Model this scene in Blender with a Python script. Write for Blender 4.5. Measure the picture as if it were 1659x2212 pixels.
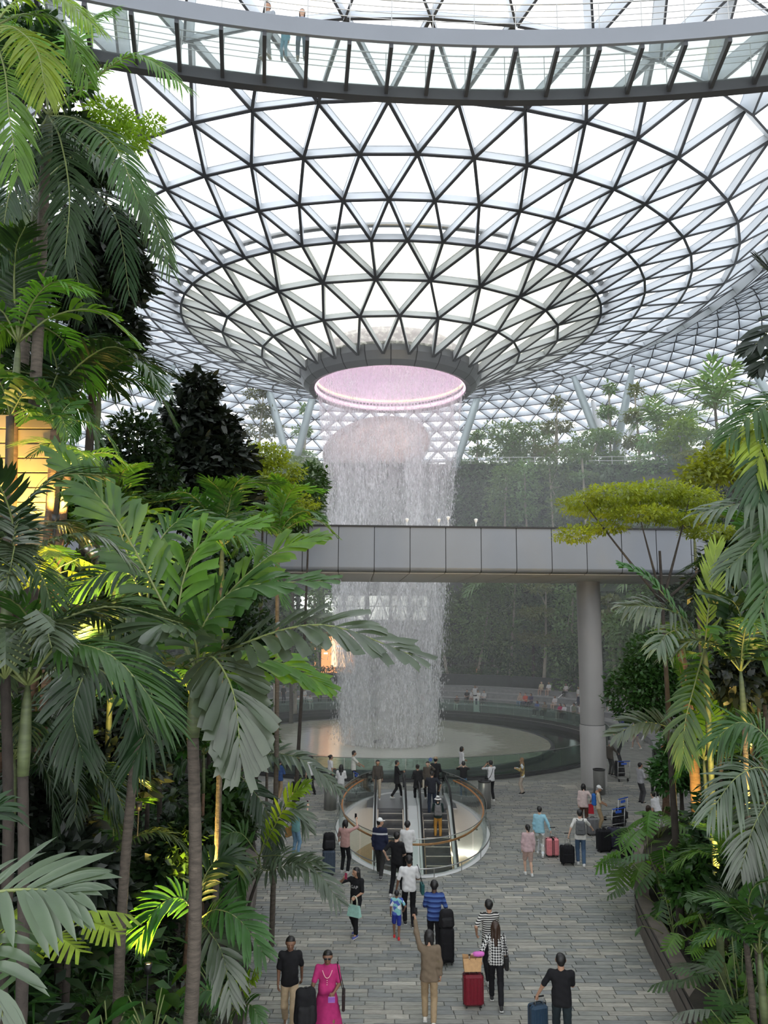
import bpy, math, random
import numpy as np
from mathutils import Vector, Matrix, Euler
from mathutils.bvhtree import BVHTree

# ------------------------------------------------------------------ scene, camera, sky, exposure
for _o in list(bpy.data.objects):
    bpy.data.objects.remove(_o, do_unlink=True)
scene = bpy.context.scene
COL = scene.collection
PI = math.pi
random.seed(7)
rng = np.random.default_rng(7)

CAM_H = 8.0
PITCH = math.radians(8.0)
FPX, CX, CY = 1640.0, 829.5, 1106.0
cam_data = bpy.data.cameras.new('camera')
cam_data.sensor_fit = 'VERTICAL'
cam_data.sensor_height = 36.0
cam_data.sensor_width = 27.0
cam_data.lens = 36.0 * FPX / 2212.0
cam_data.clip_end = 600
cam = bpy.data.objects.new('camera', cam_data)
COL.objects.link(cam)
ROLL = math.radians(0.35)
cam.matrix_world = Matrix.Translation((0, 0, CAM_H)) @ Matrix.Rotation(PI / 2 + PITCH, 4, 'X') @ Matrix.Rotation(ROLL, 4, 'Z')
scene.camera = cam

world = bpy.data.worlds.new('overcast_sky')
scene.world = world
world.use_nodes = True
_nt = world.node_tree
_bg = _nt.nodes['Background']
_tc = _nt.nodes.new('ShaderNodeTexCoord')
_nz = _nt.nodes.new('ShaderNodeTexNoise')
_nz.inputs['Scale'].default_value = 1.6
_nz.inputs['Detail'].default_value = 3
_rp = _nt.nodes.new('ShaderNodeValToRGB')
_rp.color_ramp.elements[0].position = 0.3
_rp.color_ramp.elements[0].color = (0.86, 0.89, 0.95, 1)
_rp.color_ramp.elements[1].position = 0.7
_rp.color_ramp.elements[1].color = (0.97, 0.97, 0.97, 1)
_nt.links.new(_tc.outputs['Generated'], _nz.inputs['Vector'])
_nt.links.new(_nz.outputs['Fac'], _rp.inputs['Fac'])
_nt.links.new(_rp.outputs['Color'], _bg.inputs['Color'])
_bg.inputs['Strength'].default_value = 1.25

vs = scene.view_settings
vs.view_transform = 'Standard'
vs.look = 'None'
vs.gamma = 1.0
vs.use_curve_mapping = False
vs.exposure = 1.25
cy_ = scene.cycles
cy_.use_adaptive_sampling = True
cy_.adaptive_threshold = 0.05
cy_.max_bounces = 4
cy_.diffuse_bounces = 2
cy_.glossy_bounces = 2
cy_.transmission_bounces = 2
cy_.transparent_max_bounces = 12
cy_.volume_bounces = 2
cy_.caustics_reflective = False
cy_.caustics_refractive = False
cy_.sample_clamp_indirect = 4.0
cy_.use_light_tree = False

# ------------------------------------------------------------------ helpers
def ray(px, py):
    u_, v_ = (px - CX) / FPX, (CY - py) / FPX
    u = u_ * math.cos(ROLL) - v_ * math.sin(ROLL); v = u_ * math.sin(ROLL) + v_ * math.cos(ROLL)
    c, s = math.cos(PITCH), math.sin(PITCH)
    return Vector((u, c - v * s, s + v * c))
def at(px, py, d):
    """world point seen at photograph pixel (px, py), d metres in front (along the ground)"""
    r = ray(px, py)
    return Vector((0, 0, CAM_H)) + r * (d / r.y)
def onz(px, py, z=0.0):
    r = ray(px, py)
    return Vector((0, 0, CAM_H)) + r * ((z - CAM_H) / r.z)

def proj(p):
    x, y, z = p[0], p[1], p[2] - CAM_H
    c, s = math.cos(PITCH), math.sin(PITCH)
    dep = y * c + z * s
    if dep < .1: return (-9999, -9999, dep)
    u, v = x / dep, (-y * s + z * c) / dep
    u_ = u * math.cos(ROLL) + v * math.sin(ROLL); v_ = -u * math.sin(ROLL) + v * math.cos(ROLL)
    return (CX + FPX * u_, CY - FPX * v_, dep)

def tag(o, label=None, cat=None, group=None, kind=None):
    if label: o['label'] = label
    if cat: o['category'] = cat
    if group: o['group'] = group
    if kind: o['kind'] = kind
    return o
def empty(name, loc=(0, 0, 0), rz=0.0, label=None, cat=None, group=None, kind=None, parent=None):
    o = bpy.data.objects.new(name, None)
    o.empty_display_size = 0.2
    COL.objects.link(o)
    o.location = loc
    o.rotation_euler = (0, 0, rz)
    if parent is not None: o.parent = parent
    return tag(o, label, cat, group, kind)
def link(name, me, parent=None, mats=None):
    o = bpy.data.objects.new(name, me)
    COL.objects.link(o)
    if parent is not None: o.parent = parent
    if mats is not None:
        for m in (mats if isinstance(mats, (list, tuple)) else [mats]):
            me.materials.append(m)
    return o
def copy_tree(o, parent=None):
    c = o.copy(); COL.objects.link(c); c.parent = parent
    for ch in list(o.children): copy_tree(ch, c)
    return c

def np_mesh(name, V, F, smooth=True, mat_idx=None, attr=None):
    """V (n,3); F (m,3) or (m,4) int array, -1 in the 4th column marks a triangle"""
    V = np.asarray(V, dtype=np.float32).reshape(-1, 3)
    F = np.asarray(F, dtype=np.int32)
    me = bpy.data.meshes.new(name)
    me.vertices.add(len(V)); me.vertices.foreach_set('co', V.ravel())
    if F.shape[1] == 4 and (F[:, 3] < 0).any():
        tot = np.where(F[:, 3] < 0, 3, 4).astype(np.int32)
        loops = F.ravel()[(F.ravel() >= 0)]
    else:
        tot = np.full(len(F), F.shape[1], np.int32); loops = F.ravel()
    start = np.concatenate([[0], np.cumsum(tot)[:-1]]).astype(np.int32)
    me.loops.add(len(loops)); me.loops.foreach_set('vertex_index', loops.astype(np.int32))
    me.polygons.add(len(tot)); me.polygons.foreach_set('loop_start', start)
    me.polygons.foreach_set('loop_total', tot)
    me.polygons.foreach_set('use_smooth', np.full(len(tot), bool(smooth)))
    if mat_idx is not None:
        me.polygons.foreach_set('material_index', np.asarray(mat_idx, np.int32))
    me.update(calc_edges=True)
    if attr is not None:
        for an, vals in attr.items():
            a = me.attributes.new(an, 'FLOAT', 'FACE')
            a.data.foreach_set('value', np.asarray(vals, np.float32))
    return me

class MB:
    """collects boxes, bars, tubes, lathes into one mesh"""
    def __init__(self): self.V = []; self.F = []; self.n = 0
    def add(self, V, F):
        V = np.asarray(V, float).reshape(-1, 3); F = np.asarray(F, int)
        if F.shape[1] == 3: F = np.concatenate([F, np.full((len(F), 1), -1)], 1)
        F = np.where(F >= 0, F + self.n, -1)
        self.V.append(V); self.F.append(F); self.n += len(V); return self
    def box(self, c, s, rz=0.0, M=None):
        x, y, z = np.asarray(s) / 2.0
        V = np.array([[-x,-y,-z],[x,-y,-z],[x,y,-z],[-x,y,-z],[-x,-y,z],[x,-y,z],[x,y,z],[-x,y,z]])
        if rz:
            co, si = math.cos(rz), math.sin(rz)
            V = V @ np.array([[co, si, 0], [-si, co, 0], [0, 0, 1]])
        if M is not None: V = V @ np.asarray(M.to_3x3()).T
        V = V + np.asarray(c, float)
        return self.add(V, [[0,3,2,1],[4,5,6,7],[0,1,5,4],[1,2,6,5],[2,3,7,6],[3,0,4,7]])
    def bevel_box(self, c, s, b, rz=0.0):
        """box with chamfered edges (24 verts)"""
        hx, hy, hz = [v / 2.0 for v in s]
        V = []
        for sx in (-1, 1):
            for sy in (-1, 1):
                for sz in (-1, 1):
                    V += [[sx*hx, sy*(hy-b), sz*(hz-b)], [sx*(hx-b), sy*hy, sz*(hz-b)], [sx*(hx-b), sy*(hy-b), sz*hz]]
        V = np.array(V)
        import itertools
        idx = lambda sx, sy, sz, k: ((0 if sx < 0 else 1) * 4 + (0 if sy < 0 else 1) * 2 + (0 if sz < 0 else 1)) * 3 + k
        F = []
        for s in (-1, 1):
            F.append([idx(s,-1,-1,0), idx(s,1,-1,0), idx(s,1,1,0), idx(s,-1,1,0)][::s])
            F.append([idx(-1,s,-1,1), idx(1,s,-1,1), idx(1,s,1,1), idx(-1,s,1,1)][::-s])
            F.append([idx(-1,-1,s,2), idx(1,-1,s,2), idx(1,1,s,2), idx(-1,1,s,2)][::s])
        for a in (-1, 1):
            for b_ in (-1, 1):
                F.append([idx(a,b_,-1,0), idx(a,b_,1,0), idx(a,b_,1,1), idx(a,b_,-1,1)])
                F.append([idx(a,-1,b_,0), idx(a,1,b_,0), idx(a,1,b_,2), idx(a,-1,b_,2)])
                F.append([idx(-1,a,b_,1), idx(1,a,b_,1), idx(1,a,b_,2), idx(-1,a,b_,2)])
                for c_ in (-1, 1):
                    F.append([idx(a,b_,c_,0), idx(a,b_,c_,1), idx(a,b_,c_,2), -1])
        if rz:
            co, si = math.cos(rz), math.sin(rz)
            V = V @ np.array([[co, si, 0], [-si, co, 0], [0, 0, 1]])
        return self.add(V + np.asarray(c, float), F)
    def bar(self, a, b, w, h, up=(0, 0, 1)):
        a = np.asarray(a, float); b = np.asarray(b, float); up = np.asarray(up, float)
        t = b - a; t = t / (np.linalg.norm(t) + 1e-9)
        s = np.cross(t, up); s = s / (np.linalg.norm(s) + 1e-9); u = np.cross(s, t)
        V = [p + sx * s * w / 2 + su * u * h / 2 for p in (a, b) for su in (-1, 1) for sx in (-1, 1)]
        return self.add(V, [[0,1,3,2],[4,6,7,5],[0,4,5,1],[2,3,7,6],[0,2,6,4],[1,5,7,3]])
    def tube(self, pts, r, seg=8, cap=True, closed=False):
        P = np.asarray(pts, float); n = len(P)
        R = np.full(n, r, float) if np.isscalar(r) else np.asarray(r, float)
        if closed: T = np.roll(P, -1, 0) - np.roll(P, 1, 0)
        else: T = np.gradient(P, axis=0)
        T /= (np.linalg.norm(T, axis=1, keepdims=True) + 1e-9)
        ref = np.array([0, 0, 1.0]) if abs(T[0][2]) < .9 else np.array([1.0, 0, 0])
        S = np.cross(T[0], ref); S /= np.linalg.norm(S)
        ang = np.linspace(0, 2 * PI, seg, endpoint=False)
        V = []
        for i in range(n):
            S = S - T[i] * (S @ T[i]); S /= (np.linalg.norm(S) + 1e-9); U = np.cross(T[i], S)
            V.append(P[i] + R[i] * (np.cos(ang)[:, None] * S + np.sin(ang)[:, None] * U))
        V = np.concatenate(V)
        i = np.arange(n if closed else n - 1)[:, None] * seg; j = np.arange(seg)[None]
        i2 = (i + seg) % (n * seg); j2 = (j + 1) % seg
        F = np.stack([i + j, i + j2, i2 + j2, i2 + j], -1).reshape(-1, 4)
        self.add(V, F)
        if cap and not closed:
            m = self.n
            base = m - len(V)
            for k, off in ((0, 0), (1, (n - 1) * seg)):
                self.V.append(np.array([P[0] if k == 0 else P[-1]])); c = self.n; self.n += 1
                jj = np.arange(seg); a_ = base + off + jj; b_ = base + off + (jj + 1) % seg
                tri = np.stack([b_, a_, np.full(seg, c), np.full(seg, -1)], -1) if k == 0 else np.stack([a_, b_, np.full(seg, c), np.full(seg, -1)], -1)
                self.F.append(tri)
        return self
    def lathe(self, prof, seg=32, c=(0, 0, 0), a0=0.0, a1=2 * PI):
        prof = np.asarray(prof, float); full = abs(a1 - a0 - 2 * PI) < 1e-6
        na = seg if full else seg + 1
        ang = a0 + (a1 - a0) * np.arange(na) / seg
        V = np.stack([prof[:, None, 0] * np.cos(ang), prof[:, None, 0] * np.sin(ang), np.broadcast_to(prof[:, None, 1], (len(prof), na))], -1).reshape(-1, 3)
        i = np.arange(len(prof) - 1)[:, None] * na; j = np.arange(seg)[None]; j2 = (j + 1) % na
        F = np.stack([i + j, i + j2, i + na + j2, i + na + j], -1).reshape(-1, 4)
        return self.add(V + np.asarray(c, float), F)
    def prism(self, poly, z0, z1):
        n = len(poly); P = np.asarray(poly, float)
        V = np.concatenate([np.c_[P, np.full(n, z0)], np.c_[P, np.full(n, z1)]])
        F = [[i, (i + 1) % n, n + (i + 1) % n, n + i] for i in range(n)]
        self.add(V, F)
        b = self.n - 2 * n
        tri = [[0, k + 1, k, -1] for k in range(1, n - 1)] + [[n, n + k, n + k + 1, -1] for k in range(1, n - 1)]
        self.F.append(np.where(np.array(tri) >= 0, np.array(tri) + b, -1))
        return self
    def strip(self, A, B, closed=False):
        """quad strip between two polylines"""
        A = np.asarray(A, float); B = np.asarray(B, float); n = len(A)
        i = np.arange(n if closed else n - 1); j = (i + 1) % n
        return self.add(np.concatenate([A, B]), np.stack([i, j, n + j, n + i], -1))
    def mesh(self, name, smooth=False):
        return np_mesh(name, np.concatenate(self.V), np.concatenate(self.F), smooth)
    def build(self, name, mat, parent=None, smooth=False):
        return link(name, self.mesh(name, smooth), parent, mat)

def sample_curve(pts, n):
    """Catmull-Rom through pts, n samples"""
    P = np.asarray(pts, float)
    P = np.concatenate([[2 * P[0] - P[1]], P, [2 * P[-1] - P[-2]]])
    m = len(P) - 3
    out = []
    for t in np.linspace(0, m - 1e-6, n):
        i = int(t); u = t - i
        p0, p1, p2, p3 = P[i:i + 4]
        out.append(.5 * ((2 * p1) + (-p0 + p2) * u + (2 * p0 - 5 * p1 + 4 * p2 - p3) * u * u + (-p0 + 3 * p1 - 3 * p2 + p3) * u ** 3))
    return np.array(out)

# ------------------------------------------------------------------ materials
M = {}
def mat(name, col=(0.5, 0.5, 0.5), rough=0.6, metal=0.0, spec=0.5, noise=0.0, nscale=5.0, bump=0.0, bscale=30.0,
        emit=None, estr=0.0, trans=0.0, objvar=0.0, coord='Object', ncol=None, stretch=None, sheen=0.0, coat=0.0):
    m = bpy.data.materials.new(name)
    m.use_nodes = True
    nt = m.node_tree; b = nt.nodes['Principled BSDF']
    b.inputs['Roughness'].default_value = rough
    b.inputs['Metallic'].default_value = metal
    b.inputs['Specular IOR Level'].default_value = spec
    b.inputs['Base Color'].default_value = (*col, 1)
    if coat: b.inputs['Coat Weight'].default_value = coat
    L = nt.links.new
    src = None
    if noise or bump or ncol:
        tc = nt.nodes.new('ShaderNodeTexCoord')
        vec = tc.outputs[coord]
        if stretch:
            mp = nt.nodes.new('ShaderNodeMapping'); mp.inputs['Scale'].default_value = stretch
            L(vec, mp.inputs['Vector']); vec = mp.outputs['Vector']
    if noise or ncol:
        nz = nt.nodes.new('ShaderNodeTexNoise'); nz.inputs['Scale'].default_value = nscale; nz.inputs['Detail'].default_value = 4
        L(vec, nz.inputs['Vector'])
        rp = nt.nodes.new('ShaderNodeValToRGB')
        rp.color_ramp.elements[0].position = .3; rp.color_ramp.elements[1].position = .7
        c2 = ncol if ncol else tuple(min(1, c * (1 + noise)) for c in col)
        c1 = col if ncol else tuple(c * (1 - noise) for c in col)
        rp.color_ramp.elements[0].color = (*c1, 1); rp.color_ramp.elements[1].color = (*c2, 1)
        L(nz.outputs['Fac'], rp.inputs['Fac']); src = rp.outputs['Color']
    if objvar:
        oi = nt.nodes.new('ShaderNodeObjectInfo'); hs = nt.nodes.new('ShaderNodeHueSaturation')
        mr = nt.nodes.new('ShaderNodeMapRange'); mr.inputs['To Min'].default_value = 1 - objvar; mr.inputs['To Max'].default_value = 1 + objvar
        L(oi.outputs['Random'], mr.inputs['Value']); L(mr.outputs['Result'], hs.inputs['Value'])
        mh = nt.nodes.new('ShaderNodeMapRange'); mh.inputs['To Min'].default_value = .5 - objvar * .05; mh.inputs['To Max'].default_value = .5 + objvar * .05
        L(oi.outputs['Random'], mh.inputs['Value']); L(mh.outputs['Result'], hs.inputs['Hue'])
        if src is not None: L(src, hs.inputs['Color'])
        else: hs.inputs['Color'].default_value = (*col, 1)
        src = hs.outputs['Color']
    if src is not None: L(src, b.inputs['Base Color'])
    if bump:
        bz = nt.nodes.new('ShaderNodeTexNoise'); bz.inputs['Scale'].default_value = bscale; bz.inputs['Detail'].default_value = 3
        L(vec, bz.inputs['Vector'])
        bn = nt.nodes.new('ShaderNodeBump'); bn.inputs['Strength'].default_value = bump; bn.inputs['Distance'].default_value = .02
        L(bz.outputs['Fac'], bn.inputs['Height']); L(bn.outputs['Normal'], b.inputs['Normal'])
    if emit is not None:
        b.inputs['Emission Color'].default_value = (*emit, 1); b.inputs['Emission Strength'].default_value = estr
    if trans:
        tl = nt.nodes.new('ShaderNodeBsdfTranslucent'); mx = nt.nodes.new('ShaderNodeMixShader')
        mx.inputs['Fac'].default_value = trans
        if src is not None:
            gm = nt.nodes.new('ShaderNodeMix'); gm.data_type = 'RGBA'; gm.blend_type = 'MULTIPLY'; gm.inputs['Factor'].default_value = 1
            L(src, gm.inputs['A']); gm.inputs['B'].default_value = (1.9, 1.7, .7, 1); L(gm.outputs['Result'], tl.inputs['Color'])
        else: tl.inputs['Color'].default_value = (min(1, col[0] * 1.9), min(1, col[1] * 1.7), col[2] * .7, 1)
        L(b.outputs['BSDF'], mx.inputs[1]); L(tl.outputs['BSDF'], mx.inputs[2])
        L(mx.outputs['Shader'], nt.nodes['Material Output'].inputs['Surface'])
    M[name] = m
    return m
def glass(name, tint=(1, 1, 1), refl=0.08, haze=0.0, hazecol=(.9, .9, .9), rough=0.02, wet=0.0, facing=True):
    """thin pane: transparent with a Fresnel-like reflection and, if wanted, a diffusing film"""
    m = bpy.data.materials.new(name); m.use_nodes = True
    nt = m.node_tree; nt.nodes.remove(nt.nodes['Principled BSDF']); L = nt.links.new
    out = nt.nodes['Material Output']
    tr = nt.nodes.new('ShaderNodeBsdfTransparent'); tr.inputs['Color'].default_value = (*tint, 1)
    gl = nt.nodes.new('ShaderNodeBsdfGlossy'); gl.inputs['Roughness'].default_value = rough
    mx = nt.nodes.new('ShaderNodeMixShader')
    if facing:
        lw = nt.nodes.new('ShaderNodeLayerWeight'); lw.inputs['Blend'].default_value = 0.25
        ml = nt.nodes.new('ShaderNodeMath'); ml.operation = 'MULTIPLY_ADD'; ml.inputs[1].default_value = .5; ml.inputs[2].default_value = refl
        L(lw.outputs['Fresnel'], ml.inputs[0]); L(ml.outputs['Value'], mx.inputs['Fac'])
    else: mx.inputs['Fac'].default_value = refl
    L(tr.outputs['BSDF'], mx.inputs[1]); L(gl.outputs['BSDF'], mx.inputs[2])
    last = mx.outputs['Shader']
    if haze:
        df = nt.nodes.new('ShaderNodeBsdfTranslucent'); df.inputs['Color'].default_value = (*hazecol, 1)
        m2 = nt.nodes.new('ShaderNodeMixShader')
        if wet:
            tc = nt.nodes.new('ShaderNodeTexCoord'); nz = nt.nodes.new('ShaderNodeTexNoise'); nz.inputs['Scale'].default_value = 3.0; nz.inputs['Detail'].default_value = 5
            rp = nt.nodes.new('ShaderNodeValToRGB'); rp.color_ramp.elements[0].position = .45; rp.color_ramp.elements[1].position = .62
            rp.color_ramp.elements[0].color = (haze,) * 3 + (1,); rp.color_ramp.elements[1].color = (min(1, haze + wet),) * 3 + (1,)
            L(tc.outputs['Object'], nz.inputs['Vector']); L(nz.outputs['Fac'], rp.inputs['Fac']); L(rp.outputs['Color'], m2.inputs['Fac'])
        else: m2.inputs['Fac'].default_value = haze
        L(last, m2.inputs[1]); L(df.outputs['BSDF'], m2.inputs[2]); last = m2.outputs['Shader']
    L(last, out.inputs['Surface'])
    M[name] = m
    return m
# ------------------------------------------------------------------ setting materials
mat('paving_base', (0.195, 0.195, 0.177), rough=.75, noise=.25, nscale=2.0, bump=.3)
mat('soil', (0.018, 0.015, 0.010), rough=.95, noise=.4, nscale=3, bump=.6, bscale=6)
mat('dark_stone', (0.035, 0.037, 0.04), rough=.35, noise=.3, nscale=2)
mat('step_stone', (0.24, 0.24, 0.24), rough=.6, noise=.25, nscale=3)
mat('grey_wall', (0.22, 0.23, 0.24), rough=.7, noise=.15, nscale=1)
mat('green_wall', (0.02, 0.035, 0.015), rough=.9, noise=.5, nscale=2, bump=.8, bscale=5)
mat('bronze_wall', (0.12, 0.10, 0.085), rough=.55, noise=.25, nscale=2.5, bump=.15, bscale=12)
mat('beam_light', (0.60, 0.64, 0.68), rough=.5)
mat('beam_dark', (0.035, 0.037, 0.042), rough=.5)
mat('panel_grey', (0.172, 0.188, 0.212), rough=.42, metal=.15, noise=.04, nscale=.6)
mat('soffit_grey', (0.55, 0.54, 0.52), rough=.5)
mat('column_paint', (0.42, 0.41, 0.395), rough=.45, noise=.05, nscale=.8)
mat('steel_tube', (0.36, 0.42, 0.43), rough=.4, metal=.2)
mat('steel_white', (0.75, 0.76, 0.76), rough=.4)
mat('black_gap', (0.012, 0.012, 0.013), rough=.6)
mat('stainless', (0.45, 0.45, 0.44), rough=.32, metal=.9)
mat('white_metal', (0.78, 0.78, 0.77), rough=.4)
mat('wood_rail', (0.48, 0.20, 0.06), rough=.4, noise=.3, nscale=8, stretch=(1, 1, 8))
mat('rubber', (0.012, 0.012, 0.013), rough=.45)
mat('ring_metal', (0.14, 0.145, 0.15), rough=.4, metal=.5)
glass('roof_glass', (.93, .95, .96), refl=.03)
glass('wet_glass', (.44, .44, .365), refl=.03, haze=.06, hazecol=(.95, .95, .80), wet=.16)
glass('rail_glass', (.72, .84, .79), refl=.06)
glass('clear_glass', (.90, .95, .93), refl=.04)
glass('floor_glass', (.91, .95, .93), refl=.03, haze=.05, hazecol=(.85, .9, .88))

# paving stones take a per-stone tone from a face attribute
def stone_mat():
    m = bpy.data.materials.new('paving_stone'); m.use_nodes = True
    nt = m.node_tree; b = nt.nodes['Principled BSDF']; L = nt.links.new
    a = nt.nodes.new('ShaderNodeAttribute'); a.attribute_name = 'tone'
    rp = nt.nodes.new('ShaderNodeValToRGB'); cr = rp.color_ramp
    cr.elements[0].position = 0; cr.elements[0].color = (0.167, 0.176, 0.168, 1)
    cr.elements[1].position = 1; cr.elements[1].color = (0.445, 0.427, 0.371, 1)
    for p, c in ((.25, (0.218, 0.227, 0.221, 1)), (.5, (0.268, 0.268, 0.239, 1)), (.75, (0.320, 0.306, 0.267, 1))):
        e = cr.elements.new(p); e.color = c
    L(a.outputs['Fac'], rp.inputs['Fac'])
    tc = nt.nodes.new('ShaderNodeTexCoord'); mp = nt.nodes.new('ShaderNodeMapping'); mp.inputs['Scale'].default_value = (3, 14, 5)
    g = nt.nodes.new('ShaderNodeNewGeometry')
    L(g.outputs['Position'], mp.inputs['Vector'])
    nz = nt.nodes.new('ShaderNodeTexNoise'); nz.inputs['Scale'].default_value = 1.3; nz.inputs['Detail'].default_value = 6; nz.inputs['Roughness'].default_value = .65
    L(mp.outputs['Vector'], nz.inputs['Vector'])
    mx = nt.nodes.new('ShaderNodeMix'); mx.data_type = 'RGBA'; mx.blend_type = 'OVERLAY'; mx.inputs['Factor'].default_value = .9
    L(rp.outputs['Color'], mx.inputs['A']); L(nz.outputs['Color'], mx.inputs['B'])
    bw = nt.nodes.new('ShaderNodeRGBToBW'); L(nz.outputs['Color'], bw.inputs['Color'])
    L(bw.outputs['Val'], mx.inputs['B'])
    L(mx.outputs['Result'], b.inputs['Base Color'])
    b.inputs['Roughness'].default_value = .62
    bn = nt.nodes.new('ShaderNodeBump'); bn.inputs['Strength'].default_value = .35; bn.inputs['Distance'].default_value = .01
    L(nz.outputs['Fac'], bn.inputs['Height']); L(bn.outputs['Normal'], b.inputs['Normal'])
    M['paving_stone'] = m
stone_mat()

# ------------------------------------------------------------------ layout numbers
POOL = Vector((0.39, 53.8, 0)); POOL_R = 14.5
AX = 0.39                                     # funnel axis x
WELL_C = (1.15, 31.0); WELL_A, WELL_B = 2.85, 5.9
LEFT_EDGE = np.array([(-1.9, 8), (-2.3, 13), (-2.67, 16.4), (-3.3, 20.5), (-3.86, 24.9), (-5.2, 31), (-6.65, 37.9), (-11, 44), (-19, 50)])
RIGHT_EDGE = np.array([(4.6, 8), (5.35, 12), (5.95, 16), (6.7, 20.5), (7.6, 24.3), (8.9, 27.0), (12.5, 29.0), (17.5, 33), (22, 42), (24, 50)])
def left_x(y): return float(np.interp(y, LEFT_EDGE[:, 1], LEFT_EDGE[:, 0]))
def right_x(y): return float(np.interp(y, RIGHT_EDGE[:, 1], RIGHT_EDGE[:, 0]))
def ground_z(x, y):
    """height of the planted slopes either side of the paved floor"""
    lx, rx = left_x(y), right_x(y)
    if x < lx:
        t = lx - x
        return min(11.5, .45 + max(0, t - .4) * .55 + max(0, t - 3.5) * .42 + .25 * math.sin(x * 1.3 + y * .7))
    if x > rx:
        t = x - rx
        return min(10.5, .75 + max(0, t - .6) * .34 + max(0, t - 4.5) * .6 + .2 * math.sin(x * 1.1 - y * .8))
    return 0.0

# ------------------------------------------------------------------ floor
from mathutils.geometry import delaunay_2d_cdt
ell = lambda a, b, n=64: [(WELL_C[0] + a * math.cos(2 * PI * k / n), WELL_C[1] + b * math.sin(2 * PI * k / n)) for k in range(n)]
def floor_mesh():
    outer = [(-30, 2), (30, 2), (40, 50), (32, 84), (-32, 84), (-40, 50)]
    hole = ell(WELL_A, WELL_B)
    pool = [(POOL.x + (POOL_R - .15) * math.cos(2 * PI * k / 96), POOL.y + (POOL_R - .15) * math.sin(2 * PI * k / 96)) for k in range(96)]
    vs_, es = [], []
    for poly in (outer, hole, pool):
        b = len(vs_); n = len(poly)
        vs_ += [Vector(p) for p in poly]; es += [(b + i, b + (i + 1) % n) for i in range(n)]
    r = delaunay_2d_cdt(vs_, es, [], 0, 1e-4)
    V = [(v.x, v.y, -0.03) for v in r[0]]
    F = []
    for f in r[2]:
        x = sum(V[i][0] for i in f) / len(f); y = sum(V[i][1] for i in f) / len(f)
        if ((x - WELL_C[0]) / WELL_A) ** 2 + ((y - WELL_C[1]) / WELL_B) ** 2 < 1 or math.hypot(x - POOL.x, y - POOL.y) < POOL_R - .16: continue
        F.append(tuple(f))
    me = bpy.data.meshes.new('floor'); me.from_pydata(V, [], F); me.update()
    return me
floor = link('floor', floor_mesh(), None, M['paving_base'])
tag(floor, 'grey stone plank paving of the valley floor', kind='structure')

stones = []
y = 13.6
row = 0
while y < 39.5:
    dep = .165
    x = left_x(y) - .3 - rng.random() * .9
    rx = min(right_x(y) + .15, 16)
    while x < rx:
        ln = .28 + .68 * rng.random() ** 1.2
        cx_, cy0 = x + ln / 2, y + dep / 2
        ex = lambda a, b: ((a - WELL_C[0]) / (WELL_A + .02)) ** 2 + ((b - WELL_C[1]) / (WELL_B + .02)) ** 2
        if min(ex(cx_, cy0), ex(x, cy0), ex(x + ln, cy0)) > 1.0:
            stones.append((cx_, cy0, ln, dep, float(np.clip(rng.beta(2.2, 2.6) + .12 * math.sin(row * .37), 0, 1))))
        elif ex(x, cy0) > 1.02 and ln > .3:
            # shorten the stone so that it stops at the opening
            u = x
            while ex(u, cy0) > 1.01 and u < x + ln: u += .04
            if u - x > .12: stones.append(((x + u) / 2, cy0, u - x, dep, rng.random()))
        elif ex(x + ln, cy0) > 1.02:
            u = x + ln
            while ex(u, cy0) > 1.01 and u > x: u -= .04
            if x + ln - u > .12: stones.append(((x + ln + u) / 2, cy0, x + ln - u, dep, rng.random()))
        x += ln + .012
    y += dep + .012
    row += 1
def stone_vf(s, local):
    cx_, cy0, ln, dep, tone = s
    h = .006 * rng.random()
    x, yy, z1 = ln / 2 - .004, dep / 2 - .004, h
    V = np.array([[-x,-yy,-.05],[x,-yy,-.05],[x,yy,-.05],[-x,yy,-.05],[-x,-yy,z1],[x,-yy,z1],[x,yy,z1],[-x,yy,z1]])
    if not local: V = V + np.array([cx_, cy0, 0])
    return V
SF = np.array([[4,5,6,7],[0,1,5,4],[1,2,6,5],[2,3,7,6],[3,0,4,7]])
def _seen(s):
    p = proj((s[0], s[1], 0)); return 560 < p[0] < 1560 and p[1] < 2230
vis = [s for s in stones if _seen(s)]
vis.sort(key=lambda s: s[1])
near = vis[:300]; nearset = set(id(s) for s in near)
for s in near:
    me = np_mesh('paving_stone', stone_vf(s, True), SF, False, attr={'tone': [s[4]] * 5})
    o = link('paving_stone', me, floor, M['paving_stone']); o.location = (s[0], s[1], 0)
rest = [s for s in stones if id(s) not in nearset]
V = np.concatenate([stone_vf(s, False) for s in rest]); F = (np.arange(len(rest))[:, None, None] * 8 + SF[None]).reshape(-1, 4)
o = link('paving_stones', np_mesh('paving_stones', V, F, False, attr={'tone': np.repeat([s[4] for s in rest], 5)}), floor, M['paving_stone'])
tag(o, kind='stuff')

# ------------------------------------------------------------------ planted slopes left and right
def slope(name, side, label):
    ys = np.linspace(1.0, 60, 60)
    ts = np.concatenate([np.linspace(0, 3, 7), np.linspace(3.6, 26, 24)])
    V = []
    for yy in ys:
        e = left_x(yy) if side < 0 else right_x(yy)
        for t in ts:
            x = e + side * (t + .001)
            V.append((x, yy, ground_z(x, yy)))
    n, m = len(ys), len(ts)
    i = np.arange(n - 1)[:, None] * m; j = np.arange(m - 1)[None]
    F = np.stack([i + j, i + j + 1, i + m + j + 1, i + m + j], -1).reshape(-1, 4)
    if side < 0: F = F[:, ::-1]
    o = link(name, np_mesh(name, V, F, True), None, M['soil'])
    return tag(o, label, kind='structure')
slope('ground_slope_left', -1, 'dark soil bank under the palms at the left')
slope('ground_slope_right', 1, 'dark soil bank under the plants at the right')

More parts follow.
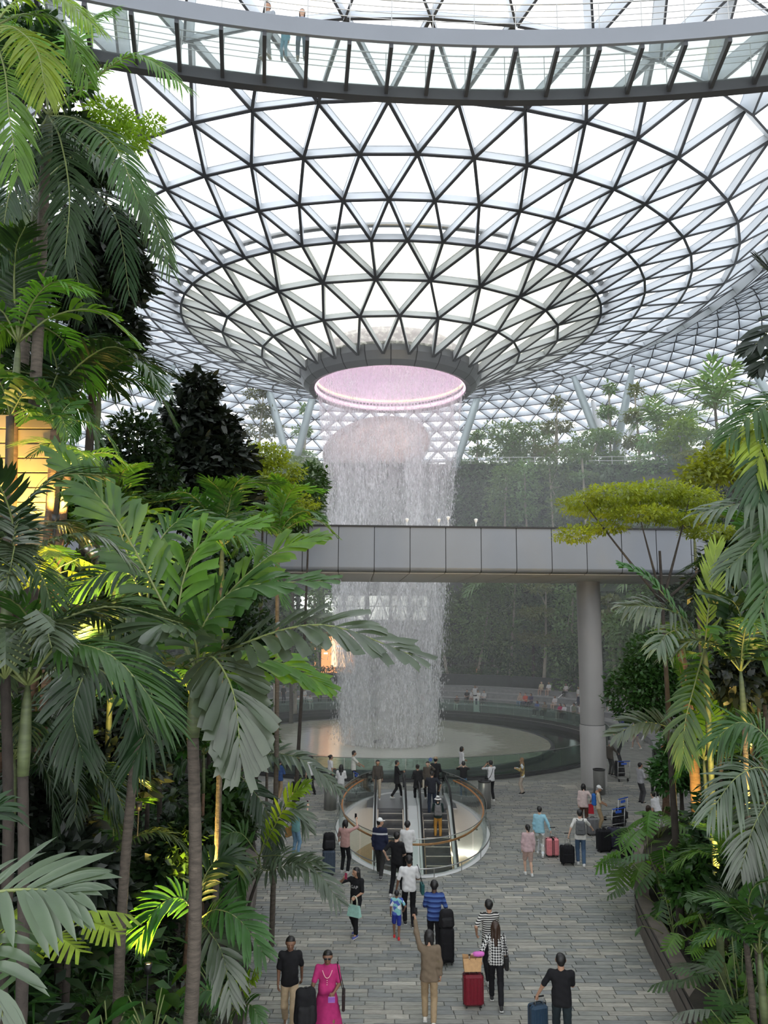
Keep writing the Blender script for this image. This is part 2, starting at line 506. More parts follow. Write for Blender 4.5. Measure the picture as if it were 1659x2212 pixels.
# stone kerb at the left edge, curved planter walls at the right
mb = MB()
c = sample_curve([(x, yy, 0) for x, yy in LEFT_EDGE[:8]], 60)
mb.strip(c + (0, 0, -.05), c + (0, 0, .5)); mb.strip(c + (0, 0, .5), c + (-.35, 0, .5)); mb.strip(c + (-.35, 0, .5), c + (-.35, 0, -.05))
tag(mb.build('trim_1', M['bronze_wall'], None, True), 'low dark stone kerb along the left planting bed', kind='structure')
PL = [(4.75, 9.0), (5.35, 12), (5.75, 14.4), (6.15, 17.2), (6.55, 20.2), (6.8, 21.6)]
c = sample_curve([(a, b, 0) for a, b in PL], 50)
planter = empty('planter_wall', (0, 0, 0), label='curved bronze-grey low planter wall along the right edge of the paving', cat='planter wall')
mb = MB()
w = .34
nrm = np.gradient(c, axis=0); nrm = np.stack([nrm[:, 1], -nrm[:, 0], 0 * nrm[:, 0]], -1); nrm /= np.linalg.norm(nrm, axis=1, keepdims=True)
mb.strip(c, c + (0, 0, .78)); mb.strip(c + (0, 0, .78), c + nrm * w + (0, 0, .78)); mb.strip(c + nrm * w + (0, 0, .78), c + nrm * w)
mb.build('wall_body', M['bronze_wall'], planter, False)
mb = MB(); mb.tube(c + nrm * -.012 + (0, 0, .7), .012, 6); mb.tube(c + nrm * -.012 + (0, 0, .45), .01, 6)
mb.build('shadow_joint', M['black_gap'], planter)  # thin black lines along the wall face
fence_me = None
for k in range(8, 50, 1):
    for u in (0, .5):
        p = c[k] * (1 - u) + c[min(k + 1, 49)] * u + nrm[k] * (w + .18)
        if fence_me is None:
            m_ = MB(); m_.tube([(0, 0, .2), (0, 0, 1.02)], .011, 5); fence_me = m_.mesh('baluster'); fence_me.materials.append(M['black_gap'])
            fence = empty('planter_fence', (0, 0, 0), label='black thin-barred fence behind the curved planter wall', cat='fence')
        o = link('baluster', fence_me, fence); o.location = p
mb = MB(); mb.tube(c[8:] + nrm[8:] * (w + .18) + (0, 0, 1.02), .02, 6); mb.tube(c[8:] + nrm[8:] * (w + .18) + (0, 0, .3), .014, 6)
mb.build('fence_rail', M['black_gap'], fence)
PL2 = [(6.85, 21.4), (7.0, 22.2), (7.35, 23.4), (7.85, 24.7), (8.6, 26.0), (9.6, 27.1), (11.2, 28.3)]
c2 = sample_curve([(a, b, 0) for a, b in PL2], 40)
mb = MB(); nr = np.gradient(c2, axis=0); nr = np.stack([nr[:, 1], -nr[:, 0], 0 * nr[:, 0]], -1); nr /= np.linalg.norm(nr, axis=1, keepdims=True)
mb.strip(c2, c2 + (0, 0, 1.05)); mb.strip(c2 + (0, 0, 1.05), c2 + nr * .25 + (0, 0, 1.05)); mb.strip(c2 + nr * .25 + (0, 0, 1.05), c2 + nr * .25)
mb.add([c2[0], c2[0] + (0, 0, 1.05), c2[0] + nr[0] * .25 + (0, 0, 1.05), c2[0] + nr[0] * .25], [[0, 1, 2, 3]])
tag(mb.build('raised_planter', M['bronze_wall'], None), 'taller stone planter wall with hanging leaves behind the suitcases', 'planter wall')

# ------------------------------------------------------------------ pool
pool = empty('pool', POOL, label='round dark pool with a pale shallow dish under the waterfall', cat='pool')
mb = MB(); mb.lathe([(0.01, -.75), (POOL_R, -.75), (POOL_R, .12), (POOL_R + .35, .12), (POOL_R + .35, -.02)], 120)
mb.build('basin', M['dark_stone'], pool, False)
def water_mat(name, col, rough, bscale, bump, foam=None):
    m = bpy.data.materials.new(name); m.use_nodes = True
    nt = m.node_tree; b = nt.nodes['Principled BSDF']; L = nt.links.new
    b.inputs['Base Color'].default_value = (*col, 1); b.inputs['Roughness'].default_value = rough
    b.inputs['Specular IOR Level'].default_value = .6
    tc = nt.nodes.new('ShaderNodeTexCoord'); nz = nt.nodes.new('ShaderNodeTexNoise'); nz.inputs['Scale'].default_value = bscale; nz.inputs['Detail'].default_value = 4
    L(tc.outputs['Object'], nz.inputs['Vector'])
    bn = nt.nodes.new('ShaderNodeBump'); bn.inputs['Strength'].default_value = bump; bn.inputs['Distance'].default_value = .05
    L(nz.outputs['Fac'], bn.inputs['Height']); L(bn.outputs['Normal'], b.inputs['Normal'])
    if foam:
        # ripples and foam around the place where the water lands
        ln = nt.nodes.new('ShaderNodeVectorMath'); ln.operation = 'LENGTH'; L(tc.outputs['Object'], ln.inputs[0])
        wv = nt.nodes.new('ShaderNodeTexNoise'); wv.inputs['Scale'].default_value = 1.1; wv.inputs['Detail'].default_value = 7; wv.inputs['Roughness'].default_value = .7
        L(tc.outputs['Object'], wv.inputs['Vector'])
        ad = nt.nodes.new('ShaderNodeMath'); ad.operation = 'MULTIPLY_ADD'; ad.inputs[1].default_value = 5.0
        L(wv.outputs['Fac'], ad.inputs[0]); L(ln.outputs['Value'], ad.inputs[2])
        rp = nt.nodes.new('ShaderNodeValToRGB'); rp.color_ramp.interpolation = 'EASE'
        e = rp.color_ramp.elements; e[0].position = 0; e[0].color = (*foam, 1); e[1].position = 1; e[1].color = (*col, 1)
        mr = nt.nodes.new('ShaderNodeMapRange'); mr.inputs['From Min'].default_value = 9.2; mr.inputs['From Max'].default_value = 10.6
        L(ad.outputs['Value'], mr.inputs['Value']); L(mr.outputs['Result'], rp.inputs['Fac']); L(rp.outputs['Color'], b.inputs['Base Color'])
    M[name] = m
    return m
water_mat('pool_water', (.012, .014, .012), .06, 2.5, .15)
water_mat('dish_water', (.30, .30, .235), .12, 3.0, .3, foam=(.52, .53, .46))
mb = MB(); mb.lathe([(0.01, 0), (POOL_R - .02, 0)], 120, (0, 0, -.35)); mb.build('water', M['pool_water'], pool, True)
mb = MB(); mb.lathe([(0.01, -.36), (2.2, -.34), (5, -.3), (8.5, -.25), (10.9, -.2)], 120); mb.build('dish', M['dish_water'], pool, True)
mb = MB(); mb.lathe([(10.9, -.2), (10.96, -.15), (11.1, -.15), (11.16, -.2), (11.16, -.6)], 120); mb.build('dish_rim', M['dark_stone'], pool, True)
bal = empty('pool_balustrade', POOL, label='green-tinted frameless glass balustrade around the pool', cat='balustrade')
NP = 60; pane_me = None
for k in range(NP):
    a = 2 * PI * k / NP
    if pane_me is None:
        m_ = MB(); hw = PI * POOL_R / NP - .012
        m_.box((0, 0, .61), (2 * hw, .024, .98)); pane_me = m_.mesh('glass_pane'); pane_me.materials.append(M['rail_glass'])
    o = link('glass_pane', pane_me, bal)
    o.location = ((POOL_R + .15) * math.cos(a), (POOL_R + .15) * math.sin(a), 0); o.rotation_euler = (0, 0, a + PI / 2)
mb = MB(); mb.lathe([(POOL_R + .02, .0), (POOL_R + .02, .17), (POOL_R + .28, .17), (POOL_R + .28, .0)], 120); mb.build('base_channel', M['black_gap'], bal)
mb = MB(); mb.lathe([(POOL_R + .12, 1.1), (POOL_R + .12, 1.125), (POOL_R + .18, 1.125), (POOL_R + .18, 1.1), (POOL_R + .12, 1.1)], 120); mb.build('top_rail', M['stainless'], bal)

# ------------------------------------------------------------------ far valley side: seating steps, planters, green walls, terrace
cP = (POOL.x, POOL.y, 0)
A0, A1 = math.radians(-25), math.radians(205)
steps = empty('floor_steps', (0, 0, 0), label='curved grey stone seating steps beyond the pool', kind='structure')
for k in range(4):
    r0 = 17.2 + k * 1.35
    mb = MB(); mb.lathe([(r0, -.02), (r0, .42 * (k + 1)), (r0 + 1.45, .42 * (k + 1))], 90, cP, A0, A1)
    mb.build('step', M['step_stone'], steps, False)
    mb = MB(); mb.lathe([(r0 - .012, .42 * (k + 1) - .07), (r0 - .02, .42 * (k + 1) + .004), (r0 + .06, .42 * (k + 1) + .006)], 90, cP, A0, A1); mb.build('step_nosing', M['grey_wall'], steps, False)
TERR_Z = 24.0
def terr(a):
    """height of the far terrace at bearing a (the ground drops towards the sides)"""
    return 8 + .2 * (POOL.y + 28.8 * math.sin(a))
wf = empty('wall_far', (0, 0, 0), label='tall planted valley wall behind the waterfall', kind='structure')
def ringwall(name, prof, m, a0=A0, a1=A1, parent=wf):
    mb = MB(); mb.lathe(prof, 96, cP, a0, a1)
    V = mb.V[0]; hi = V[:, 2] > 16.9
    a = np.arctan2(V[:, 1] - POOL.y, V[:, 0] - POOL.x); tz = 8 + .2 * (POOL.y + 28.8 * np.sin(a))
    V[hi, 2] += (tz - TERR_Z)[hi]
    return mb.build(name, m, parent, False)
ringwall('planter_face', [(22.6, 1.6), (22.6, 2.7), (23.0, 2.7), (23.0, 2.45), (26.0, 2.45)], M['dark_stone'])
ringwall('lower_wall', [(26.0, 2.0), (26.0, 10.6), (25.2, 10.6), (25.2, 11.3), (27.6, 11.3)], M['green_wall'], A0, math.radians(80))
ringwall('lower_wall', [(26.0, 2.0), (26.0, 10.6), (25.2, 10.6), (25.2, 11.3), (27.6, 11.3)], M['green_wall'], math.radians(112), A1)
ringwall('upper_wall', [(27.6, 11.0), (27.6, 17.5), (28.8, 17.5), (28.8, TERR_Z), (28.6, TERR_Z), (28.6, TERR_Z + .45), (29, TERR_Z + .45), (29, TERR_Z)], M['green_wall'])
ringwall('terrace_floor', [(28.8, TERR_Z), (56.5, TERR_Z - .3)], M['grey_wall'])
# building front in the gap of the green wall, right behind the water
fac = empty('building_front', (0, 0, 0), label='dark building front with glowing shop behind the waterfall', cat='building')
mat('facade_dark', (.05, .052, .056), rough=.5, noise=.2, nscale=.7)
mat('shop_orange', (.55, .26, .10), rough=.6, emit=(1.0, .42, .15), estr=.55)
mat('shop_glow', (.9, .7, .5), rough=.6, emit=(1.0, .62, .36), estr=1.0)
mat('band_window', (.8, .85, .82), rough=.3, emit=(.93, .97, .90), estr=.62)  # panes glow by themselves in place of daylight from behind
mat('sign_white', (.85, .85, .85), emit=(1, 1, 1), estr=.7)
mat('blue_panel', (.05, .10, .35), emit=(.1, .2, .8), estr=.25)
fy = POOL.y + 25.0
def fb(name, x0, x1, z0, z1, yy, m, th=.25, parent=fac):
    mb = MB(); mb.box(((x0 + x1) / 2, yy, (z0 + z1) / 2), (x1 - x0, th, z1 - z0)); return mb.build(name, M[m], parent)
fb('back_wall', -12, 8, 2.0, 12.2, fy + 2.6, 'facade_dark')
fb('floor_slab', -12, 8, 6.6, 7.6, fy + .6, 'facade_dark', 4.2)
fb('roof_slab', -12, 8, 10.6, 12.0, fy + .4, 'facade_dark', 4.6)
fb('parapet', -12, 8, 12.0, 13.1, fy - 1.6, 'grey_wall', .3)
for k, (x0, x1) in enumerate([(-10.6, -9.0), (-8.8, -7.1), (-6.2, -4.3), (-4.0, -2.0), (-1.5, .6), (.9, 2.5), (2.8, 4.6), (4.9, 6.8)]):
    wn = fb('window', x0, x1, 7.9, 10.4, fy + 2.3, 'band_window', .08)
    mb = MB(); xm = (x0 + x1) / 2
    mb.bar((x0, fy + 2.2, 7.9), (xm, fy + 2.2, 10.4), .1, .1); mb.bar((xm, fy + 2.2, 10.4), (x1, fy + 2.2, 7.9), .1, .1); mb.bar((x0, fy + 2.2, 9.3), (x1, fy + 2.2, 9.3), .1, .1)
    mb.build('window_brace', M['grey_wall'], wn)
for x in (-9, -6.6, -1.7, 2.7, 4.8): fb('pillar', x - .16, x + .16, 2.0, 11, fy + 1.5, 'facade_dark', .3)
fb('shop_wall', -7.6, -3.0, 2.0, 6.6, fy + 2.2, 'shop_orange', .2)
fb('shop_window', -5.4, -3.4, 3.0, 6.2, fy + 2.0, 'shop_glow', .1)
fb('shop_sign', -4.9, -3.7, 5.0, 5.2, fy + 1.9, 'sign_white', .06); fb('shop_sign', -4.8, -3.8, 4.6, 4.72, fy + 1.9, 'sign_white', .06)
fb('shop_sign', -6.2, -5.8, 4.3, 4.45, fy + 1.9, 'sign_white', .06)
fb('shop_panel', -7.9, -7.2, 3.2, 5.0, fy + 1.8, 'blue_panel', .1)
fb('lit_sign', -.2, .7, 5.7, 5.85, fy + 1.9, 'sign_white', .06)
fb('lit_sign', 2.6, 2.85, 4.6, 4.85, fy + 1.9, 'shop_orange', .06)
fb('lamp_strip', 21 - 15.2, 21 - 14.2, 5.2, 5.5, fy + 2.2, 'shop_glow', .1)
# warm lit openings glimpsed in the right-hand greenery
for k, (px, py, d, w_, h_) in enumerate([(1075, 1325, 78, 1.6, .5), (1355, 1315, 70, 2.6, .9), (1380, 1345, 69, .7, 1.1), (1590, 1345, 62, .5, .5), (1040, 1450, 78, 1.1, .8), (1395, 1340, 68.5, .35, .9)]):
    p = at(px, py, d)
    e_ = empty('lit_opening', p, label=['orange strip of light under a slab in the far greenery', 'row of warm lit shop windows right of the white column', 'narrow warm lit doorway right of the white column', 'small warm light among the right-hand leaves', 'warm lit shop window low behind the slim trees right of the waterfall', 'thin orange lit panel beside the doorway right of the white column'][k], cat='lit window')
    mb = MB(); mb.box((0, 0, 0), (w_, .1, h_)); mb.build('pane', M['shop_glow'] if k % 2 else M['shop_orange'], e_)
    mb = MB(); mb.box((0, 0, h_ / 2 + .05), (w_ + .2, .2, .1)); mb.box((0, 0, -h_ / 2 - .05), (w_ + .2, .2, .1)); mb.build('frame', M['facade_dark'], e_)
# handrails on the seating steps
for k, (a, r) in enumerate([(128, 18.8), (121, 18.8), (43, 19.5), (35, 18.5), (24, 19.2), (17, 18.4)]):
    a = math.radians(a); c_ = Vector((POOL.x + r * math.cos(a), POOL.y + r * math.sin(a), 0)); dr = Vector((math.cos(a), math.sin(a), 0))
    mb = MB(); mb.tube([c_ + Vector((0, 0, .9)), c_ + dr * 3.2 + Vector((0, 0, 2.3))], .04, 6)
    mb.tube([c_ + Vector((0, 0, .2)), c_ + Vector((0, 0, .9))], .03, 6); mb.tube([c_ + dr * 3.2 + Vector((0, 0, 1.4)), c_ + dr * 3.2 + Vector((0, 0, 2.3))], .03, 6)
    nm = ['far left of the pool', 'left of the shop behind the waterfall', 'beside the tree trunk right of the waterfall', 'near the seated group right of the waterfall', 'just left of the white column', 'partly behind the white column'][k]
    tag(mb.build('step_handrail', M['white_metal'], None, True), 'sloping metal handrail on the seating steps, ' + nm, 'handrail')
# terrace railing and dark parapet on the far right
mb = MB()
tr = empty('terrace_railing', (0, 0, 0), label='light metal railing along the far upper terrace', cat='railing')
aa = np.radians(np.linspace(8, 172, 60))
for zz in (.55, .95, 1.35): mb = MB(); mb.tube(np.stack([POOL.x + 29.3 * np.cos(aa), POOL.y + 29.3 * np.sin(aa), np.array([terr(q) for q in aa]) + zz], -1), .03, 5); mb.build('rail', M['white_metal'], tr)
pm = MB(); pm.tube([(0, 0, 0), (0, 0, 1.4)], .035, 5); pm = pm.mesh('post'); pm.materials.append(M['white_metal'])
for k in range(60):
    o = link('post', pm, tr); o.location = (POOL.x + 29.3 * math.cos(aa[k]), POOL.y + 29.3 * math.sin(aa[k]), terr(aa[k]))
for k, (a0_, a1_, z0_, z1_, r_) in enumerate([(26, 34, terr(.5) - 2.2, terr(.5) - .4, 28.2), (16, 22, terr(.3) - 1.8, terr(.3) - .5, 28.2)]):
    mb = MB(); mb.lathe([(r_, z0_), (r_, z1_), (r_ + .5, z1_)], 20, cP, math.radians(a0_), math.radians(a1_))
    tag(mb.build('terrace_wall', M['dark_stone'], None), ['dark stone parapet on the far terrace behind the slim trees at right', 'dark stone parapet at the right end of the far terrace'][k], 'wall')
# ------------------------------------------------------------------ glass roof: funnel and dome on a triangular steel grid
PROF = [(6.3, 25.45, 24), (9.2, 26.83, 24), (12.0, 27.9, 24), (14.9, 28.8, 48), (17.8, 29.5, 48), (20.7, 30.1, 48), (23.4, 30.8, 48), (26.0, 32.5, 48),
        (28.6, 34.7, 48), (31.3, 36.5, 96), (34.2, 37.5, 96), (37.4, 37.7, 96), (40.7, 37.1, 96), (43.8, 35.7, 96), (46.6, 33.7, 96), (49.0, 31.3, 96),
        (51.0, 28.5, 96), (52.6, 25.5, 96), (53.8, 22.4, 96)]
_o = [PROF[9]]
for _a, _b in zip(PROF[9:-1], PROF[10:]):
    _o += [((_a[0] + _b[0]) / 2 + .05, (_a[1] + _b[1]) / 2 + .06, 96), _b]
PROF = PROF[:9] + _o
PH0 = math.radians(-87.0)
rings = []; ph = PH0 - PI / 24
for k, (r, z, n) in enumerate(PROF):
    if k > 0:
        ph = ph + (PI / n if PROF[k - 1][2] == n else 0.0)
    lift = min(1.05, .18 + .075 * (r - 6.3)) if r > 7 else 0.1
    if r > 26: lift *= max(0, 1 - (r - 26) / 14)
    a = ph + 2 * PI * np.arange(n) / n
    rings.append(np.stack([AX + r * np.cos(a), POOL.y + r * np.sin(a), z + lift * np.cos(a) ** 2], -1))
beams, panes = [], []
for k in range(len(rings)):
    n = PROF[k][2]
    R = rings[k]
    i = np.arange(n)
    if k > 0: beams += [(R[j], R[(j + 1) % n], k) for j in i]
    if k + 1 < len(rings):
        Q = rings[k + 1]; n2 = PROF[k + 1][2]
        if n2 == n:
            for j in i:
                # the next ring is turned by half a step
                beams += [(R[j], Q[j], k), (R[j], Q[(j - 1) % n], k)]
                panes += [(R[j], Q[j], Q[(j - 1) % n], k), (R[j], R[(j + 1) % n], Q[j], k)]
        else:
            for j in i:
                beams += [(R[j], Q[2 * j], k), (R[j], Q[2 * j + 1], k), (R[j], Q[(2 * j - 1) % n2], k)]
                panes += [(R[j], Q[2 * j], Q[(2 * j - 1) % n2], k), (R[j], Q[2 * j + 1], Q[2 * j], k), (R[j], R[(j + 1) % n], Q[2 * j + 1], k)]
roof = empty('ceiling', (0, 0, 0), label='vast glass dome sinking into a central funnel, on a white triangular steel grid', kind='structure')
BD, BW = .40, .13
def surf_normal(p, k):
    k = min(max(k, 1), len(PROF) - 2)
    dr = PROF[k + 1][0] - PROF[k - 1][0]; dz = PROF[k + 1][1] - PROF[k - 1][1]
    v = np.array([p[0] - AX, p[1] - POOL.y]); v /= np.linalg.norm(v)
    n = np.array([-dz * v[0], -dz * v[1], dr]); return n / np.linalg.norm(n)
# unit beam along +X, glass side up: light web, dark inner edge, small dark top cap
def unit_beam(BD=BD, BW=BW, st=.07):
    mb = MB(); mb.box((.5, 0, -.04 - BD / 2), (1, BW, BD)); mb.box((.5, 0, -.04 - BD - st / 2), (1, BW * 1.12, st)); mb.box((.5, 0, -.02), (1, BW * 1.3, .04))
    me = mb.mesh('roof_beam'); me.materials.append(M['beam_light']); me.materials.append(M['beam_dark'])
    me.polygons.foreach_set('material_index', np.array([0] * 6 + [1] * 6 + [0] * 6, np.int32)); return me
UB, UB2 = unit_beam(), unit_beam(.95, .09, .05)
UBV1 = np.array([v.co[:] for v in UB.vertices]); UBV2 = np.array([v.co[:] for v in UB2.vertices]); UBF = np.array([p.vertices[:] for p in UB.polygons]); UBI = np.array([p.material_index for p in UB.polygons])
def seen_len(a, b):
    p, q = proj(a), proj(b)
    if p[2] < 1 or q[2] < 1: return 0
    m_ = ((p[0] + q[0]) / 2, (p[1] + q[1]) / 2)
    if not (-40 < m_[0] < 1700 and -40 < m_[1] < 1020): return 0
    return math.hypot(p[0] - q[0], p[1] - q[1])
bs = sorted(beams, key=lambda t: -seen_len(t[0], t[1]))
Vs, Fs, Is, off = [], [], [], 0
for q, (a, b, k) in enumerate(bs):
    nrm = surf_normal((a + b) / 2, k); t = b - a; ln = np.linalg.norm(t); t = t / ln
    s = np.cross(nrm, t); s /= np.linalg.norm(s); nn = np.cross(t, s)
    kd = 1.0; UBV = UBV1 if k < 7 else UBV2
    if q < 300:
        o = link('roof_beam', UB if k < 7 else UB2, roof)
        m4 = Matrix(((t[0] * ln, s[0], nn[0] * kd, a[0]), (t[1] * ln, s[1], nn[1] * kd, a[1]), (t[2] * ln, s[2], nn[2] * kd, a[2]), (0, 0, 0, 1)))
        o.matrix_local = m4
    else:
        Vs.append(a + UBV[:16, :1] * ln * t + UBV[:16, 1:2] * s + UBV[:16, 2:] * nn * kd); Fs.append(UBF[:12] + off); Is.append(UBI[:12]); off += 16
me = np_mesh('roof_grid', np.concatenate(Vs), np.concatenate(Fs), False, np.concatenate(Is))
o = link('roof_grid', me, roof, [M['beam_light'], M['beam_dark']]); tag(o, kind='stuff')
ps = sorted(panes, key=lambda t: -(seen_len(t[0], t[1]) * seen_len(t[1], t[2])))
for q, (a, b, c_, k) in enumerate(ps[:300]):
    me = np_mesh('glass_pane', [a, b, c_], np.array([[0, 1, 2]]), False); link('glass_pane', me, roof, M['wet_glass'] if k < 3 else M['roof_glass'])
V = np.array([[a, b, c_] for a, b, c_, k in ps[300:]]).reshape(-1, 3); F = np.arange(len(V)).reshape(-1, 3)
o = link('roof_panes', np_mesh('roof_panes', V, F, False, [1 if t[3] < 3 else 0 for t in ps[300:]]), roof, [M['roof_glass'], M['wet_glass']]); tag(o, kind='stuff')
# node caps
nodes = np.concatenate(rings[1:9]); Vs, Fs, off = [], [], 0
mbn = MB()
# water channel on the fourth ring
Rg = rings[3]; a = np.linspace(0, 2 * PI, 145)[:-1]
lf = lambda ang: PROF[3][1] + .66 * np.cos(ang) ** 2
ch = np.stack([AX + 15.35 * np.cos(a), POOL.y + 15.35 * np.sin(a), lf(a) + .32], -1)
mb = MB(); mb.tube(ch, .2, 8, closed=True)
mb.build('water_channel', M['stainless'], roof, True)

# ------------------------------------------------------------------ oculus ring with pink lamps
oc = empty('oculus_ring', (AX, POOL.y, 0), label='dark metal ring with pink glowing inner lamps at the foot of the glass funnel', cat='oculus')
prof_in = [(5.55, 24.55), (5.9, 24.45), (6.3, 24.75), (6.62, 25.25), (6.66, 25.75), (6.3, 25.95), (5.7, 26.0)]
NB = 24
hole_me = None
for k in range(NB):
    a0_ = 2 * PI * k / NB + .006; a1_ = 2 * PI * (k + 1) / NB - .006
    mb = MB(); mb.lathe(prof_in[2:], 4, (0, 0, 0), a0_, a1_); mb.build('ring_panel', M['ring_metal'], oc, False)
    mb = MB(); mb.lathe(prof_in[:3], 4, (0, 0, 0), a0_, a1_); mb.build('soffit_panel', M['ring_metal'], oc, False)
mb = MB(); mb.lathe([(p_[0] - .04, p_[1] + .03) for p_ in prof_in], 96); mb.build('backing', M['black_gap'], oc)
mb = MB(); mb.lathe([(6.22, 24.72), (6.32, 24.84)], 96); mb.build('slot', M['black_gap'], oc)
mat('pink_wall', (.62, .56, .66), rough=.35, emit=(.9, .78, 1.0), estr=.10)  # pink lamp and sky light put into this colour and faint glow
mat('pink_lamp', (1, .7, .8), emit=(1.0, .70, .80), estr=.5)
mat('amber_lamp', (1, .8, .5), emit=(1.0, .66, .42), estr=.7)
mb = MB(); mb.lathe([(5.55, 24.55), (5.5, 25.0), (5.5, 26.9), (4.9, 27.5), (0.05, 27.9)], 96); mb.build('inner_shell', M['pink_wall'], oc, True)
mb = MB(); mb.lathe([(5.48, 24.62), (5.36, 24.68), (5.36, 24.8), (5.48, 24.86)], 96); mb.build('lamp_strip', M['pink_lamp'], oc, True)
mb = MB(); mb.lathe([(5.47, 25.25), (5.38, 25.3), (5.38, 25.36), (5.47, 25.4)], 96); mb.build('lamp_strip', M['amber_lamp'], oc, True)
nz = MB()
for k in range(120):
    a = 2 * PI * k / 120; nz.bar((5.42 * math.cos(a), 5.42 * math.sin(a), 25.0), (5.42 * math.cos(a + .03), 5.42 * math.sin(a + .03), 25.0), .08, .12)
nz.build('nozzle_row', M['ring_metal'], oc)
ld = bpy.data.lights.new('oculus_lamp', 'POINT'); ld.energy = 160; ld.color = (1, .62, .74); ld.shadow_soft_size = 1.5
lo = bpy.data.objects.new('oculus_lamp', ld); COL.objects.link(lo); lo.parent = oc; lo.location = (0, 0, 25.4)

# ------------------------------------------------------------------ waterfall
def fall_r(z):
    return np.interp(z, [-.3, 4, 9, 15.7, 20, 23.5, 24.8], [3.35, 3.55, 3.9, 4.45, 4.85, 5.2, 5.35])
def sheet_mat(name, lo, hi, smin, smax, seed):
    m = bpy.data.materials.new(name); m.use_nodes = True
    nt = m.node_tree; L = nt.links.new; nt.nodes.remove(nt.nodes['Principled BSDF'])
    tc = nt.nodes.new('ShaderNodeTexCoord'); mp = nt.nodes.new('ShaderNodeMapping'); mp.inputs['Scale'].default_value = (1, 1, .22); mp.inputs['Location'].default_value = (seed, seed, 0)
    L(tc.outputs['Object'], mp.inputs['Vector'])
    n1 = nt.nodes.new('ShaderNodeTexNoise'); n1.inputs['Scale'].default_value = 8.0; n1.inputs['Detail'].default_value = 8; n1.inputs['Roughness'].default_value = .72
    mp2 = nt.nodes.new('ShaderNodeMapping'); mp2.inputs['Scale'].default_value = (1, 1, .03); mp2.inputs['Location'].default_value = (seed * 2, 0, 0); L(tc.outputs['Object'], mp2.inputs['Vector'])
    n2 = nt.nodes.new('ShaderNodeTexNoise'); n2.inputs['Scale'].default_value = .75; n2.inputs['Detail'].default_value = 3
    L(mp.outputs['Vector'], n1.inputs['Vector']); L(mp2.outputs['Vector'], n2.inputs['Vector'])
    r1 = nt.nodes.new('ShaderNodeMapRange'); r1.inputs['From Min'].default_value = smin; r1.inputs['From Max'].default_value = smax; L(n1.outputs['Fac'], r1.inputs['Value'])
    r2 = nt.nodes.new('ShaderNodeMapRange'); r2.inputs['From Min'].default_value = .43; r2.inputs['From Max'].default_value = .60; r2.inputs['To Min'].default_value = .35; L(n2.outputs['Fac'], r2.inputs['Value'])
    sp = nt.nodes.new('ShaderNodeSeparateXYZ'); L(tc.outputs['Object'], sp.inputs['Vector'])
    r3 = nt.nodes.new('ShaderNodeMapRange'); r3.inputs['From Min'].default_value = 25; r3.inputs['From Max'].default_value = 8; r3.inputs['To Min'].default_value = lo; r3.inputs['To Max'].default_value = hi; L(sp.outputs['Z'], r3.inputs['Value'])
    m1 = nt.nodes.new('ShaderNodeMath'); m1.operation = 'MULTIPLY'; L(r1.outputs['Result'], m1.inputs[0]); L(r2.outputs['Result'], m1.inputs[1])
    m2 = nt.nodes.new('ShaderNodeMath'); m2.operation = 'MULTIPLY'; L(m1.outputs['Value'], m2.inputs[0]); L(r3.outputs['Result'], m2.inputs[1])
    df = nt.nodes.new('ShaderNodeBsdfDiffuse'); df.inputs['Color'].default_value = (.92, .93, .94, 1)
    tl = nt.nodes.new('ShaderNodeBsdfTranslucent'); tl.inputs['Color'].default_value = (.92, .93, .94, 1)
    mm = nt.nodes.new('ShaderNodeMixShader'); L(df.outputs['BSDF'], mm.inputs[1]); L(tl.outputs['BSDF'], mm.inputs[2])
    tr = nt.nodes.new('ShaderNodeBsdfTransparent')
    mx = nt.nodes.new('ShaderNodeMixShader'); L(m2.outputs['Value'], mx.inputs['Fac']); L(tr.outputs['BSDF'], mx.inputs[1]); L(mm.outputs['Shader'], mx.inputs[2])
    L(mx.outputs['Shader'], nt.nodes['Material Output'].inputs['Surface'])
    M[name] = m
    return m
sheet_mat('water_sheet', .55, 1.15, .38, .60, 3.1)
sheet_mat('water_veil', .4, 1.2, .36, .62, 8.7)
wfall = empty('waterfall', (AX, POOL.y, 0), label='tall round curtain of falling water dropping from the oculus into the pool', cat='waterfall')
zs = np.linspace(-.25, 24.7, 40)
mb = MB(); mb.lathe(np.stack([fall_r(zs), zs], -1), 96); mb.build('water_sheet', M['water_sheet'], wfall, True)
mb = MB(); mb.lathe(np.stack([fall_r(zs) - .35 + .25 * np.sin(zs), zs], -1), 72); mb.build('water_sheet', M['water_veil'], wfall, True)
mat('droplet', (.93, .94, .96), rough=.15, trans=.0)
ND = 15000
z = 24.7 - 25 * rng.random(ND) ** .8; a = rng.random(ND) * 2 * PI
r = fall_r(z) + rng.normal(0, .10, ND) * (1 + (25 - z) / 12)
sz = .012 + .012 * rng.random(ND); ln = sz * (3 + 6 * rng.random(ND))
c_ = np.stack([r * np.cos(a), r * np.sin(a), z], -1)
oct_ = np.array([[1,0,0],[-.5,.87,0],[-.5,-.87,0],[0,0,1],[0,0,-1]])
V = c_[:, None] + oct_[None] * np.stack([sz, sz, ln], -1)[:, None]
F = (np.arange(ND)[:, None, None] * 5 + np.array([[0,1,3],[1,2,3],[2,0,3],[1,0,4],[2,1,4],[0,2,4]])[None]).reshape(-1, 3)
o = link('droplets', np_mesh('droplets', V.reshape(-1, 3), F, True), wfall, M['droplet']); tag(o, kind='stuff')

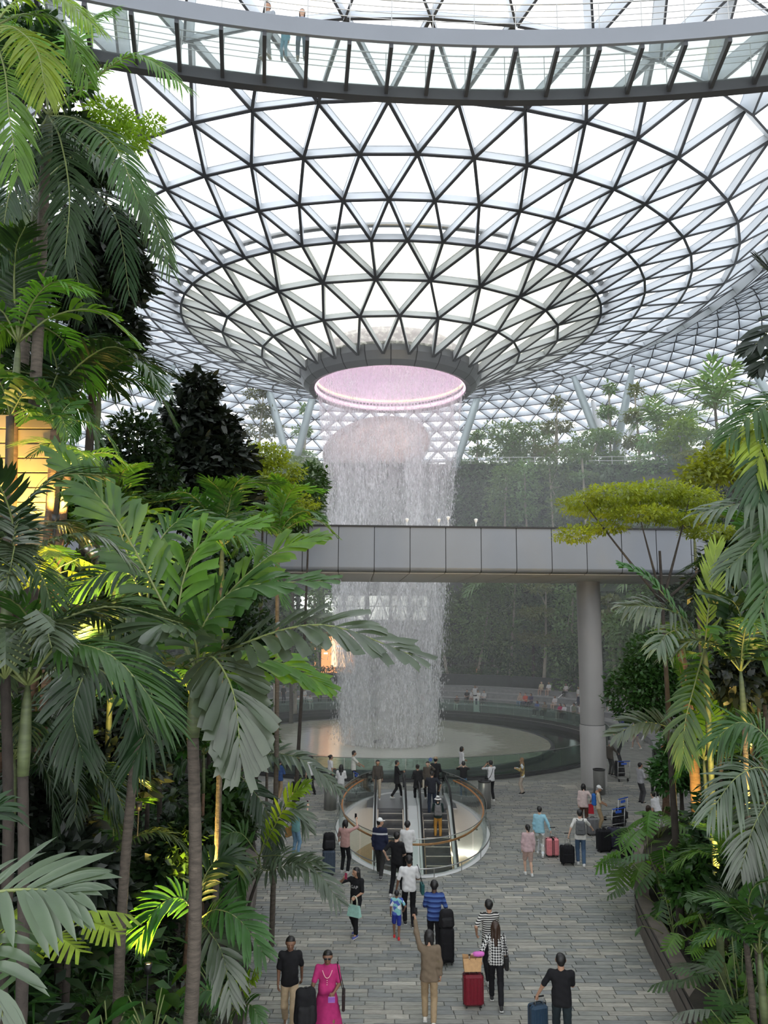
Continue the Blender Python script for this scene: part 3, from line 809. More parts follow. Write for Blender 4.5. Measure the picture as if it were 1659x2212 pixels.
# ------------------------------------------------------------------ wide grey footbridge with its column
FB0 = Vector((0, 31.7, 0)); FBA = math.radians(2.3)
fbr = empty('footbridge', FB0, FBA, label='wide grey metal-clad footbridge crossing in front of the waterfall', cat='footbridge')
BZ0, BZ1, BWD = 9.95, 11.82, 8.2
PWID = 1.5
pp = [(0, BZ1), (0, BZ0 + .18), (.03, BZ0 + .08), (.09, BZ0 + .025), (.2, BZ0), (.42, BZ0 - .02)]
mb = MB()
P = np.array([[(0, y_, z_), (PWID - .03, y_, z_)] for y_, z_ in pp]).reshape(-1, 3)
F = [[2 * i, 2 * i + 1, 2 * i + 3, 2 * i + 2] for i in range(len(pp) - 1)]
mb.add(P, F); face_me = mb.mesh('face_panel', False); face_me.materials.append(M['panel_grey'])
for p_ in face_me.polygons: p_.use_smooth = p_.index > 0
sp = MB(); sp.box((PWID / 2 - .015, .42 + (BWD - .5) / 2, BZ0 - .03), (PWID - .03, BWD - .5, .04)); sp = sp.mesh('soffit_panel'); sp.materials.append(M['soffit_grey'])
off0 = (at(732, 1190, 31.7).x) % PWID
for k in range(-11, 14):
    x = off0 + k * PWID
    o = link('face_panel', face_me, fbr); o.location = (x, 0, 0)
    o = link('soffit_panel', sp, fbr); o.location = (x, 0, 0)
mb = MB(); mb.box((2.2, BWD / 2, (BZ0 + BZ1) / 2 + .02), (37.5, BWD - .1, BZ1 - BZ0 - .12)); mb.build('core', M['black_gap'], fbr)
mb = MB(); mb.box((2.2, .1, BZ1 + .03), (37.5, .35, .07)); mb.build('top_flashing', M['black_gap'], fbr)
mb = MB(); mb.box((2.2, BWD / 2, BZ1 + .02), (37.5, BWD - .4, .05)); mb.build('deck', M['grey_wall'], fbr)
for k, px in enumerate((879, 948, 968, 1028)):
    p = at(px, 1131, 32.0)
    e_ = empty('bridge_lamp', (p.x, 32.0, BZ1 + .065), label=['small white spotlight on the footbridge, leftmost of four', 'small white spotlight on the footbridge, second from the left', 'tall white spotlight on the footbridge, third from the left', 'small white spotlight on the footbridge, rightmost of four'][k], cat='spotlight')
    h = .34 if k == 2 else .24
    mb = MB(); mb.tube([(0, 0, 0), (0, 0, h)], .018, 6); mb.box((0, 0, .01), (.22, .12, .02)); mb.build('stem', M['white_metal'], e_)
    mb = MB(); mb.lathe([(.001, h - .1), (.05, h - .03), (.085, h + .05), (.085, h + .09), (.001, h + .12)], 12); mb.build('lamp_head', M['white_metal'], e_, True)
colm = empty('column', (0, 0, 0), label='round pale grey column carrying the footbridge', cat='column')
cb = onz(1288, 1700, 0); cb = Vector((cb.x, cb.y + .35, 0))
mb = MB(); mb.lathe([(.58, 2.92), (.58, BZ0 + .02)], 40, cb); mb.build('shaft', M['column_paint'], colm, True)
mb = MB(); mb.lathe([(.62, 0), (.62, 2.88), (.6, 2.9)], 40, cb); mb.build('lower_shaft', M['column_paint'], colm, True)
mb = MB(); mb.lathe([(.57, 2.87), (.57, 2.93)], 40, cb); mb.build('joint', M['black_gap'], colm, True)

# ------------------------------------------------------------------ canopy bridge overhead: glass floor on dark cross beams
CBC = Vector((3.2, -22.0, 23.0)); R0, R1 = 40.05, 42.0
cbr = empty('canopy_bridge', CBC, label='curved glass-floored bridge hanging overhead at the top of the view', cat='footbridge')
ca0, ca1 = math.radians(62), math.radians(112)
mb = MB(); mb.lathe([(R0, -.06), (R0, .40), (R0 + .10, .40), (R0 + .1, -.06), (R0, -.06)], 60, (0, 0, 0), ca0, ca1); mb.build('near_fascia', M['panel_grey'], cbr)
mb = MB(); mb.lathe([(R1 - .12, -.28), (R1 - .12, .06), (R1 + .14, .06), (R1 + .14, -.28), (R1 - .12, -.28)], 60, (0, 0, 0), ca0, ca1); mb.build('far_edge_beam', M['beam_dark'], cbr)
dA = 1.12 / 41
xb = MB(); xb.box((0, (R0 + R1) / 2, -.10), (.10, R1 - R0 - .1, .2)); xb = xb.mesh('cross_beam'); xb.materials.append(M['beam_dark'])
gp = MB(); gp.box((0, (R0 + R1) / 2, .015), (1.12 * R0 / 41 - .02, R1 - R0 - .2, .03)); gp = gp.mesh('glass_floor_panel'); gp.materials.append(M['floor_glass'])
pst = MB(); pst.tube([(0, 0, .05), (0, 0, 1.2)], .014, 6); pst = pst.mesh('railing_post'); pst.materials.append(M['stainless'])
pa = math.asin((at(1015, 150, 19).x - CBC.x) / 41)
for k in range(-14, 18):
    a = pa + k * dA
    o = link('cross_beam', xb, cbr); o.rotation_euler = (0, 0, -a)
    o = link('glass_floor_panel', gp, cbr); o.rotation_euler = (0, 0, -a - dA / 2)
    for rr in (R0 + .05, R1):
        o = link('railing_post', pst, cbr); o.location = (rr * math.sin(a), rr * math.cos(a), .0)
for rr in (R0 + .05, R1):
    for zz in (.62, .80, .98, 1.18):
        aa = np.linspace(ca0, ca1, 60); mb = MB(); mb.tube(np.stack([rr * np.cos(aa), rr * np.sin(aa), np.full(60, zz)], -1), .012 if zz < 1 else .02, 6); mb.build('rail', M['stainless'], cbr, True)

# ------------------------------------------------------------------ leaning steel props of the dome on the far terrace
def prop(p0, p1, r, m, label):
    a, b = np.array(p0), np.array(p1)
    e_ = empty('steel_prop', a, label=label, cat='steel column')
    u = b - a; t = np.linspace(0, 1, 7)
    mb = MB(); mb.tube(u * t[:, None], [r * .75, r * .95, r, r, r, r * .95, r * .6], 14); mb.build('shaft', M[m], e_, True)
    mb = MB(); mb.lathe([(.001, 0), (r * 1.6, 0), (r * 1.6, .12), (r, .2)], 14); mb.build('foot', M[m], e_, True)
    mb = MB(); mb.tube([u * .985, u * 1.02], [r * .45, r * .45], 8); mb.build('pin', M['beam_dark'], e_, True)
def prop_px(b, t, db, dt, r, m, label):
    prop(at(*b, db), at(*t, dt), r, m, label)
prop_px((322, 925), (376, 790), 76, 78, .34, 'steel_tube', 'grey leaning steel column at far left behind the dark tree')
prop_px((624, 1000), (568, 800), 80, 82, .42, 'steel_tube', 'grey leaning steel column left of the waterfall, left one of the V')
prop_px((638, 1000), (679, 842), 80, 80, .42, 'steel_tube', 'grey leaning steel column touching the left edge of the waterfall, right one of the V')
prop_px((983, 1012), (1043, 822), 80, 80, .42, 'steel_tube', 'grey leaning steel column just right of the waterfall')
prop_px((1312, 1000), (1237, 808), 78, 80, .42, 'steel_tube', 'grey leaning steel column, left one of the large V at right')
prop_px((1325, 1000), (1367, 795), 78, 80, .42, 'steel_tube', 'grey leaning steel column, right one of the large V at right')
prop_px((1318, 1000), (1280, 868), 84, 88, .36, 'steel_white', 'white leaning steel column behind the large V, leaning left')
prop_px((1336, 1000), (1395, 858), 84, 88, .36, 'steel_white', 'white leaning steel column behind the large V, leaning right')
prop_px((1690, 900), (1622, 790), 66, 70, .38, 'steel_tube', 'grey leaning steel column at the right edge under the fan leaves')

# tilted reflective dish on the terrace behind the water
mat('copper_mirror', (.42, .30, .27), rough=.28, metal=.75, noise=.2, nscale=.4)
dc = at(812, 962, 84)
ds = empty('dish_sculpture', (dc.x, dc.y, dc.z), label='large tilted oval copper-brown mirror dish glimpsed through the waterfall', cat='sculpture')
mb = MB(); mb.lathe([(.01, .9), (2.2, .75), (4.2, .3), (5.4, -.1), (5.6, -.25)], 48)
o = mb.build('shell', M['copper_mirror'], ds, True); o.scale = (1.1, .75, 1.0); o.rotation_euler = (math.radians(68), math.radians(-12), 0)
mb = MB(); mb.lathe([(5.5, -.22), (5.75, -.3), (5.7, -.55), (5.4, -.5)], 48, (0, 0, 0), -1.5, .5)
o = mb.build('rim', M['steel_white'], ds, True); o.scale = (1.1, .75, 1.0); o.rotation_euler = (math.radians(68), math.radians(-12), 0)
mb = MB(); mb.tube([(0, .5, -2), (0, 1.2, TERR_Z - dc.z)], .3, 10); mb.build('support', M['steel_tube'], ds, True)

# ------------------------------------------------------------------ escalator well
well = empty('escalator_well', (WELL_C[0], WELL_C[1], 0), label='oval floor opening with white rim around the two escalators', cat='stairwell')
n = 96; aa = np.linspace(0, 2 * PI, n, endpoint=False)
E = lambda da, z: np.stack([(WELL_A + da) * np.cos(aa), (WELL_B + da) * np.sin(aa), np.full(n, z)], -1)
mat('well_tan', (.42, .33, .22), rough=.45, noise=.12, nscale=.6)
mb = MB(); mb.strip(E(.10, .012), E(-.16, .03), True); mb.strip(E(-.16, .03), E(-.16, -.35), True); mb.build('rim', M['white_metal'], well)
mb = MB(); mb.strip(E(-.13, -.3), E(-.13, -1.9), True); mb.build('upper_wall', M['white_metal'], well, True)
mb = MB(); mb.strip(E(-.02, -1.9), E(-.02, -5.6), True); mb.build('lower_wall', M['well_tan'], well, True)
mb = MB(); mb.add(E(0, -5.6), [[0, k + 1, k, -1] for k in range(1, n - 1)][:0] + [[0, k, k + 1, -1] for k in range(1, n - 1)]); mb.build('lower_floor', M['well_tan'], well)
# wall lamps added to brighten the well, in place of lower-hall lighting
mat('downlight', (1, 1, 1), emit=(1, .93, .82), estr=6)
for k in range(6):
    t = math.radians(-150 + 40 * k)
    e_ = empty('wall_lamp', (WELL_C[0] + (WELL_A - .12) * math.cos(t), WELL_C[1] + (WELL_B - .12) * math.sin(t), -2.0), label=['lamp on the well wall left of the left escalator, front', 'lamp on the well wall at the front left', 'lamp on the well wall at the front middle', 'lamp on the well wall at the front right', 'lamp on the well wall right of the right escalator', 'lamp on the well wall at the back right'][k], cat='lamp')
    mb = MB(); mb.lathe([(.001, .0), (.05, .0), (.05, .06), (.001, .06)], 12); mb.build('housing', M['stainless'], e_, True)
    mb = MB(); mb.lathe([(.001, -.005), (.045, -.005)], 12); mb.build('lens', M['downlight'], e_)
    ld = bpy.data.lights.new('wall_lamp_light', 'POINT'); ld.energy = 28; ld.color = (1, .92, .8); ld.shadow_soft_size = .08
    lo = bpy.data.objects.new('wall_lamp_light', ld); COL.objects.link(lo); lo.parent = e_; lo.location = (-.35 * math.cos(t), -.35 * math.sin(t), -.25)
# balustrade: glass all round except where the escalators enter at the back
gap0, gap1 = math.radians(90 - 33), math.radians(90 + 33)
def arc(da, z, a0_, a1_, m_):
    t = np.linspace(a0_, a1_, m_); return np.stack([(WELL_A + da) * np.cos(t), (WELL_B + da) * np.sin(t), np.full(m_, z)], -1)
wb = empty('well_balustrade', (WELL_C[0], WELL_C[1], 0), label='curved glass balustrade with wooden handrail around the escalator opening', cat='balustrade')
ga, gb = gap1, gap0 + 2 * PI
NG = 14
for k in range(NG):
    a0_ = ga + (gb - ga) * k / NG + .006; a1_ = ga + (gb - ga) * (k + 1) / NG - .006
    mb = MB(); A_ = arc(-.02, .05, a0_, a1_, 7); B_ = arc(-.02, 1.12, a0_, a1_, 7)
    mb.strip(A_, B_); A2, B2 = A_ * (.994, .994, 1), B_ * (.994, .994, 1); mb.strip(A2, B2); mb.strip(B_, B2)
    mb.build('glass_pane', M['clear_glass'], wb, False)
ff = math.radians(90 + 62)
mb = MB(); mb.tube(arc(-.14, .93, ga + .25, gb - .25, 80), .036, 8); mb.build('wood_handrail', M['wood_rail'], wb, True)
mb = MB(); mb.tube(arc(.12, .28, ga, gb, 80), .02, 8); mb.build('foot_rail', M['stainless'], wb, True)
mb = MB(); mb.tube(arc(-.02, 1.13, ga, gb, 80), .014, 6); mb.build('top_channel', M['stainless'], wb, True)
pm = MB(); pm.tube([(0, 0, 0), (0, 0, .3)], .014, 6); pm = pm.mesh('rail_post'); pm.materials.append(M['stainless'])
for t in np.linspace(ga + .1, gb - .1, 16):
    o = link('rail_post', pm, wb); o.location = ((WELL_A + .12) * math.cos(t), (WELL_B + .12) * math.sin(t), 0)
bk = MB(); bk.tube([(0, 0, 0), (0, 0, .04)], .04, 8); bk = bk.mesh('handrail_bracket'); bk.materials.append(M['stainless'])
for t in np.linspace(ga + .35, gb - .35, 14):
    o = link('handrail_bracket', bk, wb); o.location = ((WELL_A - .10) * math.cos(t), (WELL_B - .10) * math.sin(t), .87)

# the two escalators run down towards the camera
SL = math.tan(math.radians(30)); YT = 34.0
mat('tread', (.10, .10, .105), rough=.5, metal=.4, noise=.15, nscale=4)
mat('landing_plate', (.33, .33, .34), rough=.4, metal=.6)
mat('esc_white', (.72, .73, .73), rough=.35)
def escalator(xc, label):
    e_ = empty('escalator', (xc, YT, 0), label=label, cat='escalator')
    sm = MB(); sm.box((0, -.2, -.06), (1.0, .40, .12)); sm.box((0, -.385, -.13), (1.0, .03, .2)); sm = sm.mesh('step'); sm.materials.append(M['tread'])
    lm = MB(); lm.box((0, -.39, .004), (.98, .02, .012)); lm = lm.mesh('step_edge'); lm.materials.append(M['stainless'])
    for k in range(24):
        yy = -.2 - k * .40; zz = -max(0, k - 1.2) * .40 * SL if k > 1 else -.02 * k
        o = link('step', sm, e_); o.location = (0, yy, zz)
        q = link('step_edge', lm, o)
    mb = MB(); mb.box((0, 1.55, -.02), (1.1, 3.5, .06)); mb.build('landing_plate', M['landing_plate'], e_)
    z1, y1 = -.05, -.9
    for s in (-1, 1):
        xs = s * .56
        up = [(xs, 2.3, .1), (xs, -.6, .1), (xs, -1.4, -.25), (xs, -9.6, -.25 - 8.2 * SL)]
        mb = MB()
        A_ = np.array(up); mb.strip(A_ + (0, 0, -.45), A_ + (0, 0, .12)); B_ = A_ + (s * .16, 0, 0); mb.strip(A_ + (0, 0, .12), B_ + (0, 0, .12)); mb.strip(B_ + (0, 0, .12), B_ + (0, 0, -.6))
        mb.build('skirt', M['esc_white'], e_)
        mb = MB(); C_ = A_ + (s * .07, 0, .1); mb.strip(C_, C_ + (0, 0, .74)); mb.strip(C_ + (s * .012, 0, 0), C_ + (s * .012, 0, .74)); mb.build('balustrade_glass', M['clear_glass'], e_)
        h = sample_curve([(xs + s * .07, 2.25, .35), (xs + s * .07, 2.55, .62), (xs + s * .07, 2.3, .93), (xs + s * .07, .8, .95), (xs + s * .07, -.5, .95), (xs + s * .07, -1.5, .55), (xs + s * .07, -5, .55 - 3.5 * SL), (xs + s * .07, -9.6, .55 - 8.1 * SL)], 60)
        mb = MB(); mb.tube(h, .042, 8); mb.build('handrail', M['rubber'], e_, True)
        mb = MB(); mb.tube(h - (0, 0, .055), .03, 6); mb.build('handrail_track', M['stainless'], e_, True)
    return e_
EL, ER = at(843, 1745, 33.9).x, at(937, 1745, 33.9).x
escalator(EL, 'left escalator with dark steps descending towards the viewer')
escalator(ER, 'right escalator with dark steps, carrying the person in a white bucket hat')
mb = MB(); xm = (EL + ER) / 2
yb = [(0, 2.2, .2), (0, -.6, .2), (0, -1.4, -.13), (0, -9.6, -.13 - 8.2 * SL)]
A_ = np.array(yb) + (xm, YT, 0); hw = (ER - EL) / 2 - .74
mb.strip(A_ + (-hw, 0, 0), A_ + (hw, 0, 0))
tag(mb.build('escalator_divider', M['esc_white'], None), 'white metal cover between the two escalators', 'cover panel')
mb = MB(); mb.box((xm, YT + 1.9, -.035), ((ER - EL) + 2.0, 3.9, .05)); 
tag(mb.build('escalator_landing', M['landing_plate'], None), 'grey metal landing at the top of the escalators', 'landing')

# stainless bins
def bin_(px, py, label, d=None):
    p = onz(px, py, 0)
    e_ = empty('litter_bin', (p.x, p.y + .27, 0), label=label, cat='bin')
    mb = MB(); mb.lathe([(.001, .02), (.27, .02), (.27, 1.08)], 28); mb.build('body', M['stainless'], e_, True)
    mb = MB(); mb.lathe([(.27, 1.06), (.285, 1.08), (.285, 1.12), (.2, 1.13), (.2, 1.0), (.001, .98)], 28); mb.build('rim', M['rubber'], e_, True)
    mb = MB(); mb.lathe([(.001, 0), (.25, 0), (.25, .03)], 28); mb.build('foot', M['rubber'], e_, True)
bin_(712, 1752, 'round stainless bin left of the escalator opening')
bin_(1049, 1748, 'slim stainless bin at the right end of the escalator balustrade')
bin_(1299, 1718, 'tall stainless bin standing in front of the white column')
# ------------------------------------------------------------------ small signed-distance mesher (smooth union of tapered capsules, surface nets)
def sdf_mesh(prims, cell, k=.03, cuts=(), pad=.03, wobble=None):
    """prims: (a, b, ra, rb) tapered capsules; cuts: (point, normal) keep the side the normal points away from"""
    P = [(np.asarray(a, float), np.asarray(b, float), ra, rb) for a, b, ra, rb in prims]
    lo = np.min([np.minimum(a - ra, b - rb) for a, b, ra, rb in P], 0) - pad - 2 * cell
    hi = np.max([np.maximum(a + ra, b + rb) for a, b, ra, rb in P], 0) + pad + 2 * cell
    n = np.ceil((hi - lo) / cell).astype(int) + 1
    ax = [lo[i] + cell * np.arange(n[i]) for i in range(3)]
    D = np.full(n, .25, np.float32)
    marg = max(2.2 * k, 2.5 * cell)
    for a, b, ra, rb in P:
        l_ = np.minimum(a - ra, b - rb) - marg; h_ = np.maximum(a + ra, b + rb) + marg
        s = [slice(max(0, int((l_[i] - lo[i]) / cell)), min(n[i], int((h_[i] - lo[i]) / cell) + 2)) for i in range(3)]
        X, Y, Z = np.meshgrid(ax[0][s[0]], ax[1][s[1]], ax[2][s[2]], indexing='ij')
        ab = b - a; L2 = max(ab @ ab, 1e-9)
        t = np.clip(((X - a[0]) * ab[0] + (Y - a[1]) * ab[1] + (Z - a[2]) * ab[2]) / L2, 0, 1)
        d = np.sqrt((X - a[0] - t * ab[0]) ** 2 + (Y - a[1] - t * ab[1]) ** 2 + (Z - a[2] - t * ab[2]) ** 2) - (ra + (rb - ra) * t)
        o_ = D[s[0], s[1], s[2]]
        if k > 0:
            h = np.maximum(k - np.abs(o_ - d), 0) / k
            D[s[0], s[1], s[2]] = np.minimum(o_, d) - h * h * k * .25
        else: D[s[0], s[1], s[2]] = np.minimum(o_, d)
    if cuts or wobble:
        X, Y, Z = np.meshgrid(*ax, indexing='ij')
        if wobble: D = D + wobble * (np.sin(X * 31 + Z * 23) * np.sin(Y * 27 - Z * 19) + .6 * np.sin(Z * 47 + X * 17)).astype(np.float32)
        for p, nr in cuts:
            D = np.maximum(D, ((X - p[0]) * nr[0] + (Y - p[1]) * nr[1] + (Z - p[2]) * nr[2]).astype(np.float32))
    return surface_nets(D, lo, cell)
def soft_box(w, d, h, r, cell=.016, k=.05, top=1.0, wob=.003):
    """rounded fabric box standing on z = 0, narrowing to `top` of its width"""
    P = []
    for sx in (-1, 1):
        for sy in (-1, 1): P.append(((sx * (w / 2 - r), sy * (d / 2 - r), r), (sx * (w / 2 - r) * top, sy * (d / 2 - r) * top, h - r), r, r))
    m_ = min(w, d) / 2 * .98
    for x in np.linspace(-(w / 2 - m_), w / 2 - m_, 3): P.append(((x, 0, m_), (x * top, 0, h - m_), m_, m_ * top))
    return sdf_mesh(P, cell, k, [((0, 0, .004), (0, 0, -1))], wobble=wob)
def surface_nets(D, lo, cell):
    n = np.array(D.shape); S = D < 0
    c8 = [S[i:n[0]-1+i, j:n[1]-1+j, l:n[2]-1+l] for i in (0, 1) for j in (0, 1) for l in (0, 1)]
    cnt = sum(c.astype(np.int8) for c in c8)
    act = (cnt > 0) & (cnt < 8)
    idx = np.argwhere(act)
    if len(idx) == 0: return np.zeros((0, 3)), np.zeros((0, 4), int)
    ids = np.full(act.shape, -1, np.int32); ids[act] = np.arange(len(idx))
    acc = np.zeros((len(idx), 3)); w = np.zeros(len(idx))
    corners = [(i, j, l) for i in (0, 1) for j in (0, 1) for l in (0, 1)]
    val = {c: D[idx[:, 0] + c[0], idx[:, 1] + c[1], idx[:, 2] + c[2]] for c in corners}
    for c in corners:
        for ax_ in range(3):
            if c[ax_] == 0:
                c2 = list(c); c2[ax_] = 1; c2 = tuple(c2)
                v0, v1 = val[c], val[c2]
                m = (v0 < 0) != (v1 < 0)
                t = np.where(m, v0 / np.where(m, v0 - v1, 1), 0)
                p = np.tile(np.array(c, float), (len(idx), 1)); p[:, ax_] += t
                acc += np.where(m[:, None], p, 0); w += m
    V = lo + cell * (idx + acc / np.maximum(w, 1)[:, None])
    Fs = []
    for ax_ in range(3):
        u, v = (ax_ + 1) % 3, (ax_ + 2) % 3
        sl0 = [slice(1, None)] * 3; sl0[ax_] = slice(0, -1)
        a = S[tuple(slice(1, n[q] - 1) if q != ax_ else slice(0, n[q] - 1) for q in range(3))]
        b = S[tuple(slice(1, n[q] - 1) if q != ax_ else slice(1, n[q]) for q in range(3))]
        e = np.argwhere(a != b)
        if not len(e): continue
        inside = a[tuple(e.T)]
        base = e.copy()
        for q in range(3):
            if q != ax_: base[:, q] += 1
        def cid(du, dv):
            g = base.copy(); g[:, u] -= du; g[:, v] -= dv
            return ids[g[:, 0], g[:, 1], g[:, 2]]
        q4 = np.stack([cid(1, 1), cid(0, 1), cid(0, 0), cid(1, 0)], -1)
        q4[~inside] = q4[~inside][:, ::-1]
        Fs.append(q4)
    F = np.concatenate(Fs); F = F[(F >= 0).all(1)]
    return V, F

# ------------------------------------------------------------------ body templates: heads, hair, hands
def Vv(*a): return np.array(a, float)
def head_prims():
    # origin at the centre of the skull, face towards +y; total height about .235
    p = [((0, -.018, .030), (0, -.018, .031), .086, .086), ((-.012, .012, .02), (.012, .012, .02), .078, .078),
         ((0, .030, -.045), (0, .046, -.078), .050, .030), ((-.032, .012, -.05), (.032, .012, -.05), .04, .04),
         ((0, -.03, -.06), (0, -.045, -.16), .058, .062),
         ((-.03, .066, .018), (.03, .066, .018), .02, .02),                       # brow
         ((-.038, .062, -.022), (-.028, .068, -.03), .018, .018), ((.038, .062, -.022), (.028, .068, -.03), .018, .018)]
    return p
HEAD = {}
def head_mesh(cell):
    if cell not in HEAD:
        p = head_prims()
        V1, F1 = sdf_mesh(p, cell, .03)
        ex = [((0, .090, .008), (0, .112, -.028), .009, .014), ((-.011, .098, -.030), (.011, .098, -.030), .009, .009),
              ((-.018, .086, -.056), (.018, .086, -.056), .009, .009), ((-.016, .084, -.066), (.016, .084, -.066), .010, .010)]
        ears = []
        for s in (-1, 1): ears += [((s * .087, -.012, .012), (s * .092, -.022, .028), .013, .014), ((s * .086, -.010, .0), (s * .086, -.012, -.02), .012, .009)]
        if cell < .018: V2, F2 = sdf_mesh(p + ex + ears, cell, .018)
        else: V2, F2 = V1, F1
        HEAD[cell] = (V2, F2)
    return HEAD[cell]
HAIR = {}
def hair_mesh(kind, cell):
    key = (kind, cell)
    if key in HAIR: return HAIR[key]
    k = .02
    cap = [((0, -.022, .036), (0, -.022, .038), .097, .097), ((0, .0, .055), (0, .0, .056), .080, .080), ((0, -.04, .0), (0, -.05, -.03), .078, .06)]
    cuts = [((0, .055, .03), (0, .86, -.5)), ((0, 0, -.05), (0, .35, -.94))]
    if kind == 'bald': cap = [((0, -.03, .0), (0, -.04, -.02), .088, .07)]; cuts = [((0, 0, .01), (0, .3, .95)), ((0, -.01, 0), (0, 1, 0))]
    if kind == 'bob':
        cap += [((-.07, -.02, .02), (-.075, -.01, -.08), .035, .03), ((.07, -.02, .02), (.075, -.01, -.08), .035, .03), ((-.05, -.06, 0), (-.05, -.07, -.10), .05, .04), ((.05, -.06, 0), (.05, -.07, -.10), .05, .04)]
        cuts = [((0, .052, .03), (0, .9, -.43))]
    if kind == 'long':
        cap += [((-.06, -.05, .0), (-.075, -.085, -.26), .05, .035), ((.06, -.05, .0), (.075, -.085, -.26), .05, .035), ((0, -.07, 0), (0, -.115, -.34), .06, .04), ((-.07, -.01, .02), (-.085, -.02, -.12), .03, .025), ((.07, -.01, .02), (.085, -.02, -.12), .03, .025)]
        cuts = [((0, .050, .03), (0, .9, -.43))]
    if kind == 'pony':
        cap += [((0, -.11, .04), (0, -.15, .0), .035, .035), ((0, -.15, .0), (0, -.14, -.16), .035, .018), ((0, -.14, -.16), (.01, -.125, -.26), .018, .008)]
    if kind == 'bun': cap += [((0, -.12, .06), (0, -.13, .06), .042, .042)]
    if kind == 'back': cuts = [((0, .06, .05), (0, .7, -.7)), ((0, 0, -.05), (0, .35, -.94))]; cap += [((0, -.1, -.02), (0, -.105, -.06), .045, .035)]
    if kind == 'headscarf':
        cap = [((0, -.015, .03), (0, -.015, .032), .104, .104), ((0, -.01, -.04), (0, -.01, -.16), .085, .12), ((-.1, -.02, -.2), (.1, -.02, -.2), .06, .06)]
        cuts = []
    HAIR[key] = sdf_mesh(cap, cell, k, cuts, wobble=.002)
    return HAIR[key]
HANDS = {}
def hand_mesh(grip, cell):
    """right-hand template: wrist at origin, fingers along -z, palm facing -x.., thumb towards +y"""
    key = (grip, cell)
    if key in HANDS: return HANDS[key]
    palm = [((0, -.024, -.012), (0, -.03, -.075), .017, .013), ((0, -.008, -.012), (0, -.01, -.082), .018, .013), ((0, .01, -.012), (0, .012, -.083), .018, .013), ((0, .022, -.014), (0, .03, -.078), .016, .013), ((0, 0, .02), (0, 0, -.01), .026, .026)]
    V, F = [], []
    fl = [(.030, -.080, .068), (.0115, -.086, .078), (-.0095, -.083, .072), (-.029, -.076, .056)]
    fing = []
    curl = {'open': (.15, .35), 'relax': (.45, .8), 'grip': (1.25, 1.5)}[grip]
    for y_, z_, L_ in fl:
        a0_ = curl[0]; a1_ = a0_ + curl[1]
        p0 = Vv(0, y_ * .97, z_ + .006); p1 = p0 + Vv(-math.sin(a0_), 0, -math.cos(a0_)) * L_ * .5; p2 = p1 + Vv(-math.sin(a1_), 0, -math.cos(a1_)) * L_ * .32
        p3 = p2 + Vv(-math.sin(a1_ + curl[1] * .5), 0, -math.cos(a1_ + curl[1] * .5)) * L_ * .22
        fing += [(p0, p1, .0092, .0082), (p1, p2, .0082, .0076), (p2, p3, .0076, .0066)]
    th = [(Vv(-.004, .024, -.02), Vv(-.016, .05, -.048), .014, .011), (Vv(-.016, .05, -.048), Vv(-.026 if grip != 'grip' else -.042, .054 if grip != 'grip' else .030, -.082), .0105, .0085)]
    HANDS[key] = sdf_mesh(palm + fing + th, cell, .006)
    return HANDS[key]

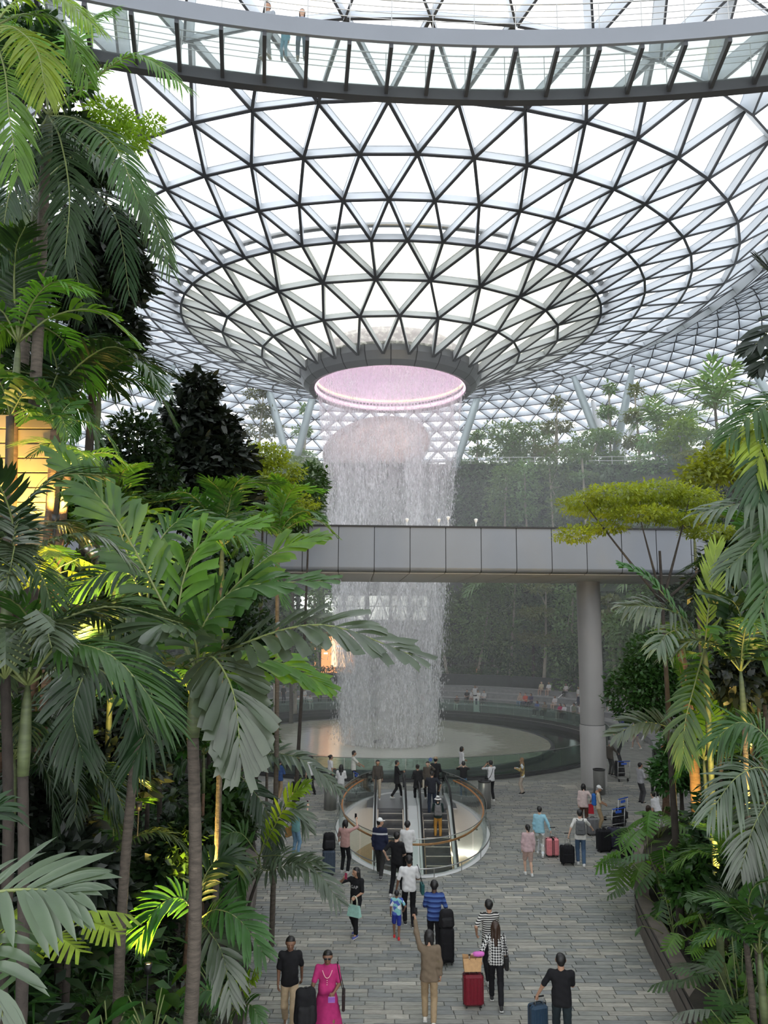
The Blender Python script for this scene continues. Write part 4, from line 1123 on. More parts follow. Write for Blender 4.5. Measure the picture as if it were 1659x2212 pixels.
# ------------------------------------------------------------------ person
def ik(a, b, l1, l2, pole):
    d = b - a; L = np.linalg.norm(d)
    if L > (l1 + l2) * .995: b = a + d / L * (l1 + l2) * .995; d = b - a; L = np.linalg.norm(d)
    x = (l1 * l1 - l2 * l2 + L * L) / (2 * L); h = math.sqrt(max(0, l1 * l1 - x * x))
    t = d / L; p = pole - t * (pole @ t); p = p / (np.linalg.norm(p) + 1e-9)
    return a + t * x + p * h, b
CLOTH = {}
def cloth(col, kind='plain', col2=None, rough=.85):
    key = (tuple(col), kind, tuple(col2) if col2 else None)
    if key in CLOTH: return CLOTH[key]
    nm = 'fabric_%s_%02d' % (kind, len(CLOTH))
    m = mat(nm, col, rough=rough, noise=.10, nscale=14, bump=.25, bscale=120, spec=.25)
    if kind != 'plain':
        nt = m.node_tree; b = nt.nodes['Principled BSDF']; L = nt.links.new
        tc = nt.nodes.new('ShaderNodeTexCoord')
        rp = nt.nodes.new('ShaderNodeValToRGB'); rp.color_ramp.interpolation = 'CONSTANT'
        rp.color_ramp.elements[0].color = (*col, 1); rp.color_ramp.elements[1].color = (*col2, 1); rp.color_ramp.elements[1].position = .5
        if kind in ('stripe', 'widestripe', 'thinstripe', 'band'):
            sx = nt.nodes.new('ShaderNodeSeparateXYZ'); L(tc.outputs['Object'], sx.inputs[0])
            m1 = nt.nodes.new('ShaderNodeMath'); m1.operation = 'MULTIPLY'; m1.inputs[1].default_value = {'stripe': 22, 'widestripe': 9.0, 'thinstripe': 26, 'band': 1.0}[kind]; L(sx.outputs['Z'], m1.inputs[0])
            fr = nt.nodes.new('ShaderNodeMath'); fr.operation = 'FRACT'; L(m1.outputs['Value'], fr.inputs[0])
            L(fr.outputs['Value'], rp.inputs['Fac'])
            if kind == 'band':
                rp.color_ramp.elements[1].position = .28
                e = rp.color_ramp.elements.new(.335); e.color = (*col, 1)
            if kind == 'widestripe':
                rp.color_ramp.elements[1].position = .62; e = rp.color_ramp.elements.new(.3); e.color = (col[0] * .35, col[1] * .35, col[2] * .5, 1)
        elif kind == 'check':
            mp = nt.nodes.new('ShaderNodeMapping'); mp.inputs['Scale'].default_value = (26, 26, 26); mp.inputs['Rotation'].default_value = (0, .78, 0); L(tc.outputs['Object'], mp.inputs['Vector'])
            ck = nt.nodes.new('ShaderNodeTexChecker'); ck.inputs['Scale'].default_value = 1.0; L(mp.outputs['Vector'], ck.inputs['Vector']); L(ck.outputs['Fac'], rp.inputs['Fac'])
        elif kind == 'print':
            vz = nt.nodes.new('ShaderNodeTexVoronoi'); vz.inputs['Scale'].default_value = 9; L(tc.outputs['Object'], vz.inputs['Vector'])
            sp = nt.nodes.new('ShaderNodeSeparateColor'); L(vz.outputs['Color'], sp.inputs[0]); L(sp.outputs[0], rp.inputs['Fac'])
            e = rp.color_ramp.elements.new(.78); e.color = (.75, .8, .82, 1)
        L(rp.outputs['Color'], b.inputs['Base Color'])
    CLOTH[key] = m
    return m
SKIN = {'light': mat('skin_light', (.62, .40, .29), rough=.5, spec=.35), 'tan': mat('skin_tan', (.42, .24, .155), rough=.5, spec=.35), 'brown': mat('skin_brown', (.20, .105, .065), rough=.5, spec=.35), 'dark': mat('skin_dark', (.085, .048, .035), rough=.5, spec=.35)}
HAIRM = {'black': mat('hair_black', (.010, .009, .009), rough=.45), 'brown': mat('hair_brown', (.035, .018, .010), rough=.45), 'grey': mat('hair_grey', (.28, .28, .28), rough=.6), 'white': mat('hair_white', (.6, .6, .58), rough=.6)}
mat('eye_white', (.75, .74, .72), rough=.3); mat('eye_dark', (.012, .009, .008), rough=.2); mat('lips', (.35, .12, .10), rough=.5); mat('screen_black', (.01, .01, .012), rough=.15)
WHITE, BLACK = (.72, .72, .70), (.012, .012, .014)
ARM = {'down': (.235, .03, .80), 'swing_f': (.22, .22, .86), 'swing_b': (.24, -.20, .84), 'phone': (.07, .33, 1.22), 'phone_face': (.10, .30, 1.50), 'up': (.26, .22, 1.92), 'upside': (.30, .30, 1.72),
       'bent': (.12, .26, 1.06), 'pocket': (.22, .08, .92), 'handle': (.40, -.12, .92), 'handle_f': (.36, .30, .95), 'behind': (.26, -.36, .90), 'hip': (.30, -.02, 1.03), 'reach': (.50, .42, 1.0), 'strap': (.13, .17, 1.30), 'head': (.10, .12, 1.70), 'cart': (.17, .45, 1.06), 'lap': (.10, .34, .66), 'kid': (.30, .06, .78)}
def person(loc, face, h=1.70, top=None, bottom=None, skin='light', hair='short', hairc='black', arms=('down', 'down'), legs='stand', cell=.018, label='', sleeve=.45, tops='shirt', bots='trousers',
           shoe=WHITE, hat=None, hatc=WHITE, lean=0.0, wide=1.0, tkind='plain', tcol2=None, bkind='plain', bcol2=None, extra=None, look=0.0, group=None, grips=('relax', 'relax'), z0=0.0, nod=0.0, sole=None):
    """face: heading in degrees, 0 looks along +y (away from the camera), 180 towards it; arms = (left, right)"""
    s = h / 1.75
    root = empty('person', loc, math.radians(-face), label=label, cat='person', group=group)
    W = wide
    sit = legs == 'sit'; crouch = legs == 'crouch'
    hipz = .46 if sit else (.38 if crouch else .93)
    dz = hipz - .93
    sl = math.sin(lean); cl = math.cos(lean)
    def T(x, y, z):  # torso frame leaning forward about the hips
        zz = z - .93
        return Vv(x, y * cl + zz * sl, hipz + zz * cl - y * sl)
    hip = [T(-.085 * W, 0, .90), T(.085 * W, 0, .90)]
    sh = [T(-.175 * W, -.01, 1.43), T(.175 * W, -.01, 1.43)]
    # legs
    foot_yaw = [0, 0]
    if sit: ank = [Vv(-.12, .46, .09), Vv(.12, .44, .09)]
    elif crouch: ank = [Vv(-.12, .05, .09), Vv(.12, .16, .09)]
    elif legs == 'walk': ank = [Vv(-.085, .26, .10), Vv(.085, -.27, .13)]
    elif legs == 'walk2': ank = [Vv(-.085, -.27, .13), Vv(.085, .26, .10)]
    elif legs == 'step': ank = [Vv(-.085, .13, .09), Vv(.085, -.14, .10)]
    elif legs == 'run': ank = [Vv(-.1, .45, .12), Vv(.1, -.42, .2)]
    else: ank = [Vv(-.11 * W, .02, .09), Vv(.11 * W, -.02, .09)]
    kn = []
    for i in (0, 1):
        k_, a_ = ik(hip[i], ank[i], .43, .42, Vv((-1, 1)[i] * .08, 1, 0)); kn.append(k_); ank[i] = a_
    # arms
    el, wr = [], []
    for i in (0, 1):
        t = arms[i]; t = ARM[t] if isinstance(t, str) else t
        sgn = -1 if i == 0 else 1
        tg = T(sgn * t[0] * (W if t[2] < 1.2 else 1), t[1], t[2]) if not (sit and t[2] < .8) else Vv(sgn * t[0], t[1], t[2])
        pole = Vv(sgn * .6, -.6, -.5) if t[2] < 1.35 else Vv(sgn * 1, .2, -.6)
        e_, w_ = ik(sh[i], tg, .29, .25, pole); el.append(e_); wr.append(w_)
    neck = T(0, -.01, 1.50); hc = T(0, .025 + .03 * nod, 1.635)
    # skin: torso core, neck, arms, legs (one surface), then head and hands joined on
    body = [(T(-.05 * W, 0, .97), T(.05 * W, 0, .97), .06, .06), (T(0, 0, 1.0), T(0, 0, 1.3), .06, .062), (T(-.07 * W, 0, 1.36), T(.07 * W, 0, 1.36), .055, .055), (sh[0], sh[1], .040, .040), (T(0, -.015, 1.42), hc + Vv(0, -.03, -.10), .062, .052)]
    for i in (0, 1):
        body += [(sh[i], el[i], .042, .036), (el[i], wr[i], .037, .025), (hip[i], kn[i], .078, .052), (kn[i], kn[i] + (ank[i] - kn[i]) * .35, .050, .052), (kn[i] + (ank[i] - kn[i]) * .35, ank[i], .052, .034), (ank[i], ank[i] + Vv(0, .10, -.045), .032, .026)]
    parts = []
    V, F = sdf_mesh(body, cell, .03)
    Vs, Fs = [V], [F]; off = len(V)
    hcell = .0095 if cell < .018 else (.015 if cell < .028 else .024)
    HV, HF = head_mesh(hcell)
    rl = math.radians(look); R = np.array([[math.cos(rl), math.sin(rl), 0], [-math.sin(rl), math.cos(rl), 0], [0, 0, 1]])
    nd = nod * .6; Rx_ = np.array([[1, 0, 0], [0, math.cos(nd), -math.sin(nd)], [0, math.sin(nd), math.cos(nd)]])
    HR = lambda v: (np.asarray(v) @ Rx_) @ R + hc
    Vs.append(HR(HV)); Fs.append(HF + off); off += len(HV)
    ccell = .008 if cell < .018 else (.012 if cell < .028 else .022)
    for i in (0, 1):
        hv, hf = hand_mesh(grips[i], ccell)
        sgn = -1 if i == 0 else 1
        v = hv.copy()
        v[:, 0] *= sgn  # palms face inwards
        f = hf if sgn > 0 else hf[:, ::-1]
        d = wr[i] - el[i]; d /= np.linalg.norm(d)
        zax = -d; fwd = Vv(0, 1, 0) if abs(d[1]) < .75 else Vv(-sgn * .5, 0, 1)
        yax = fwd - zax * (fwd @ zax); yax /= np.linalg.norm(yax); xax = np.cross(yax, zax)
        v = v[:, :1] * xax + v[:, 1:2] * yax + v[:, 2:] * zax + wr[i]
        Vs.append(v); Fs.append(f + off); off += len(v)
    me = np_mesh('body', np.concatenate(Vs) * s, np.concatenate(Fs), True)
    bo = link('body', me, root, SKIN[skin])
    if cell < .018:
        for sx in (-1, 1):
            mb = MB(); c = HR(Vv(sx * .033, .079, .004)[None])[0] * s
            mb.lathe([(.001, .011), (.008, .008), (.011, 0), (.008, -.008), (.001, -.011)], 10, c)
            link('eye', mb.mesh('eye', True), root, M['eye_dark'])
        mb = MB(); c = [HR(Vv(x, .0955 - abs(x) * .25, -.061)[None])[0] * s for x in (-.02, -.01, 0, .01, .02)]; mb.tube(c, [.002, .005, .006, .005, .002], 6); link('mouth', mb.mesh('mouth', True), root, M['lips'])
    def cl_mesh(name, prims, m, cuts=(), k=.05, wob=.003, par=root):
        V, F = sdf_mesh(prims, cell, k, cuts, wobble=wob)
        return link(name, np_mesh(name, V * s, F, True), par, m)
    # upper garment
    hem = {'shirt': .86, 'jacket': .82, 'crop': .98, 'dress': .42, 'tunic': .70, 'tucked': .95}[tops]
    tp = [(T(sx * .085 * W, .0, 1.36), T(sx * .058 * W, .006, 1.10), .092, .096) for sx in (-1, 1)] + [(T(sx * .058 * W, .006, 1.10), T(sx * .072 * W, 0, .92), .096, .108) for sx in (-1, 1)]
    tp += [(T(0, .0, 1.34), T(0, .005, .95), .10, .112), (sh[0] * .97 + sh[1] * .03, sh[1] * .97 + sh[0] * .03, .056, .056), (T(0, -.015, 1.42), T(0, -.018, 1.475), .075, .066)]
    if W > 1.08: tp += [(T(-.05 * W, .05, 1.05), T(.05 * W, .05, 1.05), .12, .12)]
    if tops in ('jacket', 'tunic', 'dress'): tp += [(T(-.08 * W, 0, .84), T(.08 * W, 0, .84), .112, .112)]
    if tops == 'tunic': tp += [(T(-.09 * W, 0, .72), T(.09 * W, 0, .72), .13, .13)]
    if tops == 'dress': tp += [(T(-.09, 0, .85), Vv(-.19, 0, .1), .12, .19), (T(.09, 0, .85), Vv(.19, 0, .1), .12, .19), (T(0, .02, .85), Vv(0, .12, .1), .14, .22), (T(0, -.02, .85), Vv(0, -.12, .1), .14, .22)]; hem = .06
    for i in (0, 1):
        u = sleeve
        if u <= .5:
            e = sh[i] + (el[i] - sh[i]) * min(1, u * 2)
            tp += [(sh[i], e, .056, .056)]
        else:
            e = el[i] + (wr[i] - el[i]) * (u - .5) * 2
            tp += [(sh[i], el[i], .056, .050), (el[i], e, .050, .043)]
    hp = Vv(0, 0, hem + dz) if tops == 'dress' else T(0, 0, hem)
    if tops == 'dress': hp = Vv(0, 0, .07); cn = Vv(0, 0, -1)
    else: cn = Vv(0, -sl, -cl)
    nk = T(0, .0, 1.475); upn = Vv(0, sl + .25, cl)
    # the neck line only trims the collar, never raised arms, so it is a small cone left open by the neck itself
    tm = cloth(top, tkind, tcol2) if top is not None else None
    topo = None
    if tm is not None:
        topo = cl_mesh(tops if tops not in ('crop', 'tucked') else 'shirt', tp, tm, [(hp, cn)])
    if bottom is not None:
        leg_end = {'trousers': .93, 'shorts': .42, 'capri': .75, 'skirt': .5}[bots]
        bp = [(T(-.07 * W, 0, .95), T(.07 * W, 0, .95), .098, .098)]
        for i in (0, 1):
            if bots == 'skirt': bp += [(hip[i], hip[i] + (ank[i] - hip[i]) * .5 + Vv((-1, 1)[i] * .04, 0, 0), .10, .12)]
            elif bots == 'shorts': bp += [(hip[i], kn[i] + (hip[i] - kn[i]) * .12, .094, .088)]
            else: bp += [(hip[i], kn[i], .092, .070), (kn[i], kn[i] + (ank[i] - kn[i]) * leg_end, .070, .060 if bots == 'trousers' else .06)]
        cl_mesh('trousers' if bots in ('trousers', 'capri') else bots, bp, cloth(bottom, bkind, bcol2), [(T(0, 0, 1.03), Vv(0, sl, cl))], k=.03)
    sm = cloth(shoe, rough=.6); wm = cloth(sole if sole else (.6, .6, .58))
    for i in (0, 1):
        d = Vv(0, 1, 0); a = ank[i]
        base = a + Vv(0, 0, -.09)
        pitch = -.5 if (a[2] > .115) else 0.0
        heel = a + Vv(0, -.045, -.052); toe = a + Vv(0, .15, -.062 + pitch * .06)
        V, F = sdf_mesh([(heel, toe, .042, .036), (heel + Vv(0, .02, .02), a + Vv(0, 0, .0), .038, .04)], max(cell * .75, .01), .02, [((0, 0, base[2] + (min(0, pitch * .06))), Vv(0, 0, -1))])
        so = link('shoe', np_mesh('shoe', V * s, F, True), root, sm)
        if cell < .03:
            mb = MB(); b0 = (base + Vv(0, .05, .012 + (pitch * .03))) * s; mb.bevel_box(b0, (.085 * s, .27 * s, .024 * s), .008); link('sole', mb.mesh('sole', False), so, wm)
    if hair and hair != 'none':
        V, F = hair_mesh(hair, hcell)
        link('hair' if hair != 'headscarf' else 'headscarf', np_mesh('hair', HR(V) * s, F, True), root, HAIRM[hairc] if hair != 'headscarf' else cloth(hatc))
    if hat:
        if hat == 'cap':
            V, F = sdf_mesh([((0, -.015, .052), (0, -.015, .054), .104, .104)], hcell, 0, [((0, 0, .045), Vv(0, -.1, -1))])
            V2, F2 = sdf_mesh([((-.045, .10, .052), (.045, .10, .052), .022, .022), ((-.03, .14, .046), (.03, .14, .046), .022, .022)], hcell, .03, [((0, 0, .058), Vv(0, 0, 1)), ((0, 0, .044), Vv(0, 0, -1))])
        else:
            V, F = sdf_mesh([((0, -.01, .06), (0, -.01, .085), .105, .085)], hcell, 0, [((0, 0, .04), Vv(0, 0, -1))])
            mb = MB(); mb.lathe([(.10, .05), (.165, .015), (.168, .02), (.10, .062)], 24, (0, -.01, 0)); V2 = np.concatenate(mb.V); F2 = np.concatenate(mb.F)
        ho = link('hat', np_mesh('hat', HR(V) * s, F, True), root, cloth(hatc)); link('brim', np_mesh('brim', HR(V2) * s, F2, True), ho, cloth(hatc))
    J = dict(root=root, s=s, el=[e * s for e in el], wr=[w * s for w in wr], sh=[q * s for q in sh], hc=hc * s, T=lambda *a: T(*a) * s, top=topo, HR=lambda v: HR(np.asarray(v)[None])[0] * s)
    if extra: extra(J)
    return J
def w2(J, v):
    """person-local point to world"""
    r = J['root']; return Matrix.Translation(r.location) @ Matrix.Rotation(r.rotation_euler.z, 4, 'Z') @ Vector(v)

# things carried -------------------------------------------------------------
def add_phone(i, label, col=(.01, .01, .012)):
    def f(J):
        w = J['wr'][i]; d = w - J['el'][i]; d = d / np.linalg.norm(d)
        p = w + d * .11 * J['s'] + Vv((1, -1)[i] * .02, 0.02, 0.0)
        o = empty('phone', w2(J, p), J['root'].rotation_euler.z, label=label, cat='phone')
        mb = MB(); mb.bevel_box((0, 0, .02), (.075, .010, .155), .004); mb.build('case', cloth(col, rough=.3), o)
        mb = MB(); mb.box((0, -.0058, .02), (.066, .001, .142)); mb.build('screen', M['screen_black'], o)
    return f
def backpack(J, col, label, front=False, col2=(.03, .03, .03)):
    sg = 1 if front else -1
    o = empty('backpack', w2(J, J['T'](0, sg * .16, 1.0)), J['root'].rotation_euler.z, label=label, cat='backpack')
    s = J['s']
    V, F = soft_box(.30, .16, .44, .06, .016, top=.82)
    link('bag_body', np_mesh('bag_body', V * s, F, True), o, cloth(col))
    V, F = sdf_mesh([((-.07, sg * .07, .06), (.07, sg * .07, .06), .035, .035), ((-.06, sg * .07, .18), (.06, sg * .07, .18), .032, .032)], .016, .03)
    link('front_pocket', np_mesh('front_pocket', V * s, F, True), o, cloth(tuple(c * .8 for c in col)))
    for sx in (-1, 1):
        mb = MB(); mb.tube(sample_curve([(sx * .08, -sg * .05, .40), (sx * .105, -sg * .10, .47), (sx * .115, -sg * .235, .40), (sx * .12, -sg * .265, .22), (sx * .11, -sg * .06, .08)], 14) * s, .017, 6); mb.build('strap', cloth(col2), o, True)
def shoulder_bag(J, i, col, label, size=(.26, .10, .22), drop=.62, strapc=(.02, .02, .02), dx=.14):
    s = J['s']; sg = -1 if i == 0 else 1
    top = J['sh'][i]; c = top + Vv(sg * dx * s, 0.02, -drop * s)
    o = empty('handbag', w2(J, c), J['root'].rotation_euler.z, label=label, cat='bag')
    mb = MB(); mb.bevel_box((0, 0, 0), (size[1], size[0], size[2]), .02); mb.build('bag_body', cloth(col, rough=.55), o)
    mb = MB(); mb.bevel_box((sg * .0, 0, size[2] * .3), (size[1] * 1.04, size[0] * 1.02, size[2] * .42), .015); mb.build('flap', cloth(tuple(x * .9 for x in col), rough=.55), o)
    t = top - c
    mb = MB(); mb.tube(sample_curve([(0, -size[0] * .42, size[2] * .5), (t[0] * .85, t[1] - .05, t[2] + .045), (t[0] * .9, t[1] + .05, t[2] + .04), (0, size[0] * .42, size[2] * .5)], 16), .008, 6); mb.build('strap', cloth(strapc), o, True)
def tote(J, i, col, label, size=(.34, .13, .26)):
    s = J['s']; w = J['wr'][i]
    c = w + Vv(0, .02, -.30)
    o = empty('handbag', w2(J, c), J['root'].rotation_euler.z, label=label, cat='bag')
    V = []
    a, b, h_ = size
    mb = MB(); V = [(-a/2*1.08, -b/2, -h_/2), (a/2*1.08, -b/2, -h_/2), (a/2*1.08, b/2, -h_/2), (-a/2*1.08, b/2, -h_/2), (-a/2*.86, -b/4, h_/2), (a/2*.86, -b/4, h_/2), (a/2*.86, b/4, h_/2), (-a/2*.86, b/4, h_/2)]
    mb.add(V, [[0,3,2,1],[4,5,6,7],[0,1,5,4],[1,2,6,5],[2,3,7,6],[3,0,4,7]]); mb.build('bag_body', cloth(col, rough=.45), o)
    for y_ in (-.03, .03):
        mb = MB(); mb.tube(sample_curve([(-a*.25, y_, h_/2-.02), (-a*.2, y_ * .5, h_/2+.16), (0, 0, h_/2+.22), (a*.2, y_ * .5, h_/2+.16), (a*.25, y_, h_/2-.02)], 14), .008, 6); mb.build('bag_handle', cloth((.6, .62, .5)), o, True)

# luggage ---------------------------------------------------------------------
mat('wheel', (.015, .015, .016), rough=.5)
def suitcase(loc, rz, w=.45, h=.68, d=.28, col=(.02, .02, .02), label='', handle=.35, rib=True, soft=False, strap=None):
    o = empty('suitcase', loc, rz, label=label, cat='suitcase')
    m = cloth(col, rough=.75 if soft else .3)
    mb = MB()
    if soft:
        V, F = soft_box(w, d, h, .06, .02); V = V + np.array([0, 0, .05])
        body = link('shell', np_mesh('shell', V, F, True), o, m)
        mb = MB(); mb.bevel_box((0, -d/2 + .0, h*.42), (w*.72, .05, h*.48), .02); mb.build('pocket', m, o)
    else:
        mb.bevel_box((0, 0, h/2 + .05), (w, d, h), .045); body = mb.build('shell', m, o)
        if rib:
            for k in range(5):
                for sy in (-1, 1):
                    mb = MB(); mb.bevel_box((-w*.36 + k*w*.18, sy*d/2, h/2+.05), (.028, .018, h*.86), .006); mb.build('rib', m, o)
        mb = MB(); mb.box((0, 0, h/2 + .05), (w+.006, .012, h+.006)); mb.build('zip_seam', M['rubber'], o)
    if strap:
        mb = MB(); mb.box((0, 0, h/2+.05), (.07, d+.012, h+.012)); mb.build('luggage_strap', cloth(strap), o)
    wm = MB(); wm.tube([(-.012, 0, 0), (.012, 0, 0)], .032, 10); wm = wm.mesh('wheel', True); wm.materials.append(M['wheel'])
    for sx in (-1, 1):
        for sy in (-1, 1):
            q = link('wheel', wm, o); q.location = (sx*(w/2-.06), sy*(d/2-.06), .032)
    if handle:
        mb = MB(); z0_ = h+.04; z1_ = h+.05+handle
        mb.tube([(-.085, -d*.25, z0_), (-.085, -d*.25, z1_)], .010, 6); mb.tube([(.085, -d*.25, z0_), (.085, -d*.25, z1_)], .010, 6); mb.build('handle_tubes', M['stainless'], o, True)
        mb = MB(); mb.tube([(-.1, -d*.25, z1_), (.1, -d*.25, z1_)], .016, 8); mb.build('grip', M['rubber'], o, True)
    mb = MB(); mb.tube(sample_curve([(-.08, 0, h+.05), (-.06, 0, h+.085), (.06, 0, h+.085), (.08, 0, h+.05)], 8), .012, 6); mb.build('carry_handle', M['rubber'], o, True)
    return o
def trolley(loc, rz, label):
    o = empty('luggage_trolley', loc, rz, label=label, cat='luggage trolley')
    mb = MB()
    for sx in (-1, 1):
        mb.tube([(sx*.28, .45, .16), (sx*.32, -.40, .16), (sx*.32, -.48, 1.0)], .018, 6)
    for y_ in (.4, .15, -.1, -.35): mb.tube([(-.3, y_, .16), (.3, y_, .16)], .012, 6)
    for z_ in (.45, .72): mb.tube([(-.32, -.44 - z_*.02, z_), (.32, -.44 - z_*.02, z_)], .012, 6)
    mb.build('frame', M['stainless'], o, True)
    mb = MB(); mb.tube([(-.33, -.48, 1.0), (.33, -.48, 1.0)], .022, 8); mb.build('push_bar', cloth((.03, .09, .45)), o, True)
    mb = MB(); mb.bevel_box((0, -.47, .88), (.30, .03, .10), .008); mb.build('sign_board', cloth((.05, .13, .55)), o)
    wm = MB(); wm.tube([(-.02, 0, 0), (.02, 0, 0)], .08, 12); wm = wm.mesh('wheel', True); wm.materials.append(M['wheel'])
    for p in ((-.24, -.36, .08), (.24, -.36, .08), (0, .38, .08)): q = link('wheel', wm, o); q.location = p
    return o
# ------------------------------------------------------------------ the crowd
def PH(px, py, h, z0=0.0):
    """floor position of somebody h tall whose head top is seen at the pixel"""
    p = onz(px, py, h + z0); return Vector((p.x, p.y, z0))
def LP(px, py, z=0.0):
    return onz(px, py, z)
NEAR, MID, FAR = .0155, .024, .038
NAVY, JEANS, BEIGE, KHAKI, GREY = (.018, .022, .05), (.07, .12, .20), (.52, .40, .26), (.33, .24, .14), (.2, .2, .2)
def many(*fs):
    def f(J):
        for g in fs: g(J)
    return f

# --- nearest people
person(PH(628, 2024, 1.74), 176, 1.74, BLACK, BEIGE, 'brown', 'short', 'black', ('swing_b', 'down'), 'walk', NEAR, 'man in black polo shirt and beige trousers walking towards the camera at the bottom left', sleeve=.42)
def pink(J):
    HRf = J['HR']
    mb = MB()
    for sx in (-1, 1): mb.bevel_box(HRf((sx * .034, .094, .006)), (.052, .012, .036), .004)
    mb.tube([HRf((-.034, .098, .01)), HRf((.034, .098, .01))], .004, 6); mb.tube([HRf((.06, .09, .01)), HRf((.092, -.01, .02))], .003, 6); mb.tube([HRf((-.06, .09, .01)), HRf((-.092, -.01, .02))], .003, 6)
    o = empty('sunglasses', w2(J, (0, 0, 0)), J['root'].rotation_euler.z, label='dark sunglasses on the woman in the pink dress', cat='sunglasses')
    mb.build('frame', M['screen_black'], o)
    # woven trim at the neck and sleeves
    mb = MB(); T_ = J['T']
    mb.tube(sample_curve([T_(-.10, .085, 1.42), T_(-.05, .118, 1.32), T_(0, .13, 1.29), T_(.05, .118, 1.32), T_(.10, .085, 1.42)], 16), .008, 6)
    for z_ in (1.25, 1.21, 1.17): mb.tube([T_(-.012, .135, z_), T_(.012, .135, z_)], .008, 6)
    mb.build('neck_trim', cloth((.85, .45, .50)), J['top'], True)
    shoulder_bag(J, 0, (.03, .02, .02), 'dark brown folder bag under the arm of the woman in pink', (.30, .06, .30), .60)
    w = J['wr'][0]; o = empty('passport', w2(J, w + Vv(.03, .10, -.06)), J['root'].rotation_euler.z, label='purple booklet in the hand of the woman in pink', cat='booklet')
    mb = MB(); mb.bevel_box((0, 0, 0), (.13, .012, .10), .003); mb.build('cover', cloth((.30, .12, .45)), o); mb = MB(); mb.box((0, 0, .0), (.126, .006, .104)); mb.build('pages', cloth((.7, .7, .66)), o)
person(PH(708, 2054, 1.66), 178, 1.66, (.42, .03, .15), None, 'brown', 'back', 'black', ('bent', (.30, .26, .92)), 'stand', NEAR, 'woman in a long bright pink dress and sunglasses pushing a bag at the bottom', sleeve=.40, tops='dress', extra=pink, shoe=(.1, .06, .04), wide=1.10, grips=('grip', 'grip'), tkind='plain')
p = LP(655, 2205, .0)
def big_backpack(loc, rz, label, h=.62, w=.40):
    o = empty('backpack', loc, rz, label=label, cat='backpack')
    V, F = soft_box(w, w * .6, h, .08, .018, .06, .8)
    link('bag_body', np_mesh('bag_body', V, F, True), o, cloth(BLACK))
    V, F = soft_box(w * .7, .10, h * .5, .04, .018); V = V + np.array([0, -w * .31, .05])
    link('front_pocket', np_mesh('front_pocket', V, F, True), o, cloth((.02, .02, .022)))
    mb = MB(); mb.tube(sample_curve([(-.05, 0, h-.06), (-.03, 0, h+.01), (.03, 0, h+.01), (.05, 0, h-.06)], 8), .012, 6); mb.build('top_loop', M['rubber'], o, True)
    for sx in (-1, 1): mb = MB(); mb.tube(sample_curve([(sx*.07, .10, h-.1), (sx*.09, .17, h*.6), (sx*.08, .10, .12)], 10), .02, 6); mb.build('strap', cloth(BLACK), o, True)
pk = PH(708, 2054, 1.66)
sc = suitcase((pk.x - .37, pk.y - .42, 0), 0, .40, .52, .26, BLACK, 'black cabin case under the black backpack pushed by the woman in pink', handle=.0, soft=True)
big_backpack(Vector((pk.x - .37, pk.y - .42, .56)), .2, 'black backpack standing on the case pushed by the woman in pink')

person(PH(927, 2011, 1.74), 4, 1.74, (.17, .13, .09), (.34, .25, .15), 'tan', 'bob', 'black', ((.30, .28, 1.90), 'down'), 'step', NEAR, 'person in brown jacket and khaki trousers raising a phone at the bottom centre', sleeve=.92, tops='jacket', shoe=(.7, .68, .62), extra=add_phone(0, 'black phone held up by the person in the brown jacket'), grips=('grip', 'relax'))
def checkbag(J):
    mb = MB()
    shoulder_bag(J, 1, (.02, .02, .02), 'dark shoulder bag on the woman in the black-and-white check top', (.24, .09, .26), .52, dx=.06)
person(PH(1070, 1992, 1.64), 4, 1.64, (.03, .03, .03), BLACK, 'tan', 'long', 'brown', ((.34, -.05, .95), 'down'), 'walk', NEAR, 'woman with long hair in a black-and-white check top walking beside the red suitcase', sleeve=.6, tops='shirt', tkind='check', tcol2=(.6, .6, .58), shoe=(.03, .03, .03), extra=checkbag, grips=('grip', 'relax'))
sp_ = LP(1024, 2182)
suitcase((sp_.x, sp_.y + .15, 0), .05, .42, .60, .27, (.16, .012, .022), 'dark red hard-shell suitcase with a paper bag on top', handle=.38)
o = empty('paper_bag', (sp_.x - .02, sp_.y + .13, .72), .05, label='crumpled brown paper bag standing on the red suitcase', cat='bag')
mb = MB(); V_ = [(-.17,-.10,0),(.17,-.10,0),(.17,.10,0),(-.17,.10,0),(-.20,-.08,.25),(.20,-.09,.27),(.19,.08,.24),(-.19,.09,.28)]
mb.add(V_, [[0,3,2,1],[0,1,5,4],[1,2,6,5],[2,3,7,6],[3,0,4,7]]); mb.build('bag_body', cloth((.55, .34, .17)), o)
mb = MB(); mb.tube(sample_curve([(-.06, -.10, .24), (-.05, -.12, .33), (.05, -.12, .33), (.06, -.10, .24)], 10), .006, 6); mb.build('bag_handle', cloth((.3, .16, .08)), o, True)
o = empty('neck_pillow', (sp_.x + .10, sp_.y + .05, 1.06), .1, label='bright pink rolled sleeve hanging over the red suitcase handle', cat='pillow')  # stands for the pink-sleeved arm at the suitcase handle
mb = MB(); mb.tube([(-.11, 0, 0), (-.06, 0, .005), (.0, 0, .0), (.10, 0, .005), (.13, 0, 0)], [.03, .05, .052, .05, .03], 12); mb.build('roll', cloth((.62, .16, .50)), o, True)
mb = MB(); mb.tube([(-.155, 0, 0), (-.1, 0, 0)], [.018, .03], 10); mb.build('end_cap', cloth((.5, .3, .3)), o, True)
person(PH(1056, 1945, 1.70), 355, 1.70, (.62, .61, .58), BLACK, 'tan', 'short', 'black', ('hip', 'phone'), 'walk2', NEAR, 'person in a black-and-white striped T-shirt walking away behind the check top', sleeve=.42, tkind='stripe', tcol2=(.02, .02, .02))
